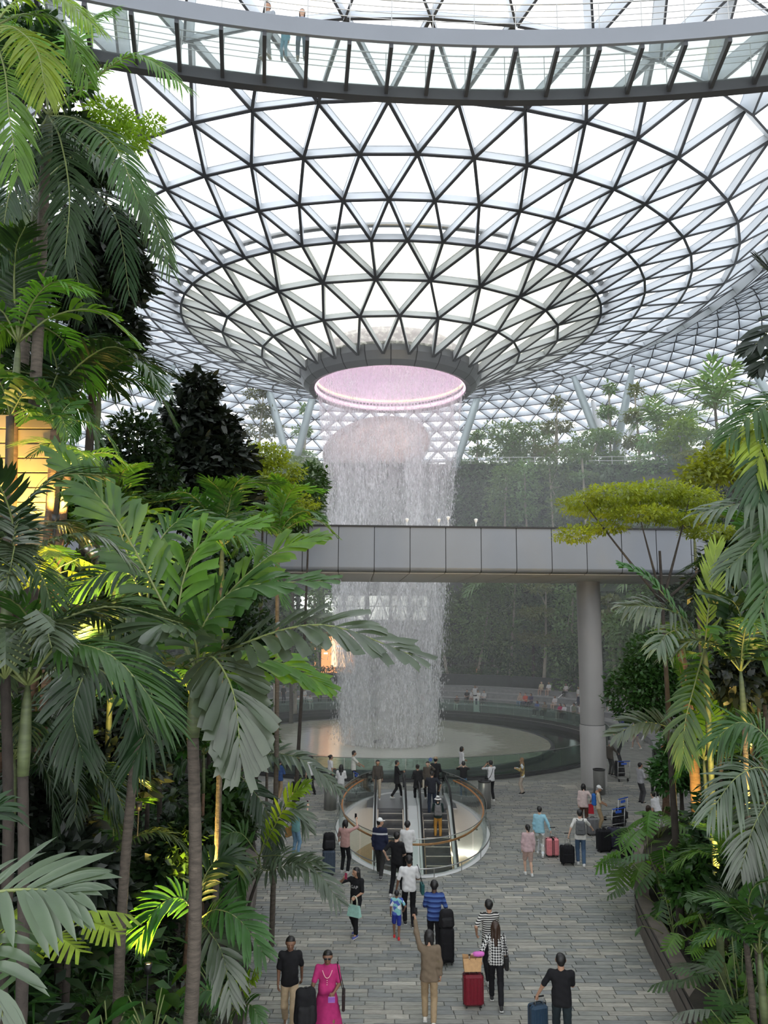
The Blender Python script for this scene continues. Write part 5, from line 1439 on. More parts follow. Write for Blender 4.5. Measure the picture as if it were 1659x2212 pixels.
person(PH(1211, 2062, 1.76), 8, 1.76, BLACK, (.02, .03, .035), 'tan', 'short', 'black', ((.42, .12, .92), 'phone'), 'step', NEAR, 'man in black polo shirt at the bottom right, back turned, with a blue case', sleeve=.42, wide=1.10, grips=('grip', 'relax'))
sp_ = LP(1165, 2240)
suitcase((sp_.x, sp_.y + .1, 0), .3, .36, .50, .25, (.03, .06, .10), 'dark blue cabin case held by the man in black at the bottom right', handle=.16, rib=True)
person(PH(938, 1903, 1.74), 4, 1.74, (.04, .075, .24), BLACK, 'dark', 'short', 'black', ('bent', (.33, .02, .88)), 'walk', NEAR, 'man in a blue striped T-shirt pulling a tall black suitcase, back to the camera', sleeve=.45, tkind='widestripe', tcol2=(.08, .15, .38), wide=1.05, grips=('relax', 'grip'))
sp_ = LP(966, 2088)
suitcase((sp_.x, sp_.y + .15, 0), .1, .33, .78, .30, BLACK, 'tall black soft suitcase behind the man in the blue striped shirt', handle=.12, soft=True)
big_backpack(Vector((sp_.x, sp_.y + .13, .80)), .1, 'black bag on top of the tall black suitcase', .40, .33)
def whitepolo(J): shoulder_bag(J, 1, (.03, .12, .12), 'dark teal bag hanging at the side of the heavy man in white', (.26, .09, .26), .52, dx=.14)
person(PH(884, 1849, 1.74), 352, 1.74, (.70, .70, .70), BLACK, 'brown', 'short', 'black', ('kid', 'bent'), 'step', NEAR, 'heavy man in a white polo shirt and black trousers holding a child by the hand', sleeve=.42, wide=1.22, extra=whitepolo, grips=('grip', 'relax'), shoe=(.03, .03, .03))
person(PH(857, 1924, 1.14), 0, 1.14, (.08, .13, .45), (.03, .05, .32), 'brown', 'short', 'black', ('down', (.28, .05, 1.02)), 'step', NEAR, 'small child in a blue patterned T-shirt, blue shorts and red shoes', sleeve=.36, bots='shorts', shoe=(.65, .03, .04), tkind='print', tcol2=(.25, .55, .55), sole=(.6, .03, .04), wide=1.05)

def gap_text(J):
    cu = bpy.data.curves.new('lettering', 'FONT'); cu.body = 'GAP'; cu.size = .105; cu.align_x = 'CENTER'; cu.extrude = .002; cu.space_character = 1.05; cu.offset = .0025
    tmp = bpy.data.objects.new('tmp', cu); COL.objects.link(tmp)
    dg = bpy.context.evaluated_depsgraph_get(); me = bpy.data.meshes.new_from_object(tmp.evaluated_get(dg)); bpy.data.objects.remove(tmp, do_unlink=True)
    bvh = BVHTree.FromPolygons([v.co for v in J['top'].data.vertices], [p_.vertices[:] for p_ in J['top'].data.polygons])
    zc = J['T'](0, 0, 1.235)[2]
    for v in me.vertices:
        x, z_ = -v.co.x, zc + v.co.y
        hit = bvh.ray_cast(Vector((x, .6, z_)), Vector((0, -1, 0)))
        y_ = hit[0].y if hit[0] is not None else .13
        v.co = (x, y_ + .004, z_)
    me.materials.append(cloth((.72, .72, .72)))
    o = link('lettering', me, J['top'])
def gapw(J):
    gap_text(J); add_phone(1, 'phone held up by the woman in the lettered black T-shirt', (.35, .05, .10))(J)
    tote(J, 0, (.32, .55, .48), 'pale mint green handbag on the arm of the woman in the lettered black T-shirt')
person(PH(770, 1874, 1.64), 210, 1.64, BLACK, BLACK, 'tan', 'long', 'black', ('bent', (.20, .30, 1.52)), 'step', NEAR, 'woman in a black T-shirt with white letters taking a picture, mint handbag on her arm', sleeve=.45, extra=gapw, shoe=(.10, .12, .35), look=-30, grips=('grip', 'grip'))

# --- around the escalators
person(PH(821, 1769, 1.74), 10, 1.74, NAVY, (.035, .035, .035), 'tan', 'short', 'black', ('down', 'down'), 'walk', MID, 'man in a white cap and navy jacket with a white band, walking away', sleeve=.95, tops='jacket', hat='cap', hatc=WHITE, tkind='band', tcol2=(.6, .6, .62), look=-60, shoe=(.12, .12, .12))
person(PH(857, 1798, 1.76), 20, 1.76, BLACK, BLACK, 'light', 'short', 'black', ('hip', 'bent'), 'walk2', MID, 'man in black T-shirt and black trousers striding beside the escalator', sleeve=.42, shoe=(.5, .5, .48))
person(PH(880, 1774, 1.72), 5, 1.72, (.70, .70, .70), BLACK, 'light', 'short', 'black', ('bent', 'bent'), 'step', MID, 'man in a loose white T-shirt standing at the balustrade behind the man in black', sleeve=.45, tops='jacket')
person(PH(746, 1772, 1.60), 20, 1.60, (.45, .27, .25), BLACK, 'light', 'bob', 'black', ('handle_f', 'upside'), 'stand', MID, 'woman in dusty pink top raising her phone with one hand on a navy suitcase', sleeve=.55, shoe=(.5, .5, .48), extra=add_phone(1, 'phone raised by the woman in the dusty pink top'), wide=1.05, grips=('grip', 'grip'))
sp_ = LP(709, 1893)
suitcase((sp_.x, sp_.y + .15, 0), .15, .40, .70, .28, (.05, .07, .10), 'grey-blue suitcase beside the woman in dusty pink', handle=.0)
big_backpack(Vector((sp_.x, sp_.y + .15, .76)), .15, 'navy bag strapped on the grey-blue suitcase', .50, .38)
def tealw(J):
    shoulder_bag(J, 0, (.34, .19, .06), 'tan leather shoulder bag on the woman taking a picture by the palms', (.30, .10, .32), .62, dx=.16)
    add_phone(1, 'phone held up by the woman in teal near the palms', (.4, .1, .2))(J)
person(PH(640, 1742, 1.62), 30, 1.62, (.14, .30, .30), (.16, .28, .40), 'light', 'short', 'brown', ('phone_face', 'upside'), 'stand', MID, 'woman in teal top and maroon wrap taking a picture beside the palms', sleeve=.4, extra=tealw)
person(PH(641, 1675, 1.62), 190, 1.62, BLACK, BLACK, 'light', 'long', 'black', ('bent', 'bent'), 'stand', MID, 'woman dressed all in black behind the yellow-green palm leaf', sleeve=.9)
person(PH(604, 1640, 1.74), 20, 1.74, (.03, .07, .20), KHAKI, 'tan', 'short', 'black', ('down', 'bent'), 'step', MID, 'man in a blue hooded jacket near the left end of the pool glass', sleeve=.95, tops='jacket', shoe=WHITE)
person(PH(542, 1634, 1.72), 15, 1.72, (.16, .02, .03), (.03, .05, .10), 'tan', 'short', 'black', ('down', 'down'), 'stand', MID, 'person in maroon top and dark jeans at the far left by the palms', sleeve=.9)
person(PH(671, 1633, 1.72), 320, 1.72, (.70, .70, .70), BLACK, 'tan', 'short', 'black', ('down', 'down'), 'walk', MID, 'man in white shirt and black trousers walking left by the pool glass', sleeve=.42, shoe=BLACK)
person(PH(714, 1631, 1.64), 60, 1.64, (.72, .72, .72), BLACK, 'tan', 'bun', 'black', ('bent', 'down'), 'stand', MID, 'woman in white top with hair in a bun above the left steel bin', sleeve=.4)
person(PH(737, 1652, 1.60), 0, 1.60, (.60, .60, .60), (.5, .5, .5), 'light', 'long', 'black', ('bent', 'bent'), 'stand', MID, 'woman with long black hair standing just left of the escalators', sleeve=.6)
person(PH(764, 1622, 1.76), 80, 1.76, (.66, .66, .60), BLACK, 'tan', 'short', 'black', ('bent', 'cart'), 'stand', MID, 'man in cream T-shirt with cross-body strap at the luggage trolley', sleeve=.42)
t_ = PH(790, 1668, 1.0); trolley((t_.x, t_.y, 0), -1.2, 'steel luggage trolley with dark bags behind the escalator railing')
big_backpack(Vector((t_.x, t_.y, .19)), .5, 'dark bag lying on the trolley behind the escalator railing', .6, .5)
person(PH(816, 1642, 1.66), 178, 1.66, (.07, .06, .05), (.46, .38, .28), 'tan', 'short', 'black', ('down', 'down'), 'walk', MID, 'boy in dark brown top and beige trousers walking towards the escalator', sleeve=.92)
person(PH(857, 1643, 1.64), 80, 1.64, BLACK, BLACK, 'tan', 'short', 'black', ('phone', 'phone'), 'walk', MID, 'woman in a long black dress walking right behind the escalators', sleeve=.92, tops='tunic', extra=add_phone(1, 'phone in the hand of the woman in the long black dress'))
def creamtote(J): shoulder_bag(J, 1, (.55, .50, .40), 'cream tote bag on the shoulder of the woman in black at the escalator top', (.28, .08, .34), .55, dx=.08)
person(PH(902, 1652, 1.62), 350, 1.62, BLACK, BLACK, 'tan', 'bun', 'black', ('bent', 'down'), 'step', MID, 'woman in black with a cream tote bag at the top of the right escalator', sleeve=.9, tops='tunic', extra=creamtote)
def fan(J):
    o = empty('hand_fan', w2(J, J['wr'][0] + Vv(0, .02, .1)), 0, label='round blue hand fan held up at the escalator top', cat='fan')
    mb = MB(); mb.tube([(0, -.004, .16), (0, .004, .16)], .085, 20); mb.build('fan_disc', cloth((.10, .16, .35)), o); mb = MB(); mb.tube([(0, 0, -.06), (0, 0, .1)], .008, 6); mb.build('fan_handle', M['rubber'], o)
person(PH(924, 1645, 1.62), 200, 1.62, (.09, .075, .06), BLACK, 'light', 'short', 'black', ((.22, .25, 1.62), 'down'), 'stand', MID, 'woman in brown top holding up a round fan at the escalator top', sleeve=.9, extra=fan)
person(PH(941, 1636, 1.74), 20, 1.74, BLACK, BLACK, 'tan', 'short', 'black', ('bent', 'bent'), 'stand', MID, 'man in black with a beige cap standing at the pool glass', sleeve=.6, hat='cap', hatc=(.35, .27, .18))
person(Vector((ER - .12, 33.2, -.12)), 3, 1.78, (.02, .022, .03), (.025, .035, .06), 'tan', 'short', 'black', ('bent', 'hip'), 'stand', MID, 'man in dark T-shirt stepping off the right escalator, back to the camera', sleeve=.45, wide=1.08)
ey = 33.4
while ey > 26 and at(943, 1816, ey).z < -(33.55 - ey) * SL: ey -= .02
ez = -(math.ceil((34.0 - ey - .4) / .4) - .7) * .4 * SL
J = person(Vector((ER + .05, ey, ez)), 2, 1.62, (.015, .03, .03), (.42, .22, .05), 'light', 'bob', 'black', ('bent', 'bent'), 'stand', MID, 'woman in white bucket hat and ochre trousers riding the right escalator', sleeve=.5, hat='bucket', hatc=WHITE, shoe=(.6, .6, .55))
ESC_RIDER = J
backpack(J, (.14, .14, .145), 'small grey backpack worn by the woman in the bucket hat on the escalator', col2=(.35, .35, .35))
person(PH(997, 1613, 1.70), 70, 1.70, (.72, .72, .72), (.6, .6, .58), 'tan', 'bob', 'black', ('bent', 'down'), 'stand', MID, 'woman in white shirt standing at the pool glass behind the black crop top', sleeve=.9, z0=0)
person(PH(1001, 1645, 1.64), 0, 1.64, BLACK, (.06, .13, .22), 'light', 'short', 'black', ('phone_face', 'phone_face'), 'stand', MID, 'woman in black top and flared jeans photographing the waterfall', sleeve=.4, tops='crop')
def cross(J):
    mb = MB(); T_ = J['T']; mb.tube(sample_curve([T_(.10, -.02, 1.50), T_(.03, -.115, 1.35), T_(-.08, -.118, 1.1), T_(-.15, -.05, .98)], 14), .012, 6); mb.build('cross_strap', cloth(BLACK), J['top'], True)
    shoulder_bag(J, 0, BLACK, 'black cross-body bag on the man in white photographing the waterfall', (.22, .08, .18), .50, dx=.04)
person(PH(1060, 1643, 1.74), 340, 1.74, (.66, .66, .66), BLACK, 'tan', 'short', 'black', ('phone_face', 'phone_face'), 'stand', MID, 'man in grey-white T-shirt with black cross-body bag at the pool glass', sleeve=.42, extra=many(cross, add_phone(0, 'phone held by the man with the cross-body bag')))
person(PH(1128, 1637, 1.62), 285, 1.62, (.40, .29, .10), (.44, .37, .30), 'light', 'headscarf', 'brown', ('phone', 'phone'), 'stand', MID, 'person in a yellow floral jacket and pale trousers looking at a phone by the pool', sleeve=.92, tops='jacket', hatc=(.28, .18, .10), tkind='print', tcol2=(.16, .12, .07), extra=add_phone(1, 'phone of the person in the floral jacket'), shoe=BLACK)

# --- right-hand group
person(PH(1140, 1782, 1.52), 356, 1.52, (.58, .42, .43), (.50, .35, .30), 'light', 'pony', 'black', ('down', 'down'), 'step', MID, 'girl in a pale pink hoodie and shorts walking away with a ponytail', sleeve=.95, bots='shorts', tops='jacket')
person(PH(1165, 1743, 1.60), 10, 1.60, (.30, .55, .66), (.55, .55, .50), 'light', 'short', 'black', ('down', 'handle'), 'walk', MID, 'woman in a light blue hooded jacket pulling a pink suitcase', sleeve=.95, tops='jacket', bkind='print', bcol2=(.3, .3, .27), grips=('relax', 'grip'))
sp_ = LP(1195, 1853)
suitcase((sp_.x, sp_.y + .12, 0), .1, .43, .56, .27, (.72, .24, .26), 'coral pink hard-shell suitcase with a dark strap', handle=.36, strap=(.02, .02, .02))
J = person(PH(1252, 1750, 1.74), 10, 1.74, (.70, .69, .65), JEANS, 'light', 'short', 'black', ('handle', 'reach'), 'step', MID, 'man in cream T-shirt and jeans with a grey backpack, one arm stretched out', sleeve=.42, tops='jacket', grips=('grip', 'grip'))
backpack(J, (.12, .125, .13), 'grey backpack on the man in cream T-shirt and jeans')
sp_ = LP(1228, 1871)
suitcase((sp_.x, sp_.y + .15, 0), .1, .45, .56, .28, BLACK, 'black covered suitcase beside the man with the grey backpack', handle=.40, soft=True)
def redbag(J): tote(J, 1, (.62, .03, .05), 'bright red shopping bag carried by the woman in the pale hoodie', (.20, .10, .36))
person(PH(1260, 1694, 1.62), 8, 1.62, (.62, .50, .47), (.10, .05, .035), 'light', 'bob', 'black', ('down', (.30, .10, 1.06)), 'stand', MID, 'woman in a pale pink hoodie and brown trousers with a red bag', sleeve=.95, tops='jacket', extra=redbag)
J = person(PH(1291, 1698, 1.66), 100, 1.66, (.58, .48, .34), KHAKI, 'tan', 'short', 'grey', ('bent', 'bent'), 'stand', MID, 'man in white cap and cream shirt standing by the luggage trolleys', sleeve=.45, hat='cap', hatc=WHITE, nod=.5)
backpack(J, (.03, .13, .42), 'blue bag on the back of the man in the white cap')
sp_ = LP(1282, 1806); suitcase((sp_.x, sp_.y + .1, 0), .2, .42, .58, .26, (.16, .16, .165), 'grey ribbed suitcase at the feet of the man in the white cap', handle=.0)
for k, (px, py, rz, c, lab) in enumerate([(1306, 1842, .2, BLACK, 'black suitcase with white tags at the front of the luggage pile'), (1330, 1838, -.1, (.03, .03, .05), 'dark suitcase second in the luggage pile'),
        (1352, 1862, .4, BLACK, 'black travel bag at the planter end of the luggage pile'), (1388, 1868, .1, (.012, .012, .012), 'black suitcase half hidden by the big lobed leaves')]):
    sp_ = LP(px, py); suitcase((sp_.x, sp_.y + .1, 0), rz, .46, .70 if k < 2 else .5, .30, c, lab, handle=.0 if k else .1, soft=k > 0)
t_ = LP(1318, 1800); trolley((t_.x, t_.y, 0), .5, 'luggage trolley with blue push bar behind the pile of suitcases')
t_ = LP(1335, 1785); trolley((t_.x, t_.y + .6, 0), .7, 'second luggage trolley with blue push bar beside the grey suitcase')
for k, (px, py, z_, lab) in enumerate([(1340, 1800, .2, 'black bag lying on the nearer luggage trolley'), (1346, 1785, .2, 'black bag lying on the farther luggage trolley')]):
    sp_ = LP(px, py); big_backpack(Vector((sp_.x, sp_.y + .2, .2)), .8 * k, lab, .5, .5)
person(PH(1317, 1600, 1.74), 60, 1.74, (.09, .075, .06), (.05, .05, .05), 'tan', 'short', 'grey', ('down', 'cart'), 'stand', MID, 'man in a brown jacket partly behind the white column', sleeve=.95, tops='jacket', shoe=BLACK)
t_ = LP(1343, 1688); trolley((t_.x, t_.y + .3, 0), .2, 'loaded luggage trolley right of the white column'); big_backpack(Vector((t_.x, t_.y + .3, .2)), .2, 'black bag piled on the trolley right of the white column', .75, .5)
person(PH(1338, 1580, 1.7), 300, 1.7, BLACK, BLACK, 'tan', 'short', 'black', ('phone_face', 'upside'), 'stand', MID, 'person in black with raised arms right of the white column', sleeve=.42)
person(PH(1382, 1648, 1.72), 70, 1.72, (.40, .40, .42), (.06, .06, .065), 'tan', 'short', 'black', ('bent', 'bent'), 'stand', MID, 'man in light grey shirt and dark trousers talking near the right-hand palm', sleeve=.5, shoe=BLACK)
J = person(PH(1412, 1642, 1.66), 20, 1.66, (.62, .62, .62), BLACK, 'light', 'long', 'black', ('bent', 'down'), 'stand', MID, 'woman in white and black with a backpack near the right-hand palm', sleeve=.5, tops='tunic')
backpack(J, (.05, .045, .03), 'dark backpack on the woman in white near the right-hand palm')
person(PH(1421, 1714, 1.10), 330, 1.70, (.62, .62, .63), (.05, .05, .05), 'light', 'short', 'black', ('lap', 'lap'), 'crouch', MID, 'man in white shirt crouching by the planter at right', sleeve=.45, lean=.35)
person(PH(1400, 1742, 1.12), 20, 1.66, (.03, .03, .035), BLACK, 'light', 'bob', 'brown', ('lap', 'lap'), 'crouch', MID, 'person with dark hair in black sitting low by the planter at right', sleeve=.9, lean=.3)
person(PH(1455, 1607, 1.76), 350, 1.76, (.02, .025, .05), (.03, .035, .06), 'tan', 'short', 'black', ('down', 'bent'), 'stand', MID, 'man in dark navy behind the thin palm trunk at right', sleeve=.95)
person(PH(1437, 1600, 1.68), 180, 1.68, (.50, .18, .06), (.1, .1, .1), 'tan', 'bob', 'brown', ('down', 'bent'), 'stand', MID, 'person in an orange top behind the palm trunk at right', sleeve=.5)
person(PH(1373, 1560, 1.66), 320, 1.66, (.20, .09, .36), (.5, .4, .35), 'light', 'bob', 'black', ('down', 'bent'), 'walk', FAR, 'person in a purple shirt beyond the arching palm leaf', sleeve=.42, bots='shorts')
person(PH(1392, 1545, 1.72), 60, 1.72, (.42, .05, .05), (.66, .66, .66), 'tan', 'short', 'black', ('bent', 'swing_f'), 'run', FAR, 'person in red top and white trousers striding across the paving at right', sleeve=.42, lean=.2)
person(PH(1350, 1548, 1.66), 200, 1.66, (.04, .06, .25), (.03, .04, .08), 'tan', 'short', 'black', ('down', 'down'), 'stand', FAR, 'person in royal blue behind the round-clipped tree', sleeve=.42)
person(PH(1316, 1512, 1.7), 160, 1.7, (.66, .66, .66), (.15, .2, .3), 'light', 'short', 'black', ('down', 'down'), 'stand', FAR, 'person in white just right of the white column, far away', sleeve=.42)
person(PH(1337, 1530, 1.66), 120, 1.66, (.10, .18, .30), (.06, .1, .16), 'light', 'bob', 'black', ('down', 'bent'), 'stand', FAR, 'person in denim blue beyond the clipped tree', sleeve=.9)

# --- people sitting on the steps beyond the pool
def seat(px, py, kind, top, bottom, label, face=180, z=None, d=None, hair='short', arms=('lap', 'lap'), skin='light', sleeve=.45, h=1.66):
    # snap to the step whose sitter or stander would show the head nearest to pixel row py
    best = None
    for k in range(0 if kind == 'stand' else 1, 5):
        r = 15.6 if k == 0 else 17.2 + (k - 1) * 1.35 + (.12 if kind == 'sit' else .75)
        zb = .42 * (k - 1) if kind == 'sit' else .42 * k
        for q in np.arange(50, 80, .05):
            p = at(px, py, q)
            if p.y > POOL.y and math.hypot(p.x - POOL.x, p.y - POOL.y) > r: break
        e_ = abs(proj((p.x, p.y, zb + (1.28 if kind == 'sit' else h)))[1] - py)
        if best is None or e_ < best[0]: best = (e_, p.x, p.y, zb)
    _, x_, y_, zz = best
    ang = math.degrees(math.atan2(POOL.x - x_, POOL.y - y_))
    person(Vector((x_, y_, zz)), ang + (face - 180), h, top, bottom, skin, hair, 'black', arms, kind, FAR, label, sleeve=sleeve)
for px, py, kd, t, b, lab in [(645, 1494, 'sit', WHITE, WHITE, 'person all in white sitting beyond the pool, leftmost of three'), (657, 1490, 'sit', WHITE, WHITE, 'person all in white sitting beyond the pool, middle of three'), (670, 1494, 'sit', WHITE, WHITE, 'person all in white sitting beyond the pool, rightmost of three'),
        (613, 1477, 'stand', (.03, .03, .03), (.06, .06, .08), 'person in black standing on the steps far left'), (691, 1479, 'stand', (.25, .2, .12), (.05, .05, .06), 'person standing behind the blue case by the shop, left of the waterfall'), (712, 1478, 'stand', (.05, .03, .04), (.04, .04, .05), 'dark-dressed person standing right of the blue case'),
        (780, 1492, 'stand', (.4, .4, .4), (.2, .2, .25), 'person in grey seen faintly through the waterfall'), (788, 1488, 'stand', (.6, .45, .08), (.3, .3, .3), 'person in yellow seen faintly through the waterfall'), (823, 1484, 'stand', WHITE, (.5, .5, .5), 'person in white seen through the waterfall, left of a pair'), (840, 1480, 'stand', (.5, .4, .35), (.3, .25, .2), 'person in beige seen through the waterfall, right of a pair'), (912, 1494, 'sit', (.7, .06, .25), (.2, .1, .15), 'person in bright pink sitting behind the waterfall'),
        (987, 1496, 'sit', (.10, .04, .03), WHITE, 'person in dark top sitting alone right of the waterfall'), (1009, 1494, 'sit', BLACK, (.1, .1, .1), 'person in black sitting, leftmost of the group right of the waterfall'), (1026, 1480, 'stand', (.66, .66, .66), BLACK, 'person in white with an arm on the head standing above the seated group'), (1021, 1492, 'sit', (.55, .55, .55), (.5, .3, .25), 'person in pale grey sitting in the group right of the waterfall'), (1033, 1492, 'sit', (.7, .7, .68), (.6, .4, .3), 'person in white shorts sitting in the group right of the waterfall'), (1046, 1495, 'sit', (.6, .6, .6), (.1, .1, .1), 'person in white sitting at the right end of the group right of the waterfall'),
        (1124, 1499, 'sit', (.45, .35, .28), (.2, .3, .4), 'person in beige and jeans sitting, leftmost of the row right of the pool'), (1135, 1499, 'sit', (.6, .10, .06), (.1, .1, .15), 'person in red sitting in the row right of the pool'), (1147, 1503, 'sit', (.06, .05, .12), (.06, .06, .07), 'person in dark violet sitting behind the red bags'), (1160, 1506, 'sit', (.10, .15, .35), (.06, .06, .07), 'person in blue sitting with bags in the row right of the pool'), (1177, 1512, 'sit', (.20, .16, .11), BLACK, 'person in brown sitting on a dark case in front of the row'),
        (1199, 1507, 'sit', (.66, .62, .62), (.6, .45, .35), 'person in white sitting left of the crimson top'), (1210, 1510, 'sit', (.45, .03, .12), (.5, .45, .4), 'person in a crimson top sitting near the white column'), (1219, 1513, 'sit', (.68, .68, .70), (.06, .06, .07), 'person in white sitting right of the crimson top'), (1240, 1511, 'stand', (.20, .22, .16), (.5, .45, .40), 'person in olive standing with bags near the white column'), (1254, 1528, 'stand', (.7, .7, .68), (.4, .4, .4), 'person in white half hidden by the white column'),
        (1170, 1477, 'sit', (.55, .5, .35), (.5, .35, .28), 'person in cream on the upper step left of the tree trunk'), (1186, 1478, 'sit', (.68, .68, .68), (.5, .35, .28), 'person in white on the upper step right of the tree trunk'), (1223, 1478, 'sit', (.62, .58, .58), BLACK, 'person in pale pink sitting on the upper step near the column'), (1250, 1477, 'stand', (.60, .58, .55), (.03, .03, .06), 'person in cream and navy standing on the upper step by the column')]:
    seat(px, py, kd, t, b, lab, hair=random.choice(['short', 'bob', 'short', 'long']), skin=random.choice(['light', 'tan']), arms=(('lap', 'lap') if kd == 'sit' else (('head', 'down') if 'arm on the head' in lab else ('bent', 'down'))))
for px, py, c, lab, h_ in [(692, 1516, (.10, .16, .28), 'blue suitcase standing by the shop left of the waterfall', .7), (1155, 1530, (.45, .04, .04), 'red suitcase standing in front of the seated row', .55), (1178, 1530, (.02, .02, .03), 'dark case used as a seat right of the pool', .45), (1232, 1546, (.02, .02, .02), 'black suitcase standing near the white column beyond the pool', .55), (987, 1520, (.03, .03, .03), 'small black case beside the lone sitter right of the waterfall', .5)]:
    p = onz(px, py, .0)
    suitcase((p.x, p.y, .0), .3, .46, h_, .28, c, lab, handle=.0, rib=False)
# white notice stand at the pool rim
p = onz(1030, 1541, 0.0)
o = empty('notice_stand', (p.x, p.y + .3, 0), label='small white notice stand beyond the pool right of the waterfall', cat='sign')
mb = MB(); mb.bevel_box((0, 0, .75), (.5, .05, 1.3), .02); mb.box((0, 0, .05), (.6, .3, .1)); mb.build('board', M['white_metal'], o)
mb = MB(); mb.tube([(0, -.032, 1.12), (0, -.028, 1.12)], .1, 14); mb.box((0, -.03, .85), (.16, .01, .3)); mb.build('pictogram', cloth((.05, .08, .12)), o)

# --- people up on the canopy bridge
def CB(px, d): 
    p = at(px, 120, d); return p
person(Vector((at(577, 140, 18.9).x, 18.75, 23.05)), 200, 1.68, (.30, .33, .36), (.42, .45, .47), 'tan', 'short', 'brown', ('bent', 'bent'), 'stand', MID, 'adult in grey standing on the overhead glass bridge, leftmost', sleeve=.95, tops='jacket', shoe=WHITE)
person(Vector((at(615, 135, 18.9).x, 18.75, 23.05)), 190, 1.02, (.18, .45, .58), (.18, .42, .55), 'light', 'short', 'brown', ('down', (.25, .05, 1.6)), 'stand', MID, 'small child in turquoise on the overhead glass bridge', sleeve=.9, shoe=(.2, .25, .3))
person(Vector((at(652, 125, 18.9).x, 18.75, 23.05)), 175, 1.5, (.25, .3, .38), (.10, .15, .22), 'light', 'bob', 'brown', ('down', 'bent'), 'stand', MID, 'person in blue-grey on the overhead glass bridge right of the child', sleeve=.9, shoe=(.05, .05, .06))
# ------------------------------------------------------------------ plants
LEAF = {}
def leafmat(name, col, rough=.42, trans=.3, var=.25, spec=.5):
    LEAF[name] = mat('leaf_' + name, col, rough=rough, trans=trans, objvar=var, noise=.25, nscale=3.0, spec=spec)
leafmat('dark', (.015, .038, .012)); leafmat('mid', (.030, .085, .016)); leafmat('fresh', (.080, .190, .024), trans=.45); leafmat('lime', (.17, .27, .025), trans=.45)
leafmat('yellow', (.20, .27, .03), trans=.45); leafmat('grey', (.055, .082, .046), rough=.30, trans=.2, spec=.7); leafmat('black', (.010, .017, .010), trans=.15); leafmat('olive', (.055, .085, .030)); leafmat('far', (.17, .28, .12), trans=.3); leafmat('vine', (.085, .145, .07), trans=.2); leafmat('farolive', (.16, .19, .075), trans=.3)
mat('bark_pale', (.42, .38, .30), rough=.8, noise=.2, nscale=3)
mat('bark_grey', (.075, .062, .048), rough=.9, noise=.35, nscale=6, bump=.6, bscale=18, stretch=(1, 1, 4))
mat('bark_brown', (.10, .058, .034), rough=.9, noise=.4, nscale=5, bump=.6, bscale=15, stretch=(1, 1, 3))
mat('bark_green', (.07, .09, .035), rough=.6, noise=.3, nscale=4, stretch=(1, 1, 5))
mat('bark_dark', (.035, .028, .022), rough=.9, noise=.3, nscale=6, bump=.5)
mat('rachis', (.13, .16, .05), rough=.5)

def frond_geo(ctrl, n=34, L=.6, w=.05, a0=72, a1=24, droop=.35, style='feather', K=5, lift=.22, t0=.14, fold=.25, jit=.06, seed=0, up=None, sides=(-1, 1)):
    rg = np.random.default_rng(seed + 11)
    m = 40; P = sample_curve(ctrl, m); T = np.gradient(P, axis=0); T /= np.linalg.norm(T, axis=1, keepdims=True)
    upv = np.array([0, 0, 1.0]) if up is None else np.asarray(up, float)
    S = np.cross(T, upv); S /= (np.linalg.norm(S, axis=1, keepdims=True) + 1e-6); N = np.cross(S, T)
    Vs, Fs, off = [], [], 0
    s_ = np.linspace(0, 1, K + 1)
    if style == 'feather': wp = np.sin(PI * np.clip(.10 + .90 * s_, 0, 1)) ** .65; wp[-1] = .02
    elif style == 'broad': wp = np.array([.22 + .9 * q ** .8 for q in s_]); wp[-1] *= .72
    else: wp = np.sin(PI * np.clip(.06 + .94 * s_, 0, 1)) ** .5; wp[-1] = .05
    for side in sides:
        t = np.linspace(t0, .985, n) + rg.normal(0, .3 / n, n); t = np.clip(t, t0, .99)
        x = t * (m - 1); i = np.clip(x.astype(int), 0, m - 2); f = (x - i)[:, None]
        lerp = lambda A: A[i] * (1 - f) + A[i + 1] * f
        B, Tt, Ss, Nn = lerp(P), lerp(T), lerp(S), lerp(N)
        u = (t - t0) / (1 - t0)
        Lp = L * (np.sin(PI * (.16 + .76 * u)) ** .6) * (1 + rg.normal(0, .07, n))
        ang = np.radians(a0 + (a1 - a0) * u) + rg.normal(0, jit, n)
        d = np.cos(ang)[:, None] * Tt + side * np.sin(ang)[:, None] * Ss + (lift + rg.normal(0, jit, n))[:, None] * Nn
        d /= np.linalg.norm(d, axis=1, keepdims=True)
        Wd = np.cross(d, Nn); Wd /= (np.linalg.norm(Wd, axis=1, keepdims=True) + 1e-6)
        Nl = np.cross(Wd, d)
        dr = droop * (1 + rg.normal(0, .25, n))
        C = B[:, None] + d[:, None] * (Lp[:, None] * s_)[..., None]
        C[..., 2] -= (dr * Lp)[:, None] * s_ ** 2
        ww = w * (.75 + .4 * np.sin(PI * u))[:, None] * wp[None] / 2
        A = C + Wd[:, None] * ww[..., None] + Nl[:, None] * (fold * ww)[..., None]
        Bq = C - Wd[:, None] * ww[..., None] + Nl[:, None] * (fold * ww)[..., None]
        if style == 'broad':
            A[:, -1] += d * (w * (rg.random(n) - .3) * .8)[:, None]; Bq[:, -1] += d * (w * (rg.random(n) - .3) * .8)[:, None]
        V = np.stack([A, C, Bq], 2).reshape(n, -1, 3)       # n, (K+1)*3
        k = np.arange(K)[:, None] * 3
        f1 = np.concatenate([np.concatenate([k, k + 1, k + 4, k + 3], 1), np.concatenate([k + 1, k + 2, k + 5, k + 4], 1)])
        F = (np.arange(n)[:, None, None] * (K + 1) * 3 + f1[None]).reshape(-1, 4)
        Vs.append(V.reshape(-1, 3)); Fs.append(F + off); off += n * (K + 1) * 3
    return np.concatenate(Vs), np.concatenate(Fs)
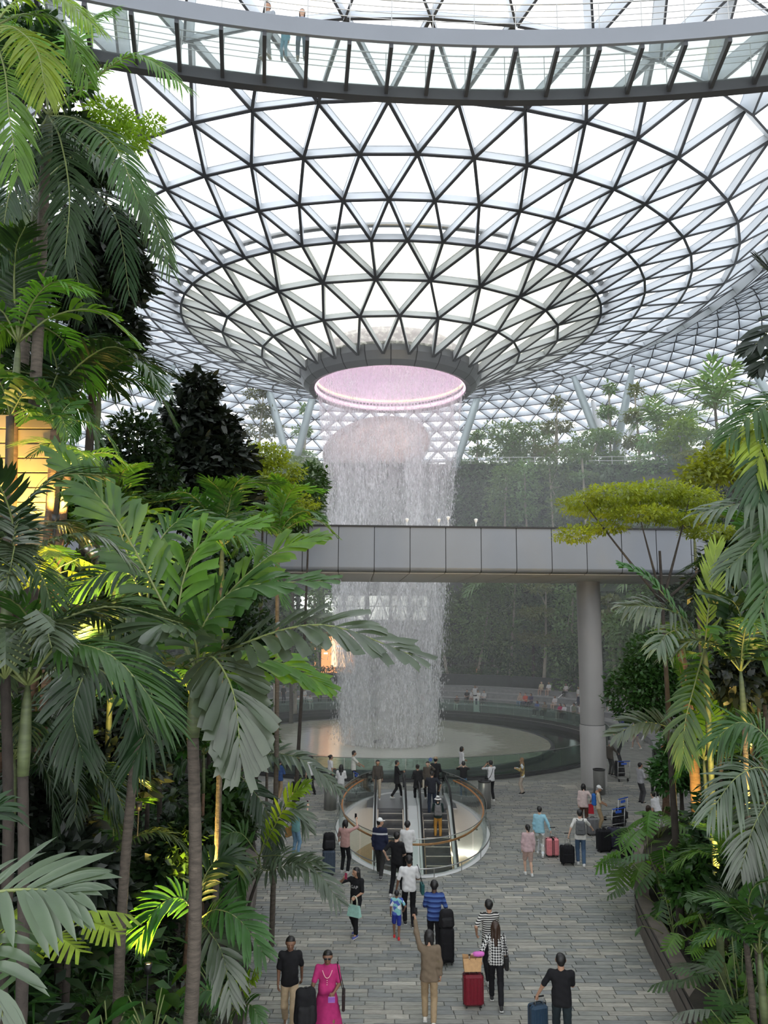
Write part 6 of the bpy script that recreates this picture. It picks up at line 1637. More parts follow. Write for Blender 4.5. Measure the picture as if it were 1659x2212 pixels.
def frond_obj(root, ctrl, m='mid', r=.018, **kw):
    base = np.asarray(root.location)
    C = [np.asarray(c) - base for c in ctrl]
    kw.setdefault('up', (0, -.55, .83))
    V, F = frond_geo(C, **kw)
    o = link('frond', np_mesh('frond', V, F, True), root, LEAF[m])
    P = sample_curve(C, 18); mb = MB(); mb.tube(P, np.linspace(r, r * .25, 18), 6)
    mb.build('rachis', M['rachis'], o, True)
    return o
# template fronds, one metre long along +x, reused by scaled copies
TF = {}
def tfrond(kind, m):
    key = (kind, m)
    if key in TF: return TF[key]
    shp = {'arch': [(0, 0, 0), (.30, 0, .24), (.68, 0, .30), (1.0, 0, .06)], 'droop': [(0, 0, 0), (.28, 0, .16), (.62, 0, .02), (.85, 0, -.36)], 'up': [(0, 0, 0), (.33, 0, .10), (.68, 0, .14), (1.0, 0, .08)], 'hang': [(0, 0, 0), (.22, 0, .05), (.42, 0, -.25), (.5, 0, -.7)]}
    st, sh_ = kind.split('_')
    kw = {'feather': dict(n=36, L=.30, w=.026, droop=.45, K=4), 'fine': dict(n=26, L=.30, w=.020, droop=.5, K=3), 'broad': dict(n=15, L=.30, w=.085, droop=.25, style='broad', K=4, lift=.15), 'far': dict(n=13, L=.34, w=.05, droop=.5, K=2)}[st]
    V, F = frond_geo([np.array(c) for c in shp[sh_]], seed=len(TF), **kw)
    me = np_mesh('frond', V, F, True); me.materials.append(LEAF[m])
    mb = MB(); mb.tube(sample_curve(shp[sh_], 12), np.linspace(.012, .003, 12), 5); rm = mb.mesh('rachis', True); rm.materials.append(M['rachis'])
    TF[key] = (me, rm)
    return TF[key]
def add_fronds(root, crown, n, ln, kinds, m, elev=(5, 70), az0=0.0, spread=360, seed=0, ms=None):
    rg = random.Random(seed + 5)
    for k in range(n):
        mm = m if ms is None or rg.random() < .6 else rg.choice(ms)
        me, rm = tfrond(rg.choice(kinds), mm)
        f = link('frond', me, root); link('rachis', rm, f)
        f.location = crown
        az = math.radians(az0 + spread * (k + .4 * rg.random()) / n)
        el_ = math.radians(elev[0] + (elev[1] - elev[0]) * ((k * 0.618) % 1.0))
        f.rotation_euler = (rg.uniform(-.25, .25), -el_, az)
        s = ln * rg.uniform(.82, 1.12); f.scale = (s, s, s)
def trunk_geo(p0, p1, r0, r1, bend=.15, ring=.12, seed=0, n=None):
    a, b = np.array(p0, float), np.array(p1, float); L = np.linalg.norm(b - a)
    n = n or int(min(70, max(8, L / ring)))
    rg = random.Random(seed); sx, sy = rg.uniform(-bend, bend), rg.uniform(-bend, bend)
    t = np.linspace(0, 1, n); P = a + (b - a) * t[:, None]; P[:, 0] += sx * np.sin(PI * t); P[:, 1] += sy * np.sin(PI * t)
    R = r0 + (r1 - r0) * t; R = R * (1 + .06 * (np.arange(n) % 2)); R[0] *= 1.25
    mb = MB(); mb.tube(P, R, 9); return mb
def palm(crown, label, base=None, r=.07, n=11, ln=2.2, kinds=('feather_arch', 'feather_droop', 'feather_up'), m='mid', bark='bark_grey', shaft=True, elev=(0, 72), seed=0, ms=None, name='palm_tree', az0=0, spread=360, group=None):
    crown = Vector(crown)
    if base is None: base = (crown.x + .1, crown.y, ground_z(crown.x, crown.y) - .1)
    base = Vector(base)
    root = empty(name, base, label=label, cat='palm tree', group=group)
    c = crown - base
    sh = min(.9, c.length * .25)
    t = c * (1 - sh / c.length) if shaft else c
    trunk_geo((0, 0, 0), t, r * 1.15, r * .85, seed=seed).build('trunk', M[bark], root, True)
    if shaft:
        mb = MB(); mb.tube([t, t + (c - t) * .3, t + (c - t) * .8, c * 1.0], [r * .95, r * 1.1, r * .8, r * .4], 9); mb.build('crownshaft', M['bark_green'], root, True)
    if n: add_fronds(root, c, n, ln, list(kinds), m, elev, seed=seed, ms=ms, az0=az0, spread=spread)
    return root
# leaf clouds -----------------------------------------------------------------
def leaf_cloud(centers, radii, n, size, seed=0, flat=.0, hexa=False, shell=.55, drop=.15):
    """n leaves scattered in ellipsoids; returns V, F"""
    rg = np.random.default_rng(seed)
    C = np.asarray(centers, float); R = np.asarray(radii, float)
    wgt = R.prod(1) ** (2 / 3); wgt /= wgt.sum()
    ci = rg.choice(len(C), n, p=wgt)
    d = rg.normal(size=(n, 3)); d /= np.linalg.norm(d, axis=1, keepdims=True)
    rad = shell + (1 - shell) * rg.random(n); rad *= np.where(rg.random(n) < .12, 1.15, 1)
    p = C[ci] + d * R[ci] * rad[:, None]
    u = d * (1, 1, .4) + rg.normal(0, .55, (n, 3)); u[:, 2] -= drop; u /= np.linalg.norm(u, axis=1, keepdims=True)
    up = np.array([0, 0, 1.0]) * (1 + flat) + d * .6 + rg.normal(0, .45, (n, 3))
    s = np.cross(u, up); s /= (np.linalg.norm(s, axis=1, keepdims=True) + 1e-6); nn = np.cross(s, u)
    L = size * (.65 + .7 * rg.random(n))[:, None]; W = L * .24
    if hexa:
        V = np.stack([p, p + u * L * .3 + s * W * .9, p + u * L * .65 + s * W * .75 - nn * L * .04, p + u * L - nn * L * .12, p + u * L * .65 - s * W * .75 - nn * L * .04, p + u * L * .3 - s * W * .9], 1)
        F = np.array([[0, 1, 5, -1], [1, 2, 4, 5], [2, 3, 4, -1]]); k = 6
    else:
        V = np.stack([p, p + u * L * .45 + s * W + nn * L * .04, p + u * L - nn * L * .06, p + u * L * .45 - s * W + nn * L * .04], 1)
        F = np.array([[0, 1, 2, 3]]); k = 4
    off = np.arange(n)[:, None, None] * k
    Fo = np.where(F[None] >= 0, F[None] + off, -1).reshape(-1, 4)
    return V.reshape(-1, 3), Fo
def tree(base, blobs, label, m='mid', n=4000, size=.16, r=.10, bark='bark_brown', seed=0, name='broadleaf_tree', hexa=False, flat=0.0, branches=True, group=None, ms=None, top=None, shell=.5, cat='tree', fork=.5, nbr=0):
    """blobs: (x, y, z, rx, ry, rz) world"""
    base = Vector(base); root = empty(name, base, label=label, cat=cat, group=group)
    C = np.array([b[:3] for b in blobs]) - np.array(base); R = np.array([b[3:] for b in blobs])
    V, F = leaf_cloud(C, R, n, size, seed, flat, hexa, shell)
    o = link('foliage', np_mesh('foliage', V, F, True), root, LEAF[m]); tag(o, kind='stuff')
    top_ = C[C[:, 2].argmax()] if top is None else np.array(top) - np.array(base)
    trunk_geo((0, 0, 0), top_ * (1, 1, 1), r * 1.2, r * .35, bend=.1, ring=.4, seed=seed).build('trunk', M[bark], root, True)
    if branches:
        for q, (c, rr) in enumerate(zip(C, R)):
            if nbr and q % max(1, len(C) // nbr): continue
            st = top_ * max(.2, min(.95, (c[2] - rr[2]) / max(top_[2], .1) * .9 if fork is None else fork))
            mb = MB(); mb.tube(sample_curve([st, st * .5 + c * .5 + np.array([0, 0, -.1 * rr[2]]), c], 8), np.linspace(r * .5, r * .12, 8), 6); mb.build('branch', M[bark], root, True)
    return root
# rosette plants --------------------------------------------------------------
def blade_geo(L, w, el_, az, droop=.6, K=5, fold=.2, petiole=.15):
    s = np.linspace(0, 1, K + 1)
    d = np.array([math.cos(el_) * math.cos(az), math.cos(el_) * math.sin(az), math.sin(el_)])
    sd = np.array([-math.sin(az), math.cos(az), 0]); nn = np.cross(d, sd)
    C = d * (L * s)[:, None]; C[:, 2] -= droop * L * s ** 2.2
    wp = np.where(s < petiole, .06, np.sin(PI * np.clip((s - petiole) / (1 - petiole) * .94 + .06, 0, 1)) ** .7); wp[-1] = .02
    ww = (w * wp / 2)[:, None]
    V = np.stack([C + sd * ww + nn * ww * fold, C, C - sd * ww + nn * ww * fold], 1).reshape(-1, 3)
    k = np.arange(K)[:, None] * 3
    F = np.concatenate([np.concatenate([k, k + 1, k + 4, k + 3], 1), np.concatenate([k + 1, k + 2, k + 5, k + 4], 1)])
    return V, F
def join(parts):
    Vs, Fs, off = [], [], 0
    for V, F in parts: Vs.append(V); Fs.append(np.where(F >= 0, F + off, -1)); off += len(V)
    return np.concatenate(Vs), np.concatenate(Fs)
def rosette(n, L, w, seed, el_=(15, 75), droop=.6):
    rg = random.Random(seed)
    return join([blade_geo(L * rg.uniform(.7, 1.1), w * rg.uniform(.8, 1.15), math.radians(rg.uniform(*el_)), 2 * PI * (k * .382) + rg.uniform(-.2, .2), droop * rg.uniform(.6, 1.3)) for k in range(n)])
def fern(n, L, seed, nl=12):
    rg = random.Random(seed); out = []
    for k in range(n):
        az = 2 * PI * k * .382; e = math.radians(rg.uniform(25, 65)); l_ = L * rg.uniform(.75, 1.1)
        c = [np.array([0, 0, 0.]), np.array([math.cos(az) * l_ * .5, math.sin(az) * l_ * .5, l_ * .55 * math.sin(e)]), np.array([math.cos(az) * l_, math.sin(az) * l_, l_ * .25 * math.sin(e)])]
        out.append(frond_geo(c, n=nl, L=l_ * .24, w=l_ * .055, droop=.3, K=1, seed=k, a0=80, a1=50, style='blade'))
    return join(out)
# lobed leaf (split philodendron), unit length along +x
def lobed_leaf(lobes=7):
    pts = []
    V = [(0, 0, 0)]; F = []
    mid = [(t, 0, .06 * math.sin(PI * t)) for t in np.linspace(0, 1, lobes + 1)]
    V = list(mid); nm = len(V)
    for sgn in (-1, 1):
        for k in range(lobes):
            a, b = k, k + 1
            x0 = (k + .15) / lobes; ln = .42 * math.sin(PI * (.18 + .72 * (k + .5) / lobes)) + .06
            dx = .10 + .16 * k / lobes
            i0 = len(V)
            V += [(x0 + dx, sgn * ln, -.06 - .12 * ln), (x0 + dx + .075, sgn * ln * .93, -.06 - .10 * ln)]
            F.append([a, b, i0 + 1, i0] if sgn < 0 else [a, i0, i0 + 1, b])
    return np.array(V), np.array(F)
LL_V, LL_F = lobed_leaf()
LOB = {}
def lobed_me(m):
    if m not in LOB:
        me = np_mesh('leaf', LL_V, LL_F, False); me.materials.append(LEAF[m]); LOB[m] = me
    return LOB[m]
BL = {}
def blade_me(m, wd=.34):
    if (m, wd) not in BL:
        V, F = blade_geo(1.0, wd, 0, 0, .22, 6, .22, .04); me = np_mesh('leaf', V, F, True); me.materials.append(LEAF[m]); BL[(m, wd)] = me
    return BL[(m, wd)]
def leafy(base, label, n=12, stem=.9, leaf=.55, kind='lobed', m='fresh', seed=0, ms=None, group=None, name='philodendron', wd=.34, el_=(25, 80)):
    """plant whose leaves each stand on their own stalk"""
    rg = random.Random(seed); root = empty(name, base, label=label, cat='plant', group=group)
    for k in range(n):
        az = 2 * PI * k * .382 + rg.uniform(-.3, .3); e = math.radians(rg.uniform(*el_)); l_ = stem * rg.uniform(.6, 1.15)
        tip = Vector((math.cos(az) * math.cos(e) * l_, math.sin(az) * math.cos(e) * l_, math.sin(e) * l_))
        me = (lobed_me if kind == 'lobed' else (lambda q: blade_me(q, wd)))(m if ms is None or rg.random() < .6 else rg.choice(ms))
        o = link('leaf', me, root); o.location = tip; s = leaf * rg.uniform(.75, 1.2); o.scale = (s, s, s)
        o.rotation_euler = (rg.uniform(-.4, .4), math.radians(rg.uniform(5, 50)), az + rg.uniform(-.3, .3))
        mb = MB(); q = tip * .5 + Vector((0, 0, .08 * l_)); mb.tube(sample_curve([(0, 0, 0), q, tip], 6), np.linspace(.014, .008, 6), 5); mb.build('stalk', M['rachis'], root, True)
    return root
# ------------------------------------------------------------------ the left-hand palms
def C3(*pts): return [at(*p) for p in pts]
def gz(p): return Vector((p.x, p.y, ground_z(p.x, p.y) - .05))
BR = dict(style='broad', n=19, w=.135, K=5, lift=.12, droop=.22, a0=58, a1=20)
# big foreground palm with broad torn leaflets, trunk running out of the bottom of the frame
pa_ = at(425, 1440, 10.2)
A = palm(pa_, 'tall palm with broad grey-green leaflets at left centre, one leaf reaching across the waterfall', base=(at(372, 2212, 9.6).x - .02, 9.7, .55), r=.085, n=0, bark='bark_grey', seed=2)
frond_obj(A, C3((425, 1455, 10.2), (540, 1385, 9.9), (700, 1350, 9.5), (890, 1415, 9.2)), 'grey', .024, L=.66, **BR)
frond_obj(A, C3((425, 1450, 10.2), (440, 1350, 10), (520, 1270, 9.9), (700, 1255, 9.7)), 'mid', .022, L=.62, **BR)
frond_obj(A, C3((425, 1450, 10.2), (385, 1330, 10.2), (430, 1180, 10.2), (560, 1130, 10.2)), 'fresh', .022, L=.60, **BR)
frond_obj(A, C3((425, 1450, 10.2), (350, 1300, 10.1), (250, 1120, 9.9), (130, 985, 9.7)), 'mid', .024, L=.70, **BR)
frond_obj(A, C3((430, 1455, 10.2), (415, 1370, 9.8), (350, 1350, 9.4), (300, 1400, 9.2)), 'grey', .020, L=.62, **BR)
frond_obj(A, C3((430, 1450, 10.2), (460, 1420, 9.8), (505, 1500, 9.4), (520, 1640, 9.2)), 'grey', .022, L=.66, **BR)
frond_obj(A, C3((430, 1450, 10.2), (520, 1430, 10.3), (600, 1430, 10.5), (700, 1480, 10.6)), 'fresh', .020, L=.5, **BR)
frond_obj(A, C3((430, 1450, 10.2), (480, 1300, 10.4), (600, 1190, 10.6), (690, 1160, 10.8)), 'fresh', .020, L=.5, **BR)
# its left neighbour
pb_ = at(318, 1330, 11.2)
B = palm(pb_, 'slim ringed palm with dark arching leaves left of the broad-leaved palm', base=(at(262, 2180, 11.4).x, 11.5, .8), r=.07, n=0, bark='bark_grey', seed=4)
FE = dict(n=40, L=.62, w=.055, droop=.45, K=5)
for pts, m_ in ((((318, 1330, 11.2), (280, 1240, 11), (200, 1250, 10.7), (100, 1330, 10.5)), 'dark'), (((318, 1330, 11.2), (250, 1330, 10.9), (180, 1420, 10.6), (150, 1600, 10.4)), 'grey'), (((318, 1330, 11.2), (330, 1200, 11.3), (400, 1120, 11.4), (520, 1150, 11.5)), 'mid'),
                (((318, 1330, 11.2), (300, 1420, 10.7), (330, 1520, 10.4), (290, 1650, 10.2)), 'dark'), (((318, 1330, 11.2), (270, 1180, 11.3), (230, 1090, 11.3), (160, 1060, 11.2)), 'mid'), (((318, 1330, 11.2), (230, 1380, 10.6), (160, 1520, 10.2), (180, 1640, 10.1)), 'dark')):
    frond_obj(B, C3(*pts), m_, .02, **FE)
# close frond in the bottom left corner
n0 = at(-150, 1960, 4.0)
Nn = palm(n0, 'palm just outside the lower left corner whose grey-green leaf spreads into the frame', base=(n0.x - .2, 4.0, ground_z(n0.x - .2, 4.0)), r=.06, n=0, seed=5)
frond_obj(Nn, C3((-150, 1960, 4.0), (0, 1926, 3.9), (90, 1922, 3.85), (150, 1928, 3.8)), 'grey', .012, n=13, L=.42, w=.055, a0=62, a1=12, droop=.22, K=6, lift=.1, t0=.05, jit=.03)
frond_obj(Nn, C3((-150, 1960, 4.0), (-90, 1990, 3.8), (-20, 2080, 3.6), (10, 2220, 3.5)), 'grey', .012, n=14, L=.3, w=.045, droop=.4, K=5)
frond_obj(Nn, C3((-150, 1960, 4.0), (-120, 1850, 4.3), (-60, 1770, 4.5), (0, 1740, 4.6)), 'dark', .012, n=16, L=.32, w=.04, droop=.4, K=5)
# upper left feathery palm
pu = at(105, 250, 12.5)
U = palm(pu, 'tall feathery palm with bright green arching leaves in the upper left', base=(at(60, 900, 12.8).x, 12.8, ground_z(at(60, 900, 12.8).x, 12.8) - .1), r=.10, n=0, bark='bark_grey', seed=6)
FU = dict(n=52, L=.62, w=.042, droop=.5, K=4, lift=.15)
for pts, m_ in ((((105, 250, 12.5), (180, 190, 12.3), (290, 120, 12.0), (405, 190, 11.8)), 'fresh'), (((105, 250, 12.5), (90, 130, 12.4), (40, 60, 12.2), (-60, 40, 12)), 'fresh'), (((105, 250, 12.5), (150, 120, 12.6), (190, 50, 12.7), (250, 20, 12.8)), 'fresh'), (((105, 250, 12.5), (60, 200, 12.2), (10, 220, 12), (-50, 330, 11.8)), 'mid'),
                (((105, 250, 12.5), (170, 260, 12.2), (250, 320, 11.8), (300, 440, 11.6)), 'mid'), (((105, 250, 12.5), (130, 300, 12), (150, 420, 11.7), (140, 560, 11.5)), 'dark'), (((105, 250, 12.5), (200, 330, 12.8), (300, 400, 12.9), (365, 560, 12.9)), 'mid'), (((105, 250, 12.5), (60, 320, 12.2), (20, 420, 12), (0, 560, 11.9)), 'dark')):
    frond_obj(U, C3(*pts), m_, .022, **FU)
pv = at(85, 400, 14.5)
U2 = palm(pv, 'second feathery palm with drooping dark leaves below the bright one, upper left', base=(at(50, 1000, 14.6).x, 14.6, 7.0), r=.11, n=0, bark='bark_grey', seed=7)
for pts, m_ in ((((85, 400, 14.5), (180, 330, 14.3), (290, 400, 14), (370, 590, 13.8)), 'mid'), (((85, 400, 14.5), (170, 400, 14.2), (250, 470, 13.9), (280, 640, 13.7)), 'dark'), (((85, 400, 14.5), (30, 330, 14.2), (-20, 380, 14), (-60, 480, 13.8)), 'mid'), (((85, 400, 14.5), (130, 450, 14), (160, 560, 13.8), (180, 680, 13.6)), 'dark'), (((85, 400, 14.5), (40, 430, 14), (20, 520, 13.8), (30, 650, 13.6)), 'olive')):
    frond_obj(U2, C3(*pts), m_, .022, **FU)
pw = at(-20, 60, 11)
U3 = palm(pw, 'palm at the very top left corner with sunlit lime leaves', base=(-6.5, 11, 4), r=.09, n=0, seed=8)
for pts, m_ in ((((-20, 60, 11), (40, 0, 11), (120, -10, 10.9), (210, 60, 10.8)), 'lime'), (((-20, 60, 11), (30, 60, 10.8), (80, 110, 10.6), (100, 210, 10.5)), 'lime'), (((-20, 60, 11), (10, 150, 10.7), (20, 250, 10.6), (40, 380, 10.5)), 'fresh'), (((-20, 60, 11), (60, 30, 11.4), (140, 60, 11.6), (190, 170, 11.7)), 'fresh')):
    frond_obj(U3, C3(*pts), m_, .02, **FU)
# mid-left feathery palms
for k, (px, py, d, ln, m_, lab, br) in enumerate([(40, 740, 12.5, 1.9, 'fresh', 'palm with yellow-green leaves at the left edge above the lit wall', 'bark_brown'), (110, 870, 14.0, 2.3, 'dark', 'dark drooping palm above the warm-lit trunks at left', 'bark_brown'), (215, 840, 17.0, 2.4, 'mid', 'feathery palm with leaves hanging to the right, beside the dark tree', 'bark_grey'),
        (20, 1230, 8.5, 1.5, 'grey', 'dark palm with pale-edged leaves at the left edge, mid height', 'bark_dark'), (60, 1480, 8.0, 1.7, 'grey', 'large drooping grey palm at the lower left edge', 'bark_dark'), (250, 1190, 15.5, 2.0, 'fresh', 'young palm behind the two spotlights', 'bark_green'),
        (480, 1180, 16.5, 1.9, 'mid', 'palm crown in front of the dark tree base', 'bark_grey'), (600, 1160, 20.0, 1.7, 'fresh', 'palm with a leaf overlapping the footbridge left part', 'bark_grey'), (160, 1700, 12.5, 1.5, 'dark', 'low dark palm among the lower left shadows', 'bark_dark'), (30, 1640, 11, 1.6, 'dark', 'dark low palm at the left edge above the close leaf', 'bark_dark')]):
    c = at(px, py, d)
    palm(c, lab, r=.06, n=11, ln=ln, kinds=('feather_arch', 'feather_droop', 'feather_hang') if m_ != 'fresh' else ('broad_arch', 'feather_arch', 'feather_droop'), m=m_, bark=br, seed=20 + k, ms=['mid', 'dark', m_])
# slim palms along the paving edge
pe = at(560, 1850, 18.5)
Ee = palm(pe, 'small palm with a bright lime leaf at the left edge of the paving', base=(at(545, 1990, 18.8).x, 18.8, .4), r=.04, n=0, bark='bark_dark', seed=31)
for pts, m_, l_ in ((((560, 1850, 18.5), (590, 1790, 18.3), (630, 1720, 18.2), (665, 1695, 18.1)), 'lime', .5), (((560, 1850, 18.5), (610, 1850, 18), (680, 1880, 17.5), (735, 1950, 17.2)), 'grey', .55), (((560, 1850, 18.5), (590, 1770, 18.6), (640, 1750, 18.7), (665, 1790, 18.7)), 'grey', .5), (((560, 1850, 18.5), (520, 1800, 18.3), (480, 1810, 18), (440, 1860, 17.9)), 'mid', .55), (((560, 1850, 18.5), (570, 1880, 18), (620, 1870, 17.7), (690, 1860, 17.6)), 'grey', .5), (((560, 1850, 18.5), (530, 1860, 18), (510, 1920, 17.8), (520, 1990, 17.7)), 'mid', .5)):
    frond_obj(Ee, C3(*pts), m_, .014, n=22, L=l_, w=.075, style='blade', droop=.3, K=4, a0=60, a1=25)
pf = at(512, 1670, 20.5)
Ef = palm(pf, 'slim palm whose grey leaf arches over the people left of the bin', base=(at(500, 2010, 20.5).x, 20.5, .4), r=.045, n=0, bark='bark_brown', seed=32)
for pts, m_ in ((((512, 1670, 20.5), (570, 1630, 20.3), (650, 1640, 20), (735, 1705, 19.8)), 'grey'), (((512, 1670, 20.5), (470, 1600, 20.4), (420, 1600, 20.2), (380, 1660, 20)), 'mid'), (((512, 1670, 20.5), (540, 1700, 20), (580, 1760, 19.8), (590, 1850, 19.6)), 'dark'), (((512, 1670, 20.5), (500, 1560, 20.6), (530, 1480, 20.7), (600, 1460, 20.8)), 'mid')):
    frond_obj(Ef, C3(*pts), m_, .016, n=24, L=.6, w=.085, style='blade', droop=.4, K=4, a0=62, a1=25)
pg = at(430, 1985, 12.5)
Eg = palm(pg, 'low palm with dark leaflets near the bottom edge, left of the man in black polo', base=(at(415, 2200, 12.5).x, 12.5, .5), r=.04, n=0, bark='bark_dark', seed=33)
for pts, m_ in ((((430, 1985, 12.5), (470, 1965, 12.2), (520, 1990, 12), (570, 2060, 11.8)), 'mid'), (((430, 1985, 12.5), (440, 1900, 12.6), (480, 1850, 12.7), (530, 1870, 12.8)), 'dark'), (((430, 1985, 12.5), (390, 1940, 12.4), (340, 1960, 12.2), (300, 2030, 12)), 'mid'), (((430, 1985, 12.5), (450, 2010, 12), (480, 2060, 11.8), (500, 2160, 11.6)), 'grey')):
    frond_obj(Eg, C3(*pts), m_, .014, n=20, L=.5, w=.07, style='blade', droop=.3, K=4, a0=60, a1=25)
ph_ = at(500, 2190, 12.5)
Eh = palm(ph_, 'young palm with a lime leaf at the bottom edge beside the kerb', base=(ph_.x, ph_.y, .45), r=.03, n=0, seed=34)
frond_obj(Eh, C3((500, 2190, 12.5), (515, 2150, 12.4), (540, 2120, 12.3), (560, 2100, 12.2)), 'lime', .012, n=16, L=.32, w=.045, droop=.2, K=4)
frond_obj(Eh, C3((500, 2190, 12.5), (510, 2180, 12.2), (540, 2170, 12), (560, 2200, 11.9)), 'mid', .012, n=16, L=.32, w=.045, droop=.3, K=4)
frond_obj(Eh, C3((500, 2190, 12.5), (470, 2150, 12.4), (440, 2140, 12.3), (400, 2170, 12.2)), 'mid', .012, n=16, L=.32, w=.045, droop=.3, K=4)
for k, (px, d, pt, lab, br) in enumerate([(440, 19, 1630, 'thin orange-lit palm stem behind the foreground trunks', 'bark_brown'), (240, 15, 1850, 'thin pale stem left of the ringed palm trunk', 'bark_grey'), (478, 22, 1580, 'thin dark palm stem near the kerb', 'bark_dark'), (575, 26, 1480, 'slim palm stem in front of the pool left end', 'bark_grey'), (410, 16, 1500, 'upright brown palm stem between the two foreground palms', 'bark_brown')]):
    c = at(px, pt, d); palm(c, lab, r=.045, n=7, ln=1.3, kinds=('feather_arch', 'broad_arch'), m='mid', bark=br, seed=50 + k, ms=['dark', 'fresh', 'olive'])

# ------------------------------------------------------------------ broadleaf trees on the left
def blobs_px(lst):
    out = []
    for px, py, d, rx, rz in lst:
        p = at(px, py, d); k = d / FPX * 1.02
        out.append((p.x, p.y, p.z, rx * k, rx * k * .9, rz * k))
    return out
tree(gz(at(440, 1500, 24)), blobs_px([(430, 840, 24, 40, 40), (420, 910, 24, 75, 50), (455, 930, 24.5, 70, 50), (390, 970, 23.5, 60, 55), (480, 1000, 24, 70, 60), (420, 1040, 23.5, 80, 60), (500, 1090, 24.3, 70, 50), (430, 1110, 24, 70, 40)]), 'dark-leaved tree with a pointed top standing left of the waterfall', 'black', 9000, .34, .12, 'bark_dark', 3, hexa=True, nbr=3, fork=.75)
tree(gz(at(200, 1100, 17.5)), blobs_px([(220, 520, 17.5, 90, 70), (260, 600, 17.5, 70, 60), (200, 640, 17, 80, 70), (240, 720, 17.5, 70, 60), (150, 540, 17.2, 70, 60), (180, 760, 17, 60, 40)]), 'dark tree with dense drooping foliage under the upper left palm', 'black', 8000, .26, .12, 'bark_dark', 4, hexa=True, nbr=3, fork=.75)
tree(gz(at(560, 1400, 27)), blobs_px([(570, 985, 27, 60, 28), (600, 1020, 27, 60, 25), (560, 1050, 26.5, 70, 30), (630, 1090, 27.5, 60, 25), (590, 1110, 27, 60, 25), (530, 1000, 27, 50, 25)]), 'yellow-green tree between the dark tree and the waterfall', 'yellow', 6000, .17, .07, 'bark_dark', 5, flat=1, nbr=3, fork=.9)
tree(gz(at(640, 1500, 30)), blobs_px([(650, 1080, 30, 50, 50), (670, 1040, 31, 40, 40), (620, 1120, 30, 50, 40)]), 'mid-green tree against the left edge of the waterfall', 'mid', 3500, .22, .07, 'bark_dark', 6, nbr=2, fork=.9)
tree(gz(at(290, 1300, 20)), blobs_px([(290, 960, 20, 70, 70), (330, 1040, 20, 60, 60), (250, 1060, 19.5, 70, 60), (290, 1110, 20, 70, 50)]), 'bushy dark green tree behind the lit trunks at left', 'dark', 5000, .22, .1, 'bark_dark', 7, nbr=2, fork=.85)
tree(gz(at(240, 330, 19)), blobs_px([(240, 255, 19, 60, 40), (280, 300, 19, 45, 35), (200, 300, 19, 60, 50), (330, 265, 19, 30, 22)]), 'sunlit yellow-green tree behind the upper left palm', 'lime', 3000, .14, .07, 'bark_dark', 8, nbr=2, fork=.85)
tree(gz(at(40, 600, 16)), blobs_px([(20, 520, 16, 80, 80), (60, 600, 16, 60, 60), (20, 680, 16, 70, 70), (70, 760, 16, 60, 50)]), 'dark leafy tree at the left edge behind the palm trunks', 'dark', 5000, .22, .1, 'bark_dark', 9, nbr=2, fork=.8)

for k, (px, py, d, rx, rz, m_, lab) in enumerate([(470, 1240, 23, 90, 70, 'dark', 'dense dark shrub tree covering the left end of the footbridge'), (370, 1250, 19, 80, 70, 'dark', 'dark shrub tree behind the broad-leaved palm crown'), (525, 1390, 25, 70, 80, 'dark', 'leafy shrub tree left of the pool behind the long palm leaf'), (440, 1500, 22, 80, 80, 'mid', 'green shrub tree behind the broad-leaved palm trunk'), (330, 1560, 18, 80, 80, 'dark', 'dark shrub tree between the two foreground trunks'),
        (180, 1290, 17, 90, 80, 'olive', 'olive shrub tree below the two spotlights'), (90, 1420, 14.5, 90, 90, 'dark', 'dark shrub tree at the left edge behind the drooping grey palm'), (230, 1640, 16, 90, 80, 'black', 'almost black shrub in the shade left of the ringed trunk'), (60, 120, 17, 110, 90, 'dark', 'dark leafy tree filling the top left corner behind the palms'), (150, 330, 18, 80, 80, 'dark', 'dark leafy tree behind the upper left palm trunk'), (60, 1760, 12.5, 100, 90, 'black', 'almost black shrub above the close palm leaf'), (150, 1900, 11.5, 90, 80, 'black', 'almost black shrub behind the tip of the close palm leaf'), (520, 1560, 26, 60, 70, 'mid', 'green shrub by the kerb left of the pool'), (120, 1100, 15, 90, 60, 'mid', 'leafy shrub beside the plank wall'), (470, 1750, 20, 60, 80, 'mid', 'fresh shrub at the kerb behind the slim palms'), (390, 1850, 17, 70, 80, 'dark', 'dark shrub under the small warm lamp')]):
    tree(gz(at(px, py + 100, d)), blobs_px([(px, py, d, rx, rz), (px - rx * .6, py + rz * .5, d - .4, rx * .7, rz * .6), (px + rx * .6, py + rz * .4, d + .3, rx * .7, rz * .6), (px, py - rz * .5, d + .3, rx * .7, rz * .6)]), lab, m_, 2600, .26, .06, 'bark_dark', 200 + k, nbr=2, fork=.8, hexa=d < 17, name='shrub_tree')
# warm-lit plank wall with two bare trunks at far left
lw = at(48, 1030, 12.4)
mat('lit_planks', (.34, .24, .12), rough=.7, noise=.2, nscale=1.5, stretch=(1, 1, .3))
wl = empty('plank_wall', (lw.x, lw.y, 0), label='warm-lit wooden plank wall at the far left', cat='wall')
zt_, zb_ = at(48, 890, 12.4).z, at(48, 1180, 12.4).z
for k in range(9):
    z0_ = zb_ + (zt_ - zb_) * k / 9; mb = MB(); mb.bevel_box((-.15, .2 + .01 * (k % 2), (z0_ + (zt_ - zb_) / 18)), (1.1, .12, (zt_ - zb_) / 9 - .015), .012); mb.build('plank', M['lit_planks'], wl)
mb = MB(); mb.box((.47, .15, (zt_ + zb_) / 2), (.12, .2, zt_ - zb_)); mb.box((-.15, .3, zb_ / 2 + .5), (1.0, .1, zb_)); mb.build('post', M['bark_dark'], wl)
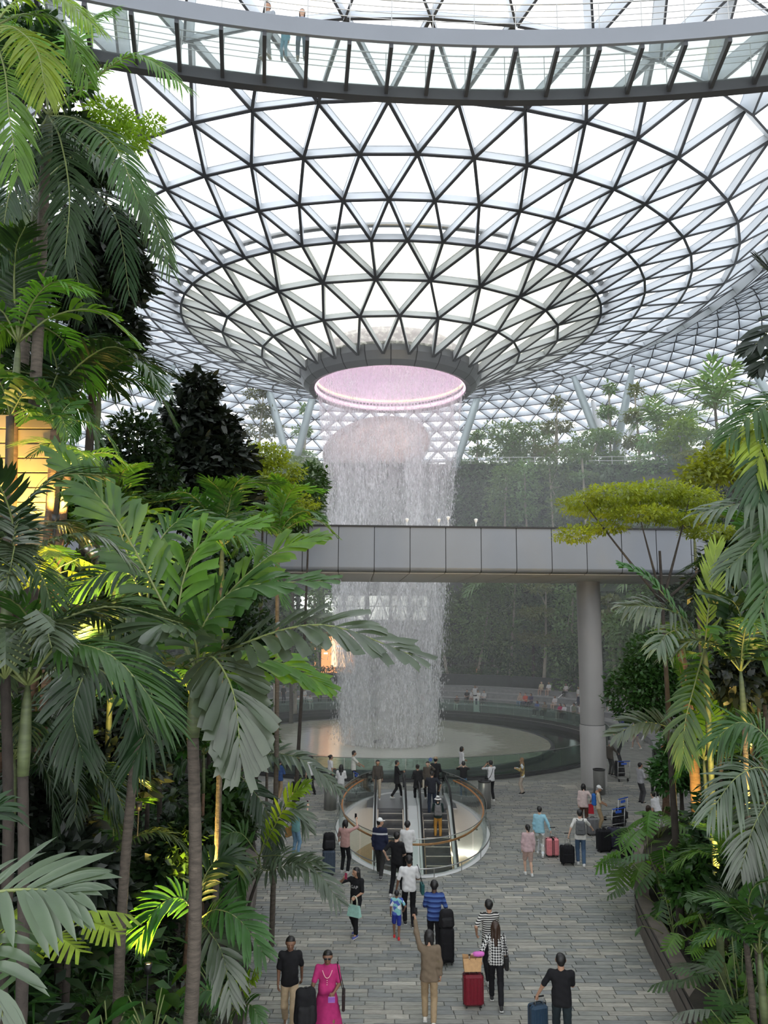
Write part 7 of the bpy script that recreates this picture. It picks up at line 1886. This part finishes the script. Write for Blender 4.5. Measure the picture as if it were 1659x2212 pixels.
for k, (x0, y0, x1, y1, lab) in enumerate([(88, 1160, 118, 930, 'warm-lit brown trunk in front of the plank wall'), (118, 1165, 148, 1010, 'second warm-lit trunk right of the plank wall'), (12, 1150, 22, 900, 'dark upright trunk at the left edge before the plank wall')]):
    a_, b_ = at(x0, y0, 11.8), at(x1, y1, 11.9)
    e_ = empty('tree_trunk', a_, label=lab, cat='tree'); trunk_geo((0, 0, -3), b_ - a_, .07, .06, .05, .2, k).build('trunk', M['bark_brown' if k < 2 else 'bark_dark'], e_, True)
    add_fronds(e_, b_ - a_, 6, 1.1, ['broad_arch', 'feather_droop'], 'mid', (0, 50), seed=k)

# ------------------------------------------------------------------ the right-hand side
ub = at(1440, 1250, 19)
R3 = tree(gz(at(1440, 1300, 19)), blobs_px([(1260, 1085, 19, 60, 14), (1330, 1065, 18.5, 80, 18), (1420, 1060, 19, 80, 20), (1490, 1075, 19.5, 70, 18), (1240, 1155, 18.5, 45, 18), (1300, 1140, 19, 60, 12), (1380, 1110, 18.5, 80, 14), (1460, 1120, 19, 70, 12), (1540, 1150, 19.5, 70, 14), (1590, 1165, 20, 40, 10), (1300, 1100, 20, 90, 14), (1400, 1090, 20, 90, 14)]),
          'flat-topped yellow-green tree overlapping the right part of the footbridge', 'yellow', 13000, .105, .085, 'bark_dark', 11, flat=2.0, top=at(1425, 1190, 19), name='umbrella_tree', fork=.86, nbr=4)
topi = gz(at(1438, 1740, 30))
tree((topi.x, topi.y, .7), blobs_px([(1415, 1425, 30, 62, 58), (1440, 1400, 30, 45, 45), (1385, 1500, 30, 72, 62), (1440, 1510, 30.3, 60, 60), (1410, 1470, 30, 70, 60)]), 'round-clipped dense green tree on a strapped trunk right of the column', 'mid', 9000, .19, .11, 'bark_brown', 12, shell=.75)
rp_ = at(1522, 1400, 14.5)
R4 = palm(rp_, 'palm with upright lime centre leaf and dark side leaves right of the footbridge', base=(at(1565, 2010, 14.6).x, 14.8, ground_z(at(1565, 2010, 14.6).x, 14.8)), r=.06, n=0, bark='bark_green', seed=61)
for pts, m_, kw in ((((1522, 1400, 14.5), (1470, 1330, 14.3), (1400, 1250, 14.1), (1335, 1218, 14)), 'mid', dict(n=22, L=.34, w=.11, style='blade', droop=.2, K=4, a0=55, a1=25)), (((1522, 1400, 14.5), (1530, 1320, 14.5), (1540, 1240, 14.5), (1548, 1180, 14.5)), 'lime', dict(n=26, L=.55, w=.045, droop=.0, K=4, a0=40, a1=15, lift=.05)), (((1522, 1400, 14.5), (1470, 1330, 14.2), (1400, 1310, 14), (1345, 1310, 13.9)), 'grey', dict(n=24, L=.6, w=.06, droop=.55, K=5)),
                    (((1522, 1400, 14.5), (1480, 1360, 14), (1440, 1370, 13.6), (1420, 1400, 13.4)), 'grey', dict(n=20, L=.5, w=.06, droop=.5, K=5)), (((1522, 1400, 14.5), (1570, 1310, 14.6), (1620, 1260, 14.7), (1680, 1260, 14.8)), 'dark', dict(n=24, L=.5, w=.08, style='blade', droop=.3, K=4)), (((1522, 1400, 14.5), (1580, 1370, 14.3), (1630, 1390, 14.2), (1670, 1450, 14.1)), 'mid', dict(n=24, L=.5, w=.06, droop=.4, K=4)), (((1522, 1400, 14.5), (1500, 1480, 14.3), (1480, 1560, 14.2), (1475, 1640, 14.2)), 'mid', dict(n=24, L=.5, w=.06, droop=.4, K=4))):
    frond_obj(R4, C3(*pts), m_, .018, **kw)
r6 = at(1520, 1640, 16.5)
R6 = palm(r6, 'young bright green palm with two upright leaves in front of the brown trunk at right', base=(r6.x + .1, r6.y, ground_z(r6.x, r6.y)), r=.04, n=0, bark='bark_green', seed=62)
for pts, m_ in ((((1520, 1640, 16.5), (1510, 1560, 16.4), (1490, 1490, 16.3), (1450, 1425, 16.2)), 'fresh'), (((1520, 1640, 16.5), (1530, 1570, 16.3), (1520, 1510, 16.2), (1510, 1450, 16.1)), 'fresh'), (((1520, 1640, 16.5), (1460, 1580, 16.2), (1390, 1560, 16), (1325, 1590, 15.9)), 'grey'), (((1520, 1640, 16.5), (1570, 1590, 16.4), (1620, 1590, 16.3), (1660, 1640, 16.2)), 'mid')):
    frond_obj(R6, C3(*pts), m_, .016, n=26, L=.58, w=.075, style='blade', droop=.2, K=4, a0=62, a1=30)
for k, (px, pyb, pyt, db, r_, lab, br) in enumerate([(1492, 1880, 1400, 21, .13, 'thick brown trunk with pruned branch stubs at right', 'bark_brown'), (1558, 2010, 1500, 17, .05, 'slim green-brown palm stem right of the thick trunk', 'bark_grey'), (1535, 1990, 1560, 18.5, .04, 'thin pale palm stem between thick trunk and slim stem', 'bark_grey'), (1462, 1700, 1500, 31, .06, 'thin dark trunk beside the clipped tree', 'bark_dark')]):
    a_ = gz(at(px + 12, pyb, db)); b_ = at(px - 22 if k == 0 else px, pyt, db)
    palm(b_, lab, base=a_, r=r_, n=7 if k else 5, ln=1.3, kinds=('feather_arch', 'broad_arch', 'feather_droop'), m='mid', bark=br, seed=70 + k, ms=['dark', 'fresh'], shaft=False, name='palm_tree' if k else 'pruned_tree')
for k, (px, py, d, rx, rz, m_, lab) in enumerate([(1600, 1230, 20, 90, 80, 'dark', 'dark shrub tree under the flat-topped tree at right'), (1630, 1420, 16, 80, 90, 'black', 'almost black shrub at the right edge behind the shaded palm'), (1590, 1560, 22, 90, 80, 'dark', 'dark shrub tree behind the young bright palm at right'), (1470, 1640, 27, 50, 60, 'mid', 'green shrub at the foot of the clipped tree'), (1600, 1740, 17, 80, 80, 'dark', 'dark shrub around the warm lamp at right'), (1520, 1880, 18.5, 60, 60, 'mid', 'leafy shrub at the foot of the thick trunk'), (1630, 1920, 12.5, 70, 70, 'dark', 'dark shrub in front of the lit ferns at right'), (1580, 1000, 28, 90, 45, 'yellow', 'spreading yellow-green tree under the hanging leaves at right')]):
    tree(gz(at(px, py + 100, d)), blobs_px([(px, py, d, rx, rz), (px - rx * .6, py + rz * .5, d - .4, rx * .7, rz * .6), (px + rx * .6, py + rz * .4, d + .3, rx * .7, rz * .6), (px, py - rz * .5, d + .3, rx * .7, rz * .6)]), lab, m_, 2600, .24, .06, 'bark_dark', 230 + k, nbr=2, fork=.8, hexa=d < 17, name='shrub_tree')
# fan palm silhouettes and long leaves entering from the right edge
rf = at(1720, 640, 7.5)
R1 = palm(rf, 'dark fan-leaved palm entering at the upper right edge', base=(rf.x + .3, 7.5, ground_z(rf.x + .3, 7.5)), r=.08, n=0, seed=63)
for pts in (((1720, 640, 7.5), (1690, 670, 7.4), (1655, 720, 7.3), (1615, 760, 7.2)), ((1720, 640, 7.5), (1690, 610, 7.5), (1665, 590, 7.5), (1640, 570, 7.5)), ((1720, 640, 7.5), (1690, 690, 7.3), (1660, 760, 7.2), (1640, 800, 7.1))):
    frond_obj(R1, C3(*pts), 'black', .012, n=9, L=.34, w=.06, style='blade', droop=.15, K=4, a0=50, a1=10, t0=.4)
r2 = at(1740, 900, 9)
R2 = palm(r2, 'palm at the right edge with long yellow-striped hanging leaves', base=(r2.x + .2, 9, ground_z(r2.x + .2, 9)), r=.08, n=0, seed=64)
for pts, m_ in ((((1740, 900, 9), (1690, 860, 8.9), (1640, 880, 8.8), (1570, 950, 8.7)), 'mid'), (((1740, 900, 9), (1700, 880, 8.8), (1660, 930, 8.6), (1630, 1010, 8.5)), 'yellow'), (((1740, 900, 9), (1690, 930, 8.7), (1650, 1000, 8.5), (1640, 1080, 8.4)), 'dark'), (((1740, 900, 9), (1700, 1000, 8.6), (1640, 1070, 8.5), (1510, 1110, 8.4)), 'grey'), (((1740, 900, 9), (1700, 1050, 8.5), (1650, 1150, 8.4), (1570, 1230, 8.3)), 'grey'), (((1740, 900, 9), (1710, 1080, 8.5), (1690, 1180, 8.3), (1640, 1330, 8.2)), 'mid')):
    frond_obj(R2, C3(*pts), m_, .016, n=30, L=.5, w=.045, droop=.5, K=5)
r11 = at(1700, 1720, 11.5)
R11 = palm(r11, 'grey-green palm with arching leaves at the right edge, lower half', base=(r11.x, 11.5, ground_z(r11.x, 11.5)), r=.07, n=0, seed=65)
for pts, m_ in ((((1700, 1720, 11.5), (1650, 1660, 11.3), (1590, 1680, 11.1), (1530, 1760, 11)), 'grey'), (((1700, 1720, 11.5), (1670, 1720, 11.1), (1630, 1780, 10.9), (1600, 1880, 10.8)), 'grey'), (((1700, 1720, 11.5), (1660, 1600, 11.6), (1600, 1560, 11.6), (1540, 1600, 11.6)), 'mid'), (((1700, 1720, 11.5), (1680, 1780, 11.1), (1650, 1860, 10.9), (1640, 1960, 10.8)), 'olive')):
    frond_obj(R11, C3(*pts), m_, .016, n=34, L=.55, w=.04, droop=.5, K=5)
for k, (px, py, d, ln, m_, lab) in enumerate([(1600, 1450, 13.5, 1.5, 'dark', 'dark green palm in the shade at the right edge, mid height'), (1570, 1640, 19, 1.6, 'mid', 'green palm behind the slim stems at right'), (1640, 1260, 17, 1.8, 'mid', 'palm under the flat-topped tree at the right edge'), (1500, 1160, 24, 1.6, 'olive', 'olive palm behind the flat-topped tree'), (1600, 1900, 12.5, 1.2, 'fresh', 'young palm lit yellow from below at right'), (1640, 2060, 10.5, 1.0, 'mid', 'low dark palm in the bottom right corner')]):
    c = at(px, py, d); palm(c, lab, r=.05, n=10, ln=ln, kinds=('feather_arch', 'feather_droop', 'broad_arch'), m=m_, seed=80 + k, ms=['mid', 'dark', m_])
for k, (px, py, d, ln, m_, lab) in enumerate([(1400, 1790, 22.5, .75, 'fresh', 'large lobed philodendron hiding the end of the luggage pile'), (1385, 1890, 22.0, .45, 'fresh', 'leafy plant spilling over the raised planter corner'), (1440, 1830, 20.5, .7, 'mid', 'lobed plant behind the raised planter'), (1420, 1760, 26, .8, 'fresh', 'tall lobed plant in front of the crouching people'), (1545, 1990, 17.0, .5, 'fresh', 'bright lobed plant behind the curved planter wall'), (1455, 1955, 19.0, .4, 'fresh', 'small fresh green plant leaning over the planter wall'), (1590, 2060, 14.5, .5, 'mid', 'fern-like green plant behind the black fence'), (1620, 2010, 13, .7, 'grey', 'pale-leaved philodendron at the lower right'), (1625, 2150, 12.5, .5, 'mid', 'dark lobed plant near the bottom right corner'), (1640, 2180, 11.2, .6, 'fresh', 'pale yellow-green plant in the bottom right corner'), (1300, 1690, 34, .5, 'mid', 'thin lobed plant beside the steel bin at the column')][:10]):
    p = at(px, py, d); g = gz(p)
    leafy((p.x, p.y, min(g.z, p.z - .3) if p.z - .3 > 0 else max(g.z, .3)), lab, 13, max(.5, min(1.4, (p.z - g.z) * .8 + .4)), ln, 'lobed' if k not in (1, 5) else 'blade', m_, 90 + k, ['mid', 'fresh', m_])
for k, (yy, t, m_, lab) in enumerate([(13.2, 1.0, 'fresh', 'bright leafy plant just behind the planter wall, nearest to the bottom edge'), (14.4, 1.3, 'mid', 'leafy plant behind the planter wall, second from the bottom edge'), (15.6, 1.0, 'fresh', 'bright leafy plant behind the planter wall, third from the bottom edge'), (16.9, 1.2, 'mid', 'leafy plant behind the planter wall, fourth from the bottom edge'), (18.2, 1.0, 'fresh', 'bright leafy plant behind the planter wall near its bend'), (19.6, 1.1, 'fresh', 'bright leafy plant where the low wall meets the taller planter'), (13.8, 2.4, 'fresh', 'yellow-green leafy plant inside the black fence at the bottom right'), (15.9, 2.5, 'mid', 'tall leafy plant inside the black fence, right of the man in black'), (18.4, 2.4, 'fresh', 'tall leafy plant inside the black fence below the lit ferns')]):
    x = right_x(yy) + t
    leafy((x, yy, ground_z(x, yy) - .05), lab, 15, .65 if t < 2 else 1.0, .42, 'blade' if k % 2 == 0 else 'lobed', m_, 160 + k, ['mid', 'fresh', 'lime'], wd=.30)
for k, (px, py, d, ln, m_, lab) in enumerate([(60, 1960, 9, .55, 'yellow', 'small yellow-leaved plant under the close palm leaf'), (240, 2190, 10.5, .6, 'mid', 'broad-leaved plant at the bottom edge left of the ringed trunk'), (330, 2170, 10.2, .5, 'mid', 'dark rosette plant at the bottom edge between the trunks'), (180, 1450, 13, .6, 'mid', 'plant with yellow-lit leaves beside the glowing lamp at left'), (470, 2080, 14, .5, 'fresh', 'white-edged leafy plant near the kerb at the bottom'), (80, 1180, 11, .5, 'yellow', 'yellow-lit shrub below the plank wall'), (20, 1330, 7.5, .5, 'grey', 'pale lobed plant at the left edge')]):
    p = at(px, py, d); g = gz(p)
    leafy((p.x, p.y, max(g.z, p.z - .6)), lab, 12, .7, ln, 'blade' if k in (1, 2, 4) else 'lobed', m_, 120 + k, ['mid', m_])

# ------------------------------------------------------------------ undergrowth (uncountable)
def undergrowth(name, label, side, n, seed, y0, y1, tmax, ms, n2=0):
    rg = random.Random(seed)
    tpl = [fern(11, .8, 1, 9), fern(9, 1.0, 2, 8), rosette(12, .9, .20, 3), rosette(14, .7, .10, 4), rosette(10, 1.1, .26, 5, (30, 85), .4), rosette(16, .5, .16, 6), leaf_cloud([(0, 0, .4)], [(.55, .55, .45)], 90, .2, 7)]
    Vs, Fs, Is, off = [], [], [], 0
    for k in range(n + n2):
        yy = y0 + (y1 - y0) * rg.random() ** 1.5 if k < n else rg.uniform(8, 17)
        t0_ = .35 if side < 0 else (.8 if yy < 21.5 else .9)
        t = t0_ + ((tmax if k < n else 8) - t0_) * rg.random() ** 1.2
        e = left_x(yy) if side < 0 else right_x(yy)
        x = e + side * t
        p = proj((x, yy, ground_z(x, yy) + .5))
        if not (-250 < p[0] < 1900 and -100 < p[1] < 2450): continue
        V, F = tpl[rg.randrange(len(tpl))]
        s = rg.uniform(.7, 1.5) * ((.6 if side < 0 else .42) if t < 2.2 else 1.25); a = rg.uniform(0, 2 * PI); co, si = math.cos(a) * s, math.sin(a) * s
        W = np.stack([V[:, 0] * co - V[:, 1] * si + x, V[:, 0] * si + V[:, 1] * co + yy, V[:, 2] * s + ground_z(x, yy) - .03], -1)
        Vs.append(W); Fs.append(np.where(F >= 0, F + off, -1) if F.shape[1] == 4 else F + off); Is.append(np.full(len(F), rg.randrange(len(ms)))); off += len(V)
    o = link(name, np_mesh(name, np.concatenate(Vs), np.concatenate(Fs), True, np.concatenate(Is)), None, [LEAF[q] for q in ms])
    return tag(o, label, 'undergrowth', kind='stuff')
undergrowth('undergrowth', 'dense mixed ferns and leafy undergrowth on the left bank', -1, 760, 1, 4, 40, 13, ['dark', 'mid', 'olive', 'dark', 'black'], 320)
undergrowth('undergrowth', 'dense mixed ferns and leafy undergrowth on the right bank', 1, 480, 2, 6, 40, 12, ['mid', 'dark', 'fresh', 'fresh'], 420)

# ------------------------------------------------------------------ far valley: climbers on the walls, trees on the ledges
rg = np.random.default_rng(5)
def climbers(name, label, n, r_, z0_, z1_, a0_, a1_, size, m):
    a = np.radians(rg.uniform(a0_, a1_, n)); z = z0_ + (z1_ - z0_) * rg.random(n)
    thick = .25 + 1.5 * np.clip(.5 + .5 * np.sin(a * 31 + z * 1.1 + 2 * np.sin(z)) , 0, 1) ** 2 * (.5 + .5 * np.sin(a * 11 - z * 1.9))
    rr = r_ - thick * rg.random(n) ** .6
    hi = z1_ > 18
    if hi: z = z + (8 + .2 * (POOL.y + 28.8 * np.sin(a)) - TERR_Z) * np.clip((z - 11) / 10, 0, 1)
    c = np.stack([POOL.x + rr * np.cos(a), POOL.y + rr * np.sin(a), z], -1)
    V, F = leaf_cloud(np.zeros((1, 3)), np.full((1, 3), .01), n, size, 3, shell=.5)
    V = V.reshape(n, 4, 3) + c[:, None]
    o = link(name, np_mesh(name, V.reshape(-1, 3), F, True), None, LEAF[m]); return tag(o, label, 'climbing plants', kind='stuff')
climbers('climbing_plants', 'climbing leaves covering the upper far wall', 26000, 28.75, 17.4, 24.6, 5, 175, .60, 'vine')
climbers('climbing_plants', 'climbing leaves covering the middle band of the far wall', 16000, 27.5, 11.3, 17.8, 5, 175, .60, 'vine')
climbers('climbing_plants', 'climbing leaves covering the lower far wall right of the waterfall', 16000, 25.9, 2.6, 11.2, 0, 79, .60, 'vine')
climbers('climbing_plants', 'climbing leaves covering the lower far wall left of the waterfall', 7000, 25.9, 2.6, 11.2, 113, 180, .60, 'vine')
climbers('climbing_plants', 'low hedge leaves in the planter behind the seating steps', 9000, 24.4, 2.4, 3.2, 5, 175, .30, 'mid')
def ledge(px, d):
    """ground height on the far side under a pixel column at distance d"""
    p = at(px, 1200, d); r = math.hypot(p.x - POOL.x, p.y - POOL.y); a = math.atan2(p.y - POOL.y, p.x - POOL.x)
    if r > 28.8: return terr(a)
    if r > 25.9: return 11.3
    if r > 22.6: return 2.45
    return .42 * max(0, min(4, int((r - 17.2) / 1.35) + 1)) if r > 17.2 else 0
far_n = 0
def far_d(px, py, d):
    """distance that puts a far plant in front of the wall it grows against"""
    if d < 71: return d
    R_ = 31.5 + (d - 80) * .5 if py < 1010 else (26.6 if py < 1130 else 24.0 - (1 if d < 76 else 0))
    for q in np.arange(62, 95, .1):
        p = at(px, py, q)
        if math.hypot(p.x - POOL.x, p.y - POOL.y) > R_ and p.y > POOL.y: return float(q)
    return d
def far_tree(px, py, d, rx, rz, kind, label, m='far', layers=3, n=1500, size=.42, bark='bark_pale'):
    global far_n
    far_n += 1
    d = far_d(px, py, d)
    p = at(px, py, d); k = d / FPX; rg2 = random.Random(far_n)
    base = (p.x, p.y, ledge(px, d))
    bl = []
    for q in range(layers):
        zz = p.z + (q - (layers - 1) / 2) * rz * k * (1.2 if kind == 'layer' else .8)
        wv = rx * k * (1 - .22 * q if kind == 'layer' else 1)
        bl.append((p.x + rg2.uniform(-.3, .3) * wv, p.y + rg2.uniform(-.3, .3) * wv, zz, wv, wv, rz * k * (.28 if kind == 'layer' else .62)))
        bl.append((p.x + rg2.uniform(-.7, .7) * wv, p.y + rg2.uniform(-.5, .5) * wv, zz + .2, wv * .6, wv * .6, rz * k * (.22 if kind == 'layer' else .5)))
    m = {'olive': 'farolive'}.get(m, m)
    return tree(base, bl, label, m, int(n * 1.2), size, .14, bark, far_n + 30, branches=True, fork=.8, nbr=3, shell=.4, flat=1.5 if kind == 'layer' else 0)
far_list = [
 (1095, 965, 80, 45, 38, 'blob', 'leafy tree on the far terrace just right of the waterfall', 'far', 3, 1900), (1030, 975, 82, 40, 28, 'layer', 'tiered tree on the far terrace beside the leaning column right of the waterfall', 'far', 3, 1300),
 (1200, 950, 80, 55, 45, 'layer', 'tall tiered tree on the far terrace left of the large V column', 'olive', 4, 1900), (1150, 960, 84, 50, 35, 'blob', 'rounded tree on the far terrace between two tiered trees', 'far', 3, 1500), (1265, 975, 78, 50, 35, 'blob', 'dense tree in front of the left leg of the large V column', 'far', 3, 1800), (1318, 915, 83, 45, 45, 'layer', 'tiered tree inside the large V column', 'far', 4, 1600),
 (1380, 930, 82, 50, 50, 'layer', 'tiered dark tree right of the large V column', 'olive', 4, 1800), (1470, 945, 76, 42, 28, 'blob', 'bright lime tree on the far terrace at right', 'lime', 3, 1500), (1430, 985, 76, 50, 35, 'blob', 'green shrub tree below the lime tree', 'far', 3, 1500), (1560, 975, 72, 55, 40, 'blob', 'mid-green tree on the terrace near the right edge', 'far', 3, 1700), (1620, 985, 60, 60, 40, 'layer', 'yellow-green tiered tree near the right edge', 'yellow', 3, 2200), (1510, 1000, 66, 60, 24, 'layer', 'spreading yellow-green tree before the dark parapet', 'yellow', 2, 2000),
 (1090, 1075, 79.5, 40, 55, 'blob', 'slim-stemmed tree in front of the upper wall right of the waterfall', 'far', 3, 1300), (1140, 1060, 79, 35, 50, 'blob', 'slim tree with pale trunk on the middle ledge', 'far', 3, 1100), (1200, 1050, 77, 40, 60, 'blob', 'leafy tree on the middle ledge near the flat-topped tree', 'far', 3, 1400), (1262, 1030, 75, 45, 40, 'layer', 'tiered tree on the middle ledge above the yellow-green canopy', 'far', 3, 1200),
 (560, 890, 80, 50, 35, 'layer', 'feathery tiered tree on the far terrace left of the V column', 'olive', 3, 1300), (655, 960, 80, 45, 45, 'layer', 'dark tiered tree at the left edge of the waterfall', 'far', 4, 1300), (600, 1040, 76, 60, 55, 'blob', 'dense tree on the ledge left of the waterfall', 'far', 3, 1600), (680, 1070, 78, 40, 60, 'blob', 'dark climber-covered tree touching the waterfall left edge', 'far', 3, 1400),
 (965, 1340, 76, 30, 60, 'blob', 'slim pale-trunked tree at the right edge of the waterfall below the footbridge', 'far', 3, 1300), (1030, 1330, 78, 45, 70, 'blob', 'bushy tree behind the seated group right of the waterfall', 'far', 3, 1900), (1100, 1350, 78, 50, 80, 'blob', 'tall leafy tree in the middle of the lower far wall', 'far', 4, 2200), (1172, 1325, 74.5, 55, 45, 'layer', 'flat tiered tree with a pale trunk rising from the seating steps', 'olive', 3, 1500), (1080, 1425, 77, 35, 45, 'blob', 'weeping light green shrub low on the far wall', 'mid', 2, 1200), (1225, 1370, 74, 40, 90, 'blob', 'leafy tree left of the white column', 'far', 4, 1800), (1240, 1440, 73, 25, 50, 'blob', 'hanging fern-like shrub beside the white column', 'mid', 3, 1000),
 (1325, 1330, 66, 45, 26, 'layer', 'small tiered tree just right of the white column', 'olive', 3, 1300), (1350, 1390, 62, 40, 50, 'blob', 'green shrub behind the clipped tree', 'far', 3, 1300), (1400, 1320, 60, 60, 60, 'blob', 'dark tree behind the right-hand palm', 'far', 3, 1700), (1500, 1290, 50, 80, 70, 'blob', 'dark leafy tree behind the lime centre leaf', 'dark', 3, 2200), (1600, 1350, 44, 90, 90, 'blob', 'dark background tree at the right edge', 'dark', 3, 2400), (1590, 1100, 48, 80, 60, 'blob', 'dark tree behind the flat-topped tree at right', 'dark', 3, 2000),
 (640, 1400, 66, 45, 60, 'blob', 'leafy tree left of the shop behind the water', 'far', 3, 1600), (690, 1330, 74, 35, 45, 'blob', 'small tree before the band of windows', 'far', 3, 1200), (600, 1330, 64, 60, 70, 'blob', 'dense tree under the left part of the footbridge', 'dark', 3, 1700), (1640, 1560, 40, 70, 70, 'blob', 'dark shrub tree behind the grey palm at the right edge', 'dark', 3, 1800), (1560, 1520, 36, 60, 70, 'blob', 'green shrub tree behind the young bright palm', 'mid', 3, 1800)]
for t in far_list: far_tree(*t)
for k, (px, py, d, ln, lab) in enumerate([(1545, 885, 74, 4.2, 'slender palm with drooping leaves on the far terrace at right'), (1420, 925, 80, 3.6, 'feather palm on the far terrace behind the lime tree'), (1478, 935, 80, 3.0, 'short palm beside two thin dark posts on the far terrace'), (1060, 1285, 77, 4.0, 'palm hanging from the ledge right of the waterfall'), (1040, 1400, 77, 2.6, 'fan-leaved palm low on the far wall'), (1385, 1275, 60, 3.2, 'palm just right of the white column top'), (640, 1060, 60, 3.0, 'pale green palm between yellow tree and waterfall'), (1150, 1370, 77, 3.0, 'dark palm between the tiered tree and the tall leafy tree')]):
    d = far_d(px, py, d); c = at(px, py, d); palm(c, lab, base=(c.x, c.y, ledge(px, d)), r=.13, n=12, ln=ln, kinds=('far_arch', 'far_droop', 'far_up'), m='far', seed=140 + k, shaft=False)
for k, (x0, d) in enumerate([(1447, 76), (1453, 76)]):
    a_, b_ = at(x0, 1010, d), at(x0, 895 + 6 * k, d)
    e_ = empty('lamp_post', (a_.x, a_.y, ledge(x0, d)), label=['thin dark post on the far terrace, left of a pair', 'thin dark post on the far terrace, right of a pair'][k], cat='post')
    mb = MB(); mb.tube([(0, 0, 0), (0, 0, b_.z - ledge(x0, d))], .10, 8); mb.build('pole', M['beam_dark'], e_, True); mb = MB(); mb.tube([(0, 0, b_.z - ledge(x0, d)), (0, 0, b_.z - ledge(x0, d) + .3)], .14, 8); mb.build('cap', M['beam_dark'], e_, True)

# ------------------------------------------------------------------ warm garden spotlights
mat('lamp_lens', (1, .8, .4), emit=(1.0, .66, .20), estr=14)
def garden_lamp(px, py, d, label, power=40, lift=.0, r=.1, col=(1, .66, .16)):
    p = at(px, py, d)
    e_ = empty('garden_lamp', p, label=label, cat='spotlight')
    mb = MB(); mb.lathe([(.001, -.08), (.05, -.08), (.06, .06), (.045, .06), (.045, .02)], 14); mb.build('housing', M['rubber'], e_, True)
    mb = MB(); mb.lathe([(.001, .03), (.044, .03)], 14); mb.build('lens', M['lamp_lens'], e_)
    mb = MB(); mb.tube([(0, 0, -.5), (0, 0, -.08)], .012, 6); mb.build('spike', M['rubber'], e_)
    ld = bpy.data.lights.new('garden_lamp_light', 'SPOT'); ld.spot_size = math.radians(125); ld.spot_blend = .6; ld.energy = power * 7.0; ld.color = col; ld.shadow_soft_size = .05
    lo = bpy.data.objects.new('garden_lamp_light', ld); COL.objects.link(lo); lo.parent = e_; lo.location = (0, 0, .09); lo.rotation_euler = (PI - .35, 0, 0)
for a_ in [(165, 1400, 10.5, 'glowing yellow garden lamp among dark leaves at left', 70), (300, 1740, 13.5, 'glowing yellow garden lamp behind the ringed trunk', 110), (412, 1930, 16, 'small warm lamp between the foreground trunks', 60), (320, 2090, 12, 'warm garden lamp low at the bottom left', 45), (42, 1140, 12.0, 'warm lamp lighting the plank wall', 22), (120, 1120, 11.6, 'second warm lamp beside the lit trunks', 25), (1520, 1830, 19.5, 'warm lamp behind the thick brown trunk at right', 70), (1610, 1960, 13.8, 'warm lamp lighting ferns at the lower right', 60), (1600, 1640, 20, 'warm lamp among the right-hand shrubs', 60), (1645, 1800, 13, 'warm lamp at the right edge behind the grey palm', 40)]:
    garden_lamp(*a_)
# pole spotlights left
for k, (px, py) in enumerate([(228, 1138), (196, 1190)]):
    p = at(px, py, 13.5)
    e_ = empty('pole_spotlight', p, label=['black cylindrical spotlight on a pole among the left palms, upper one', 'grey cylindrical spotlight on the same pole, lower one'][k], cat='spotlight')
    mb = MB(); mb.tube([(-.08, .0, .06), (.02, -.02, .0), (.10, -.05, -.09)], [.085, .09, .095], 14); mb.build('housing', M['rubber' if k == 0 else 'stainless'], e_, True)
    mb = MB(); mb.tube([(-.1, .05, .05), (-.14, .08, .05)], .02, 6); mb.tube([(-.14, .08, .1), (-.14, .08, -3)], .03, 8) if k == 0 else mb.tube([(-.12, .06, .0), (.05, .08, 0)], .02, 6); mb.build('bracket', M['rubber'], e_, True)

# ------------------------------------------------------------------ fine spray hanging in the valley around the waterfall
mm = bpy.data.materials.new('spray'); mm.use_nodes = True
_n = mm.node_tree; _n.nodes.remove(_n.nodes['Principled BSDF'])
_v = _n.nodes.new('ShaderNodeVolumeScatter'); _v.inputs['Color'].default_value = (.95, .98, 1, 1); _v.inputs['Density'].default_value = .006; _v.inputs['Anisotropy'].default_value = .2
_n.links.new(_v.outputs['Volume'], _n.nodes['Material Output'].inputs['Volume'])
mb = MB(); mb.lathe([(.01, -.1), (24.5, -.1), (24.5, 21.5), (.01, 21.5)], 48, (POOL.x, POOL.y + 2, 0))
o = mb.build('mist', mm, None); tag(o, 'pale spray haze filling the valley around the waterfall', 'mist', kind='stuff')
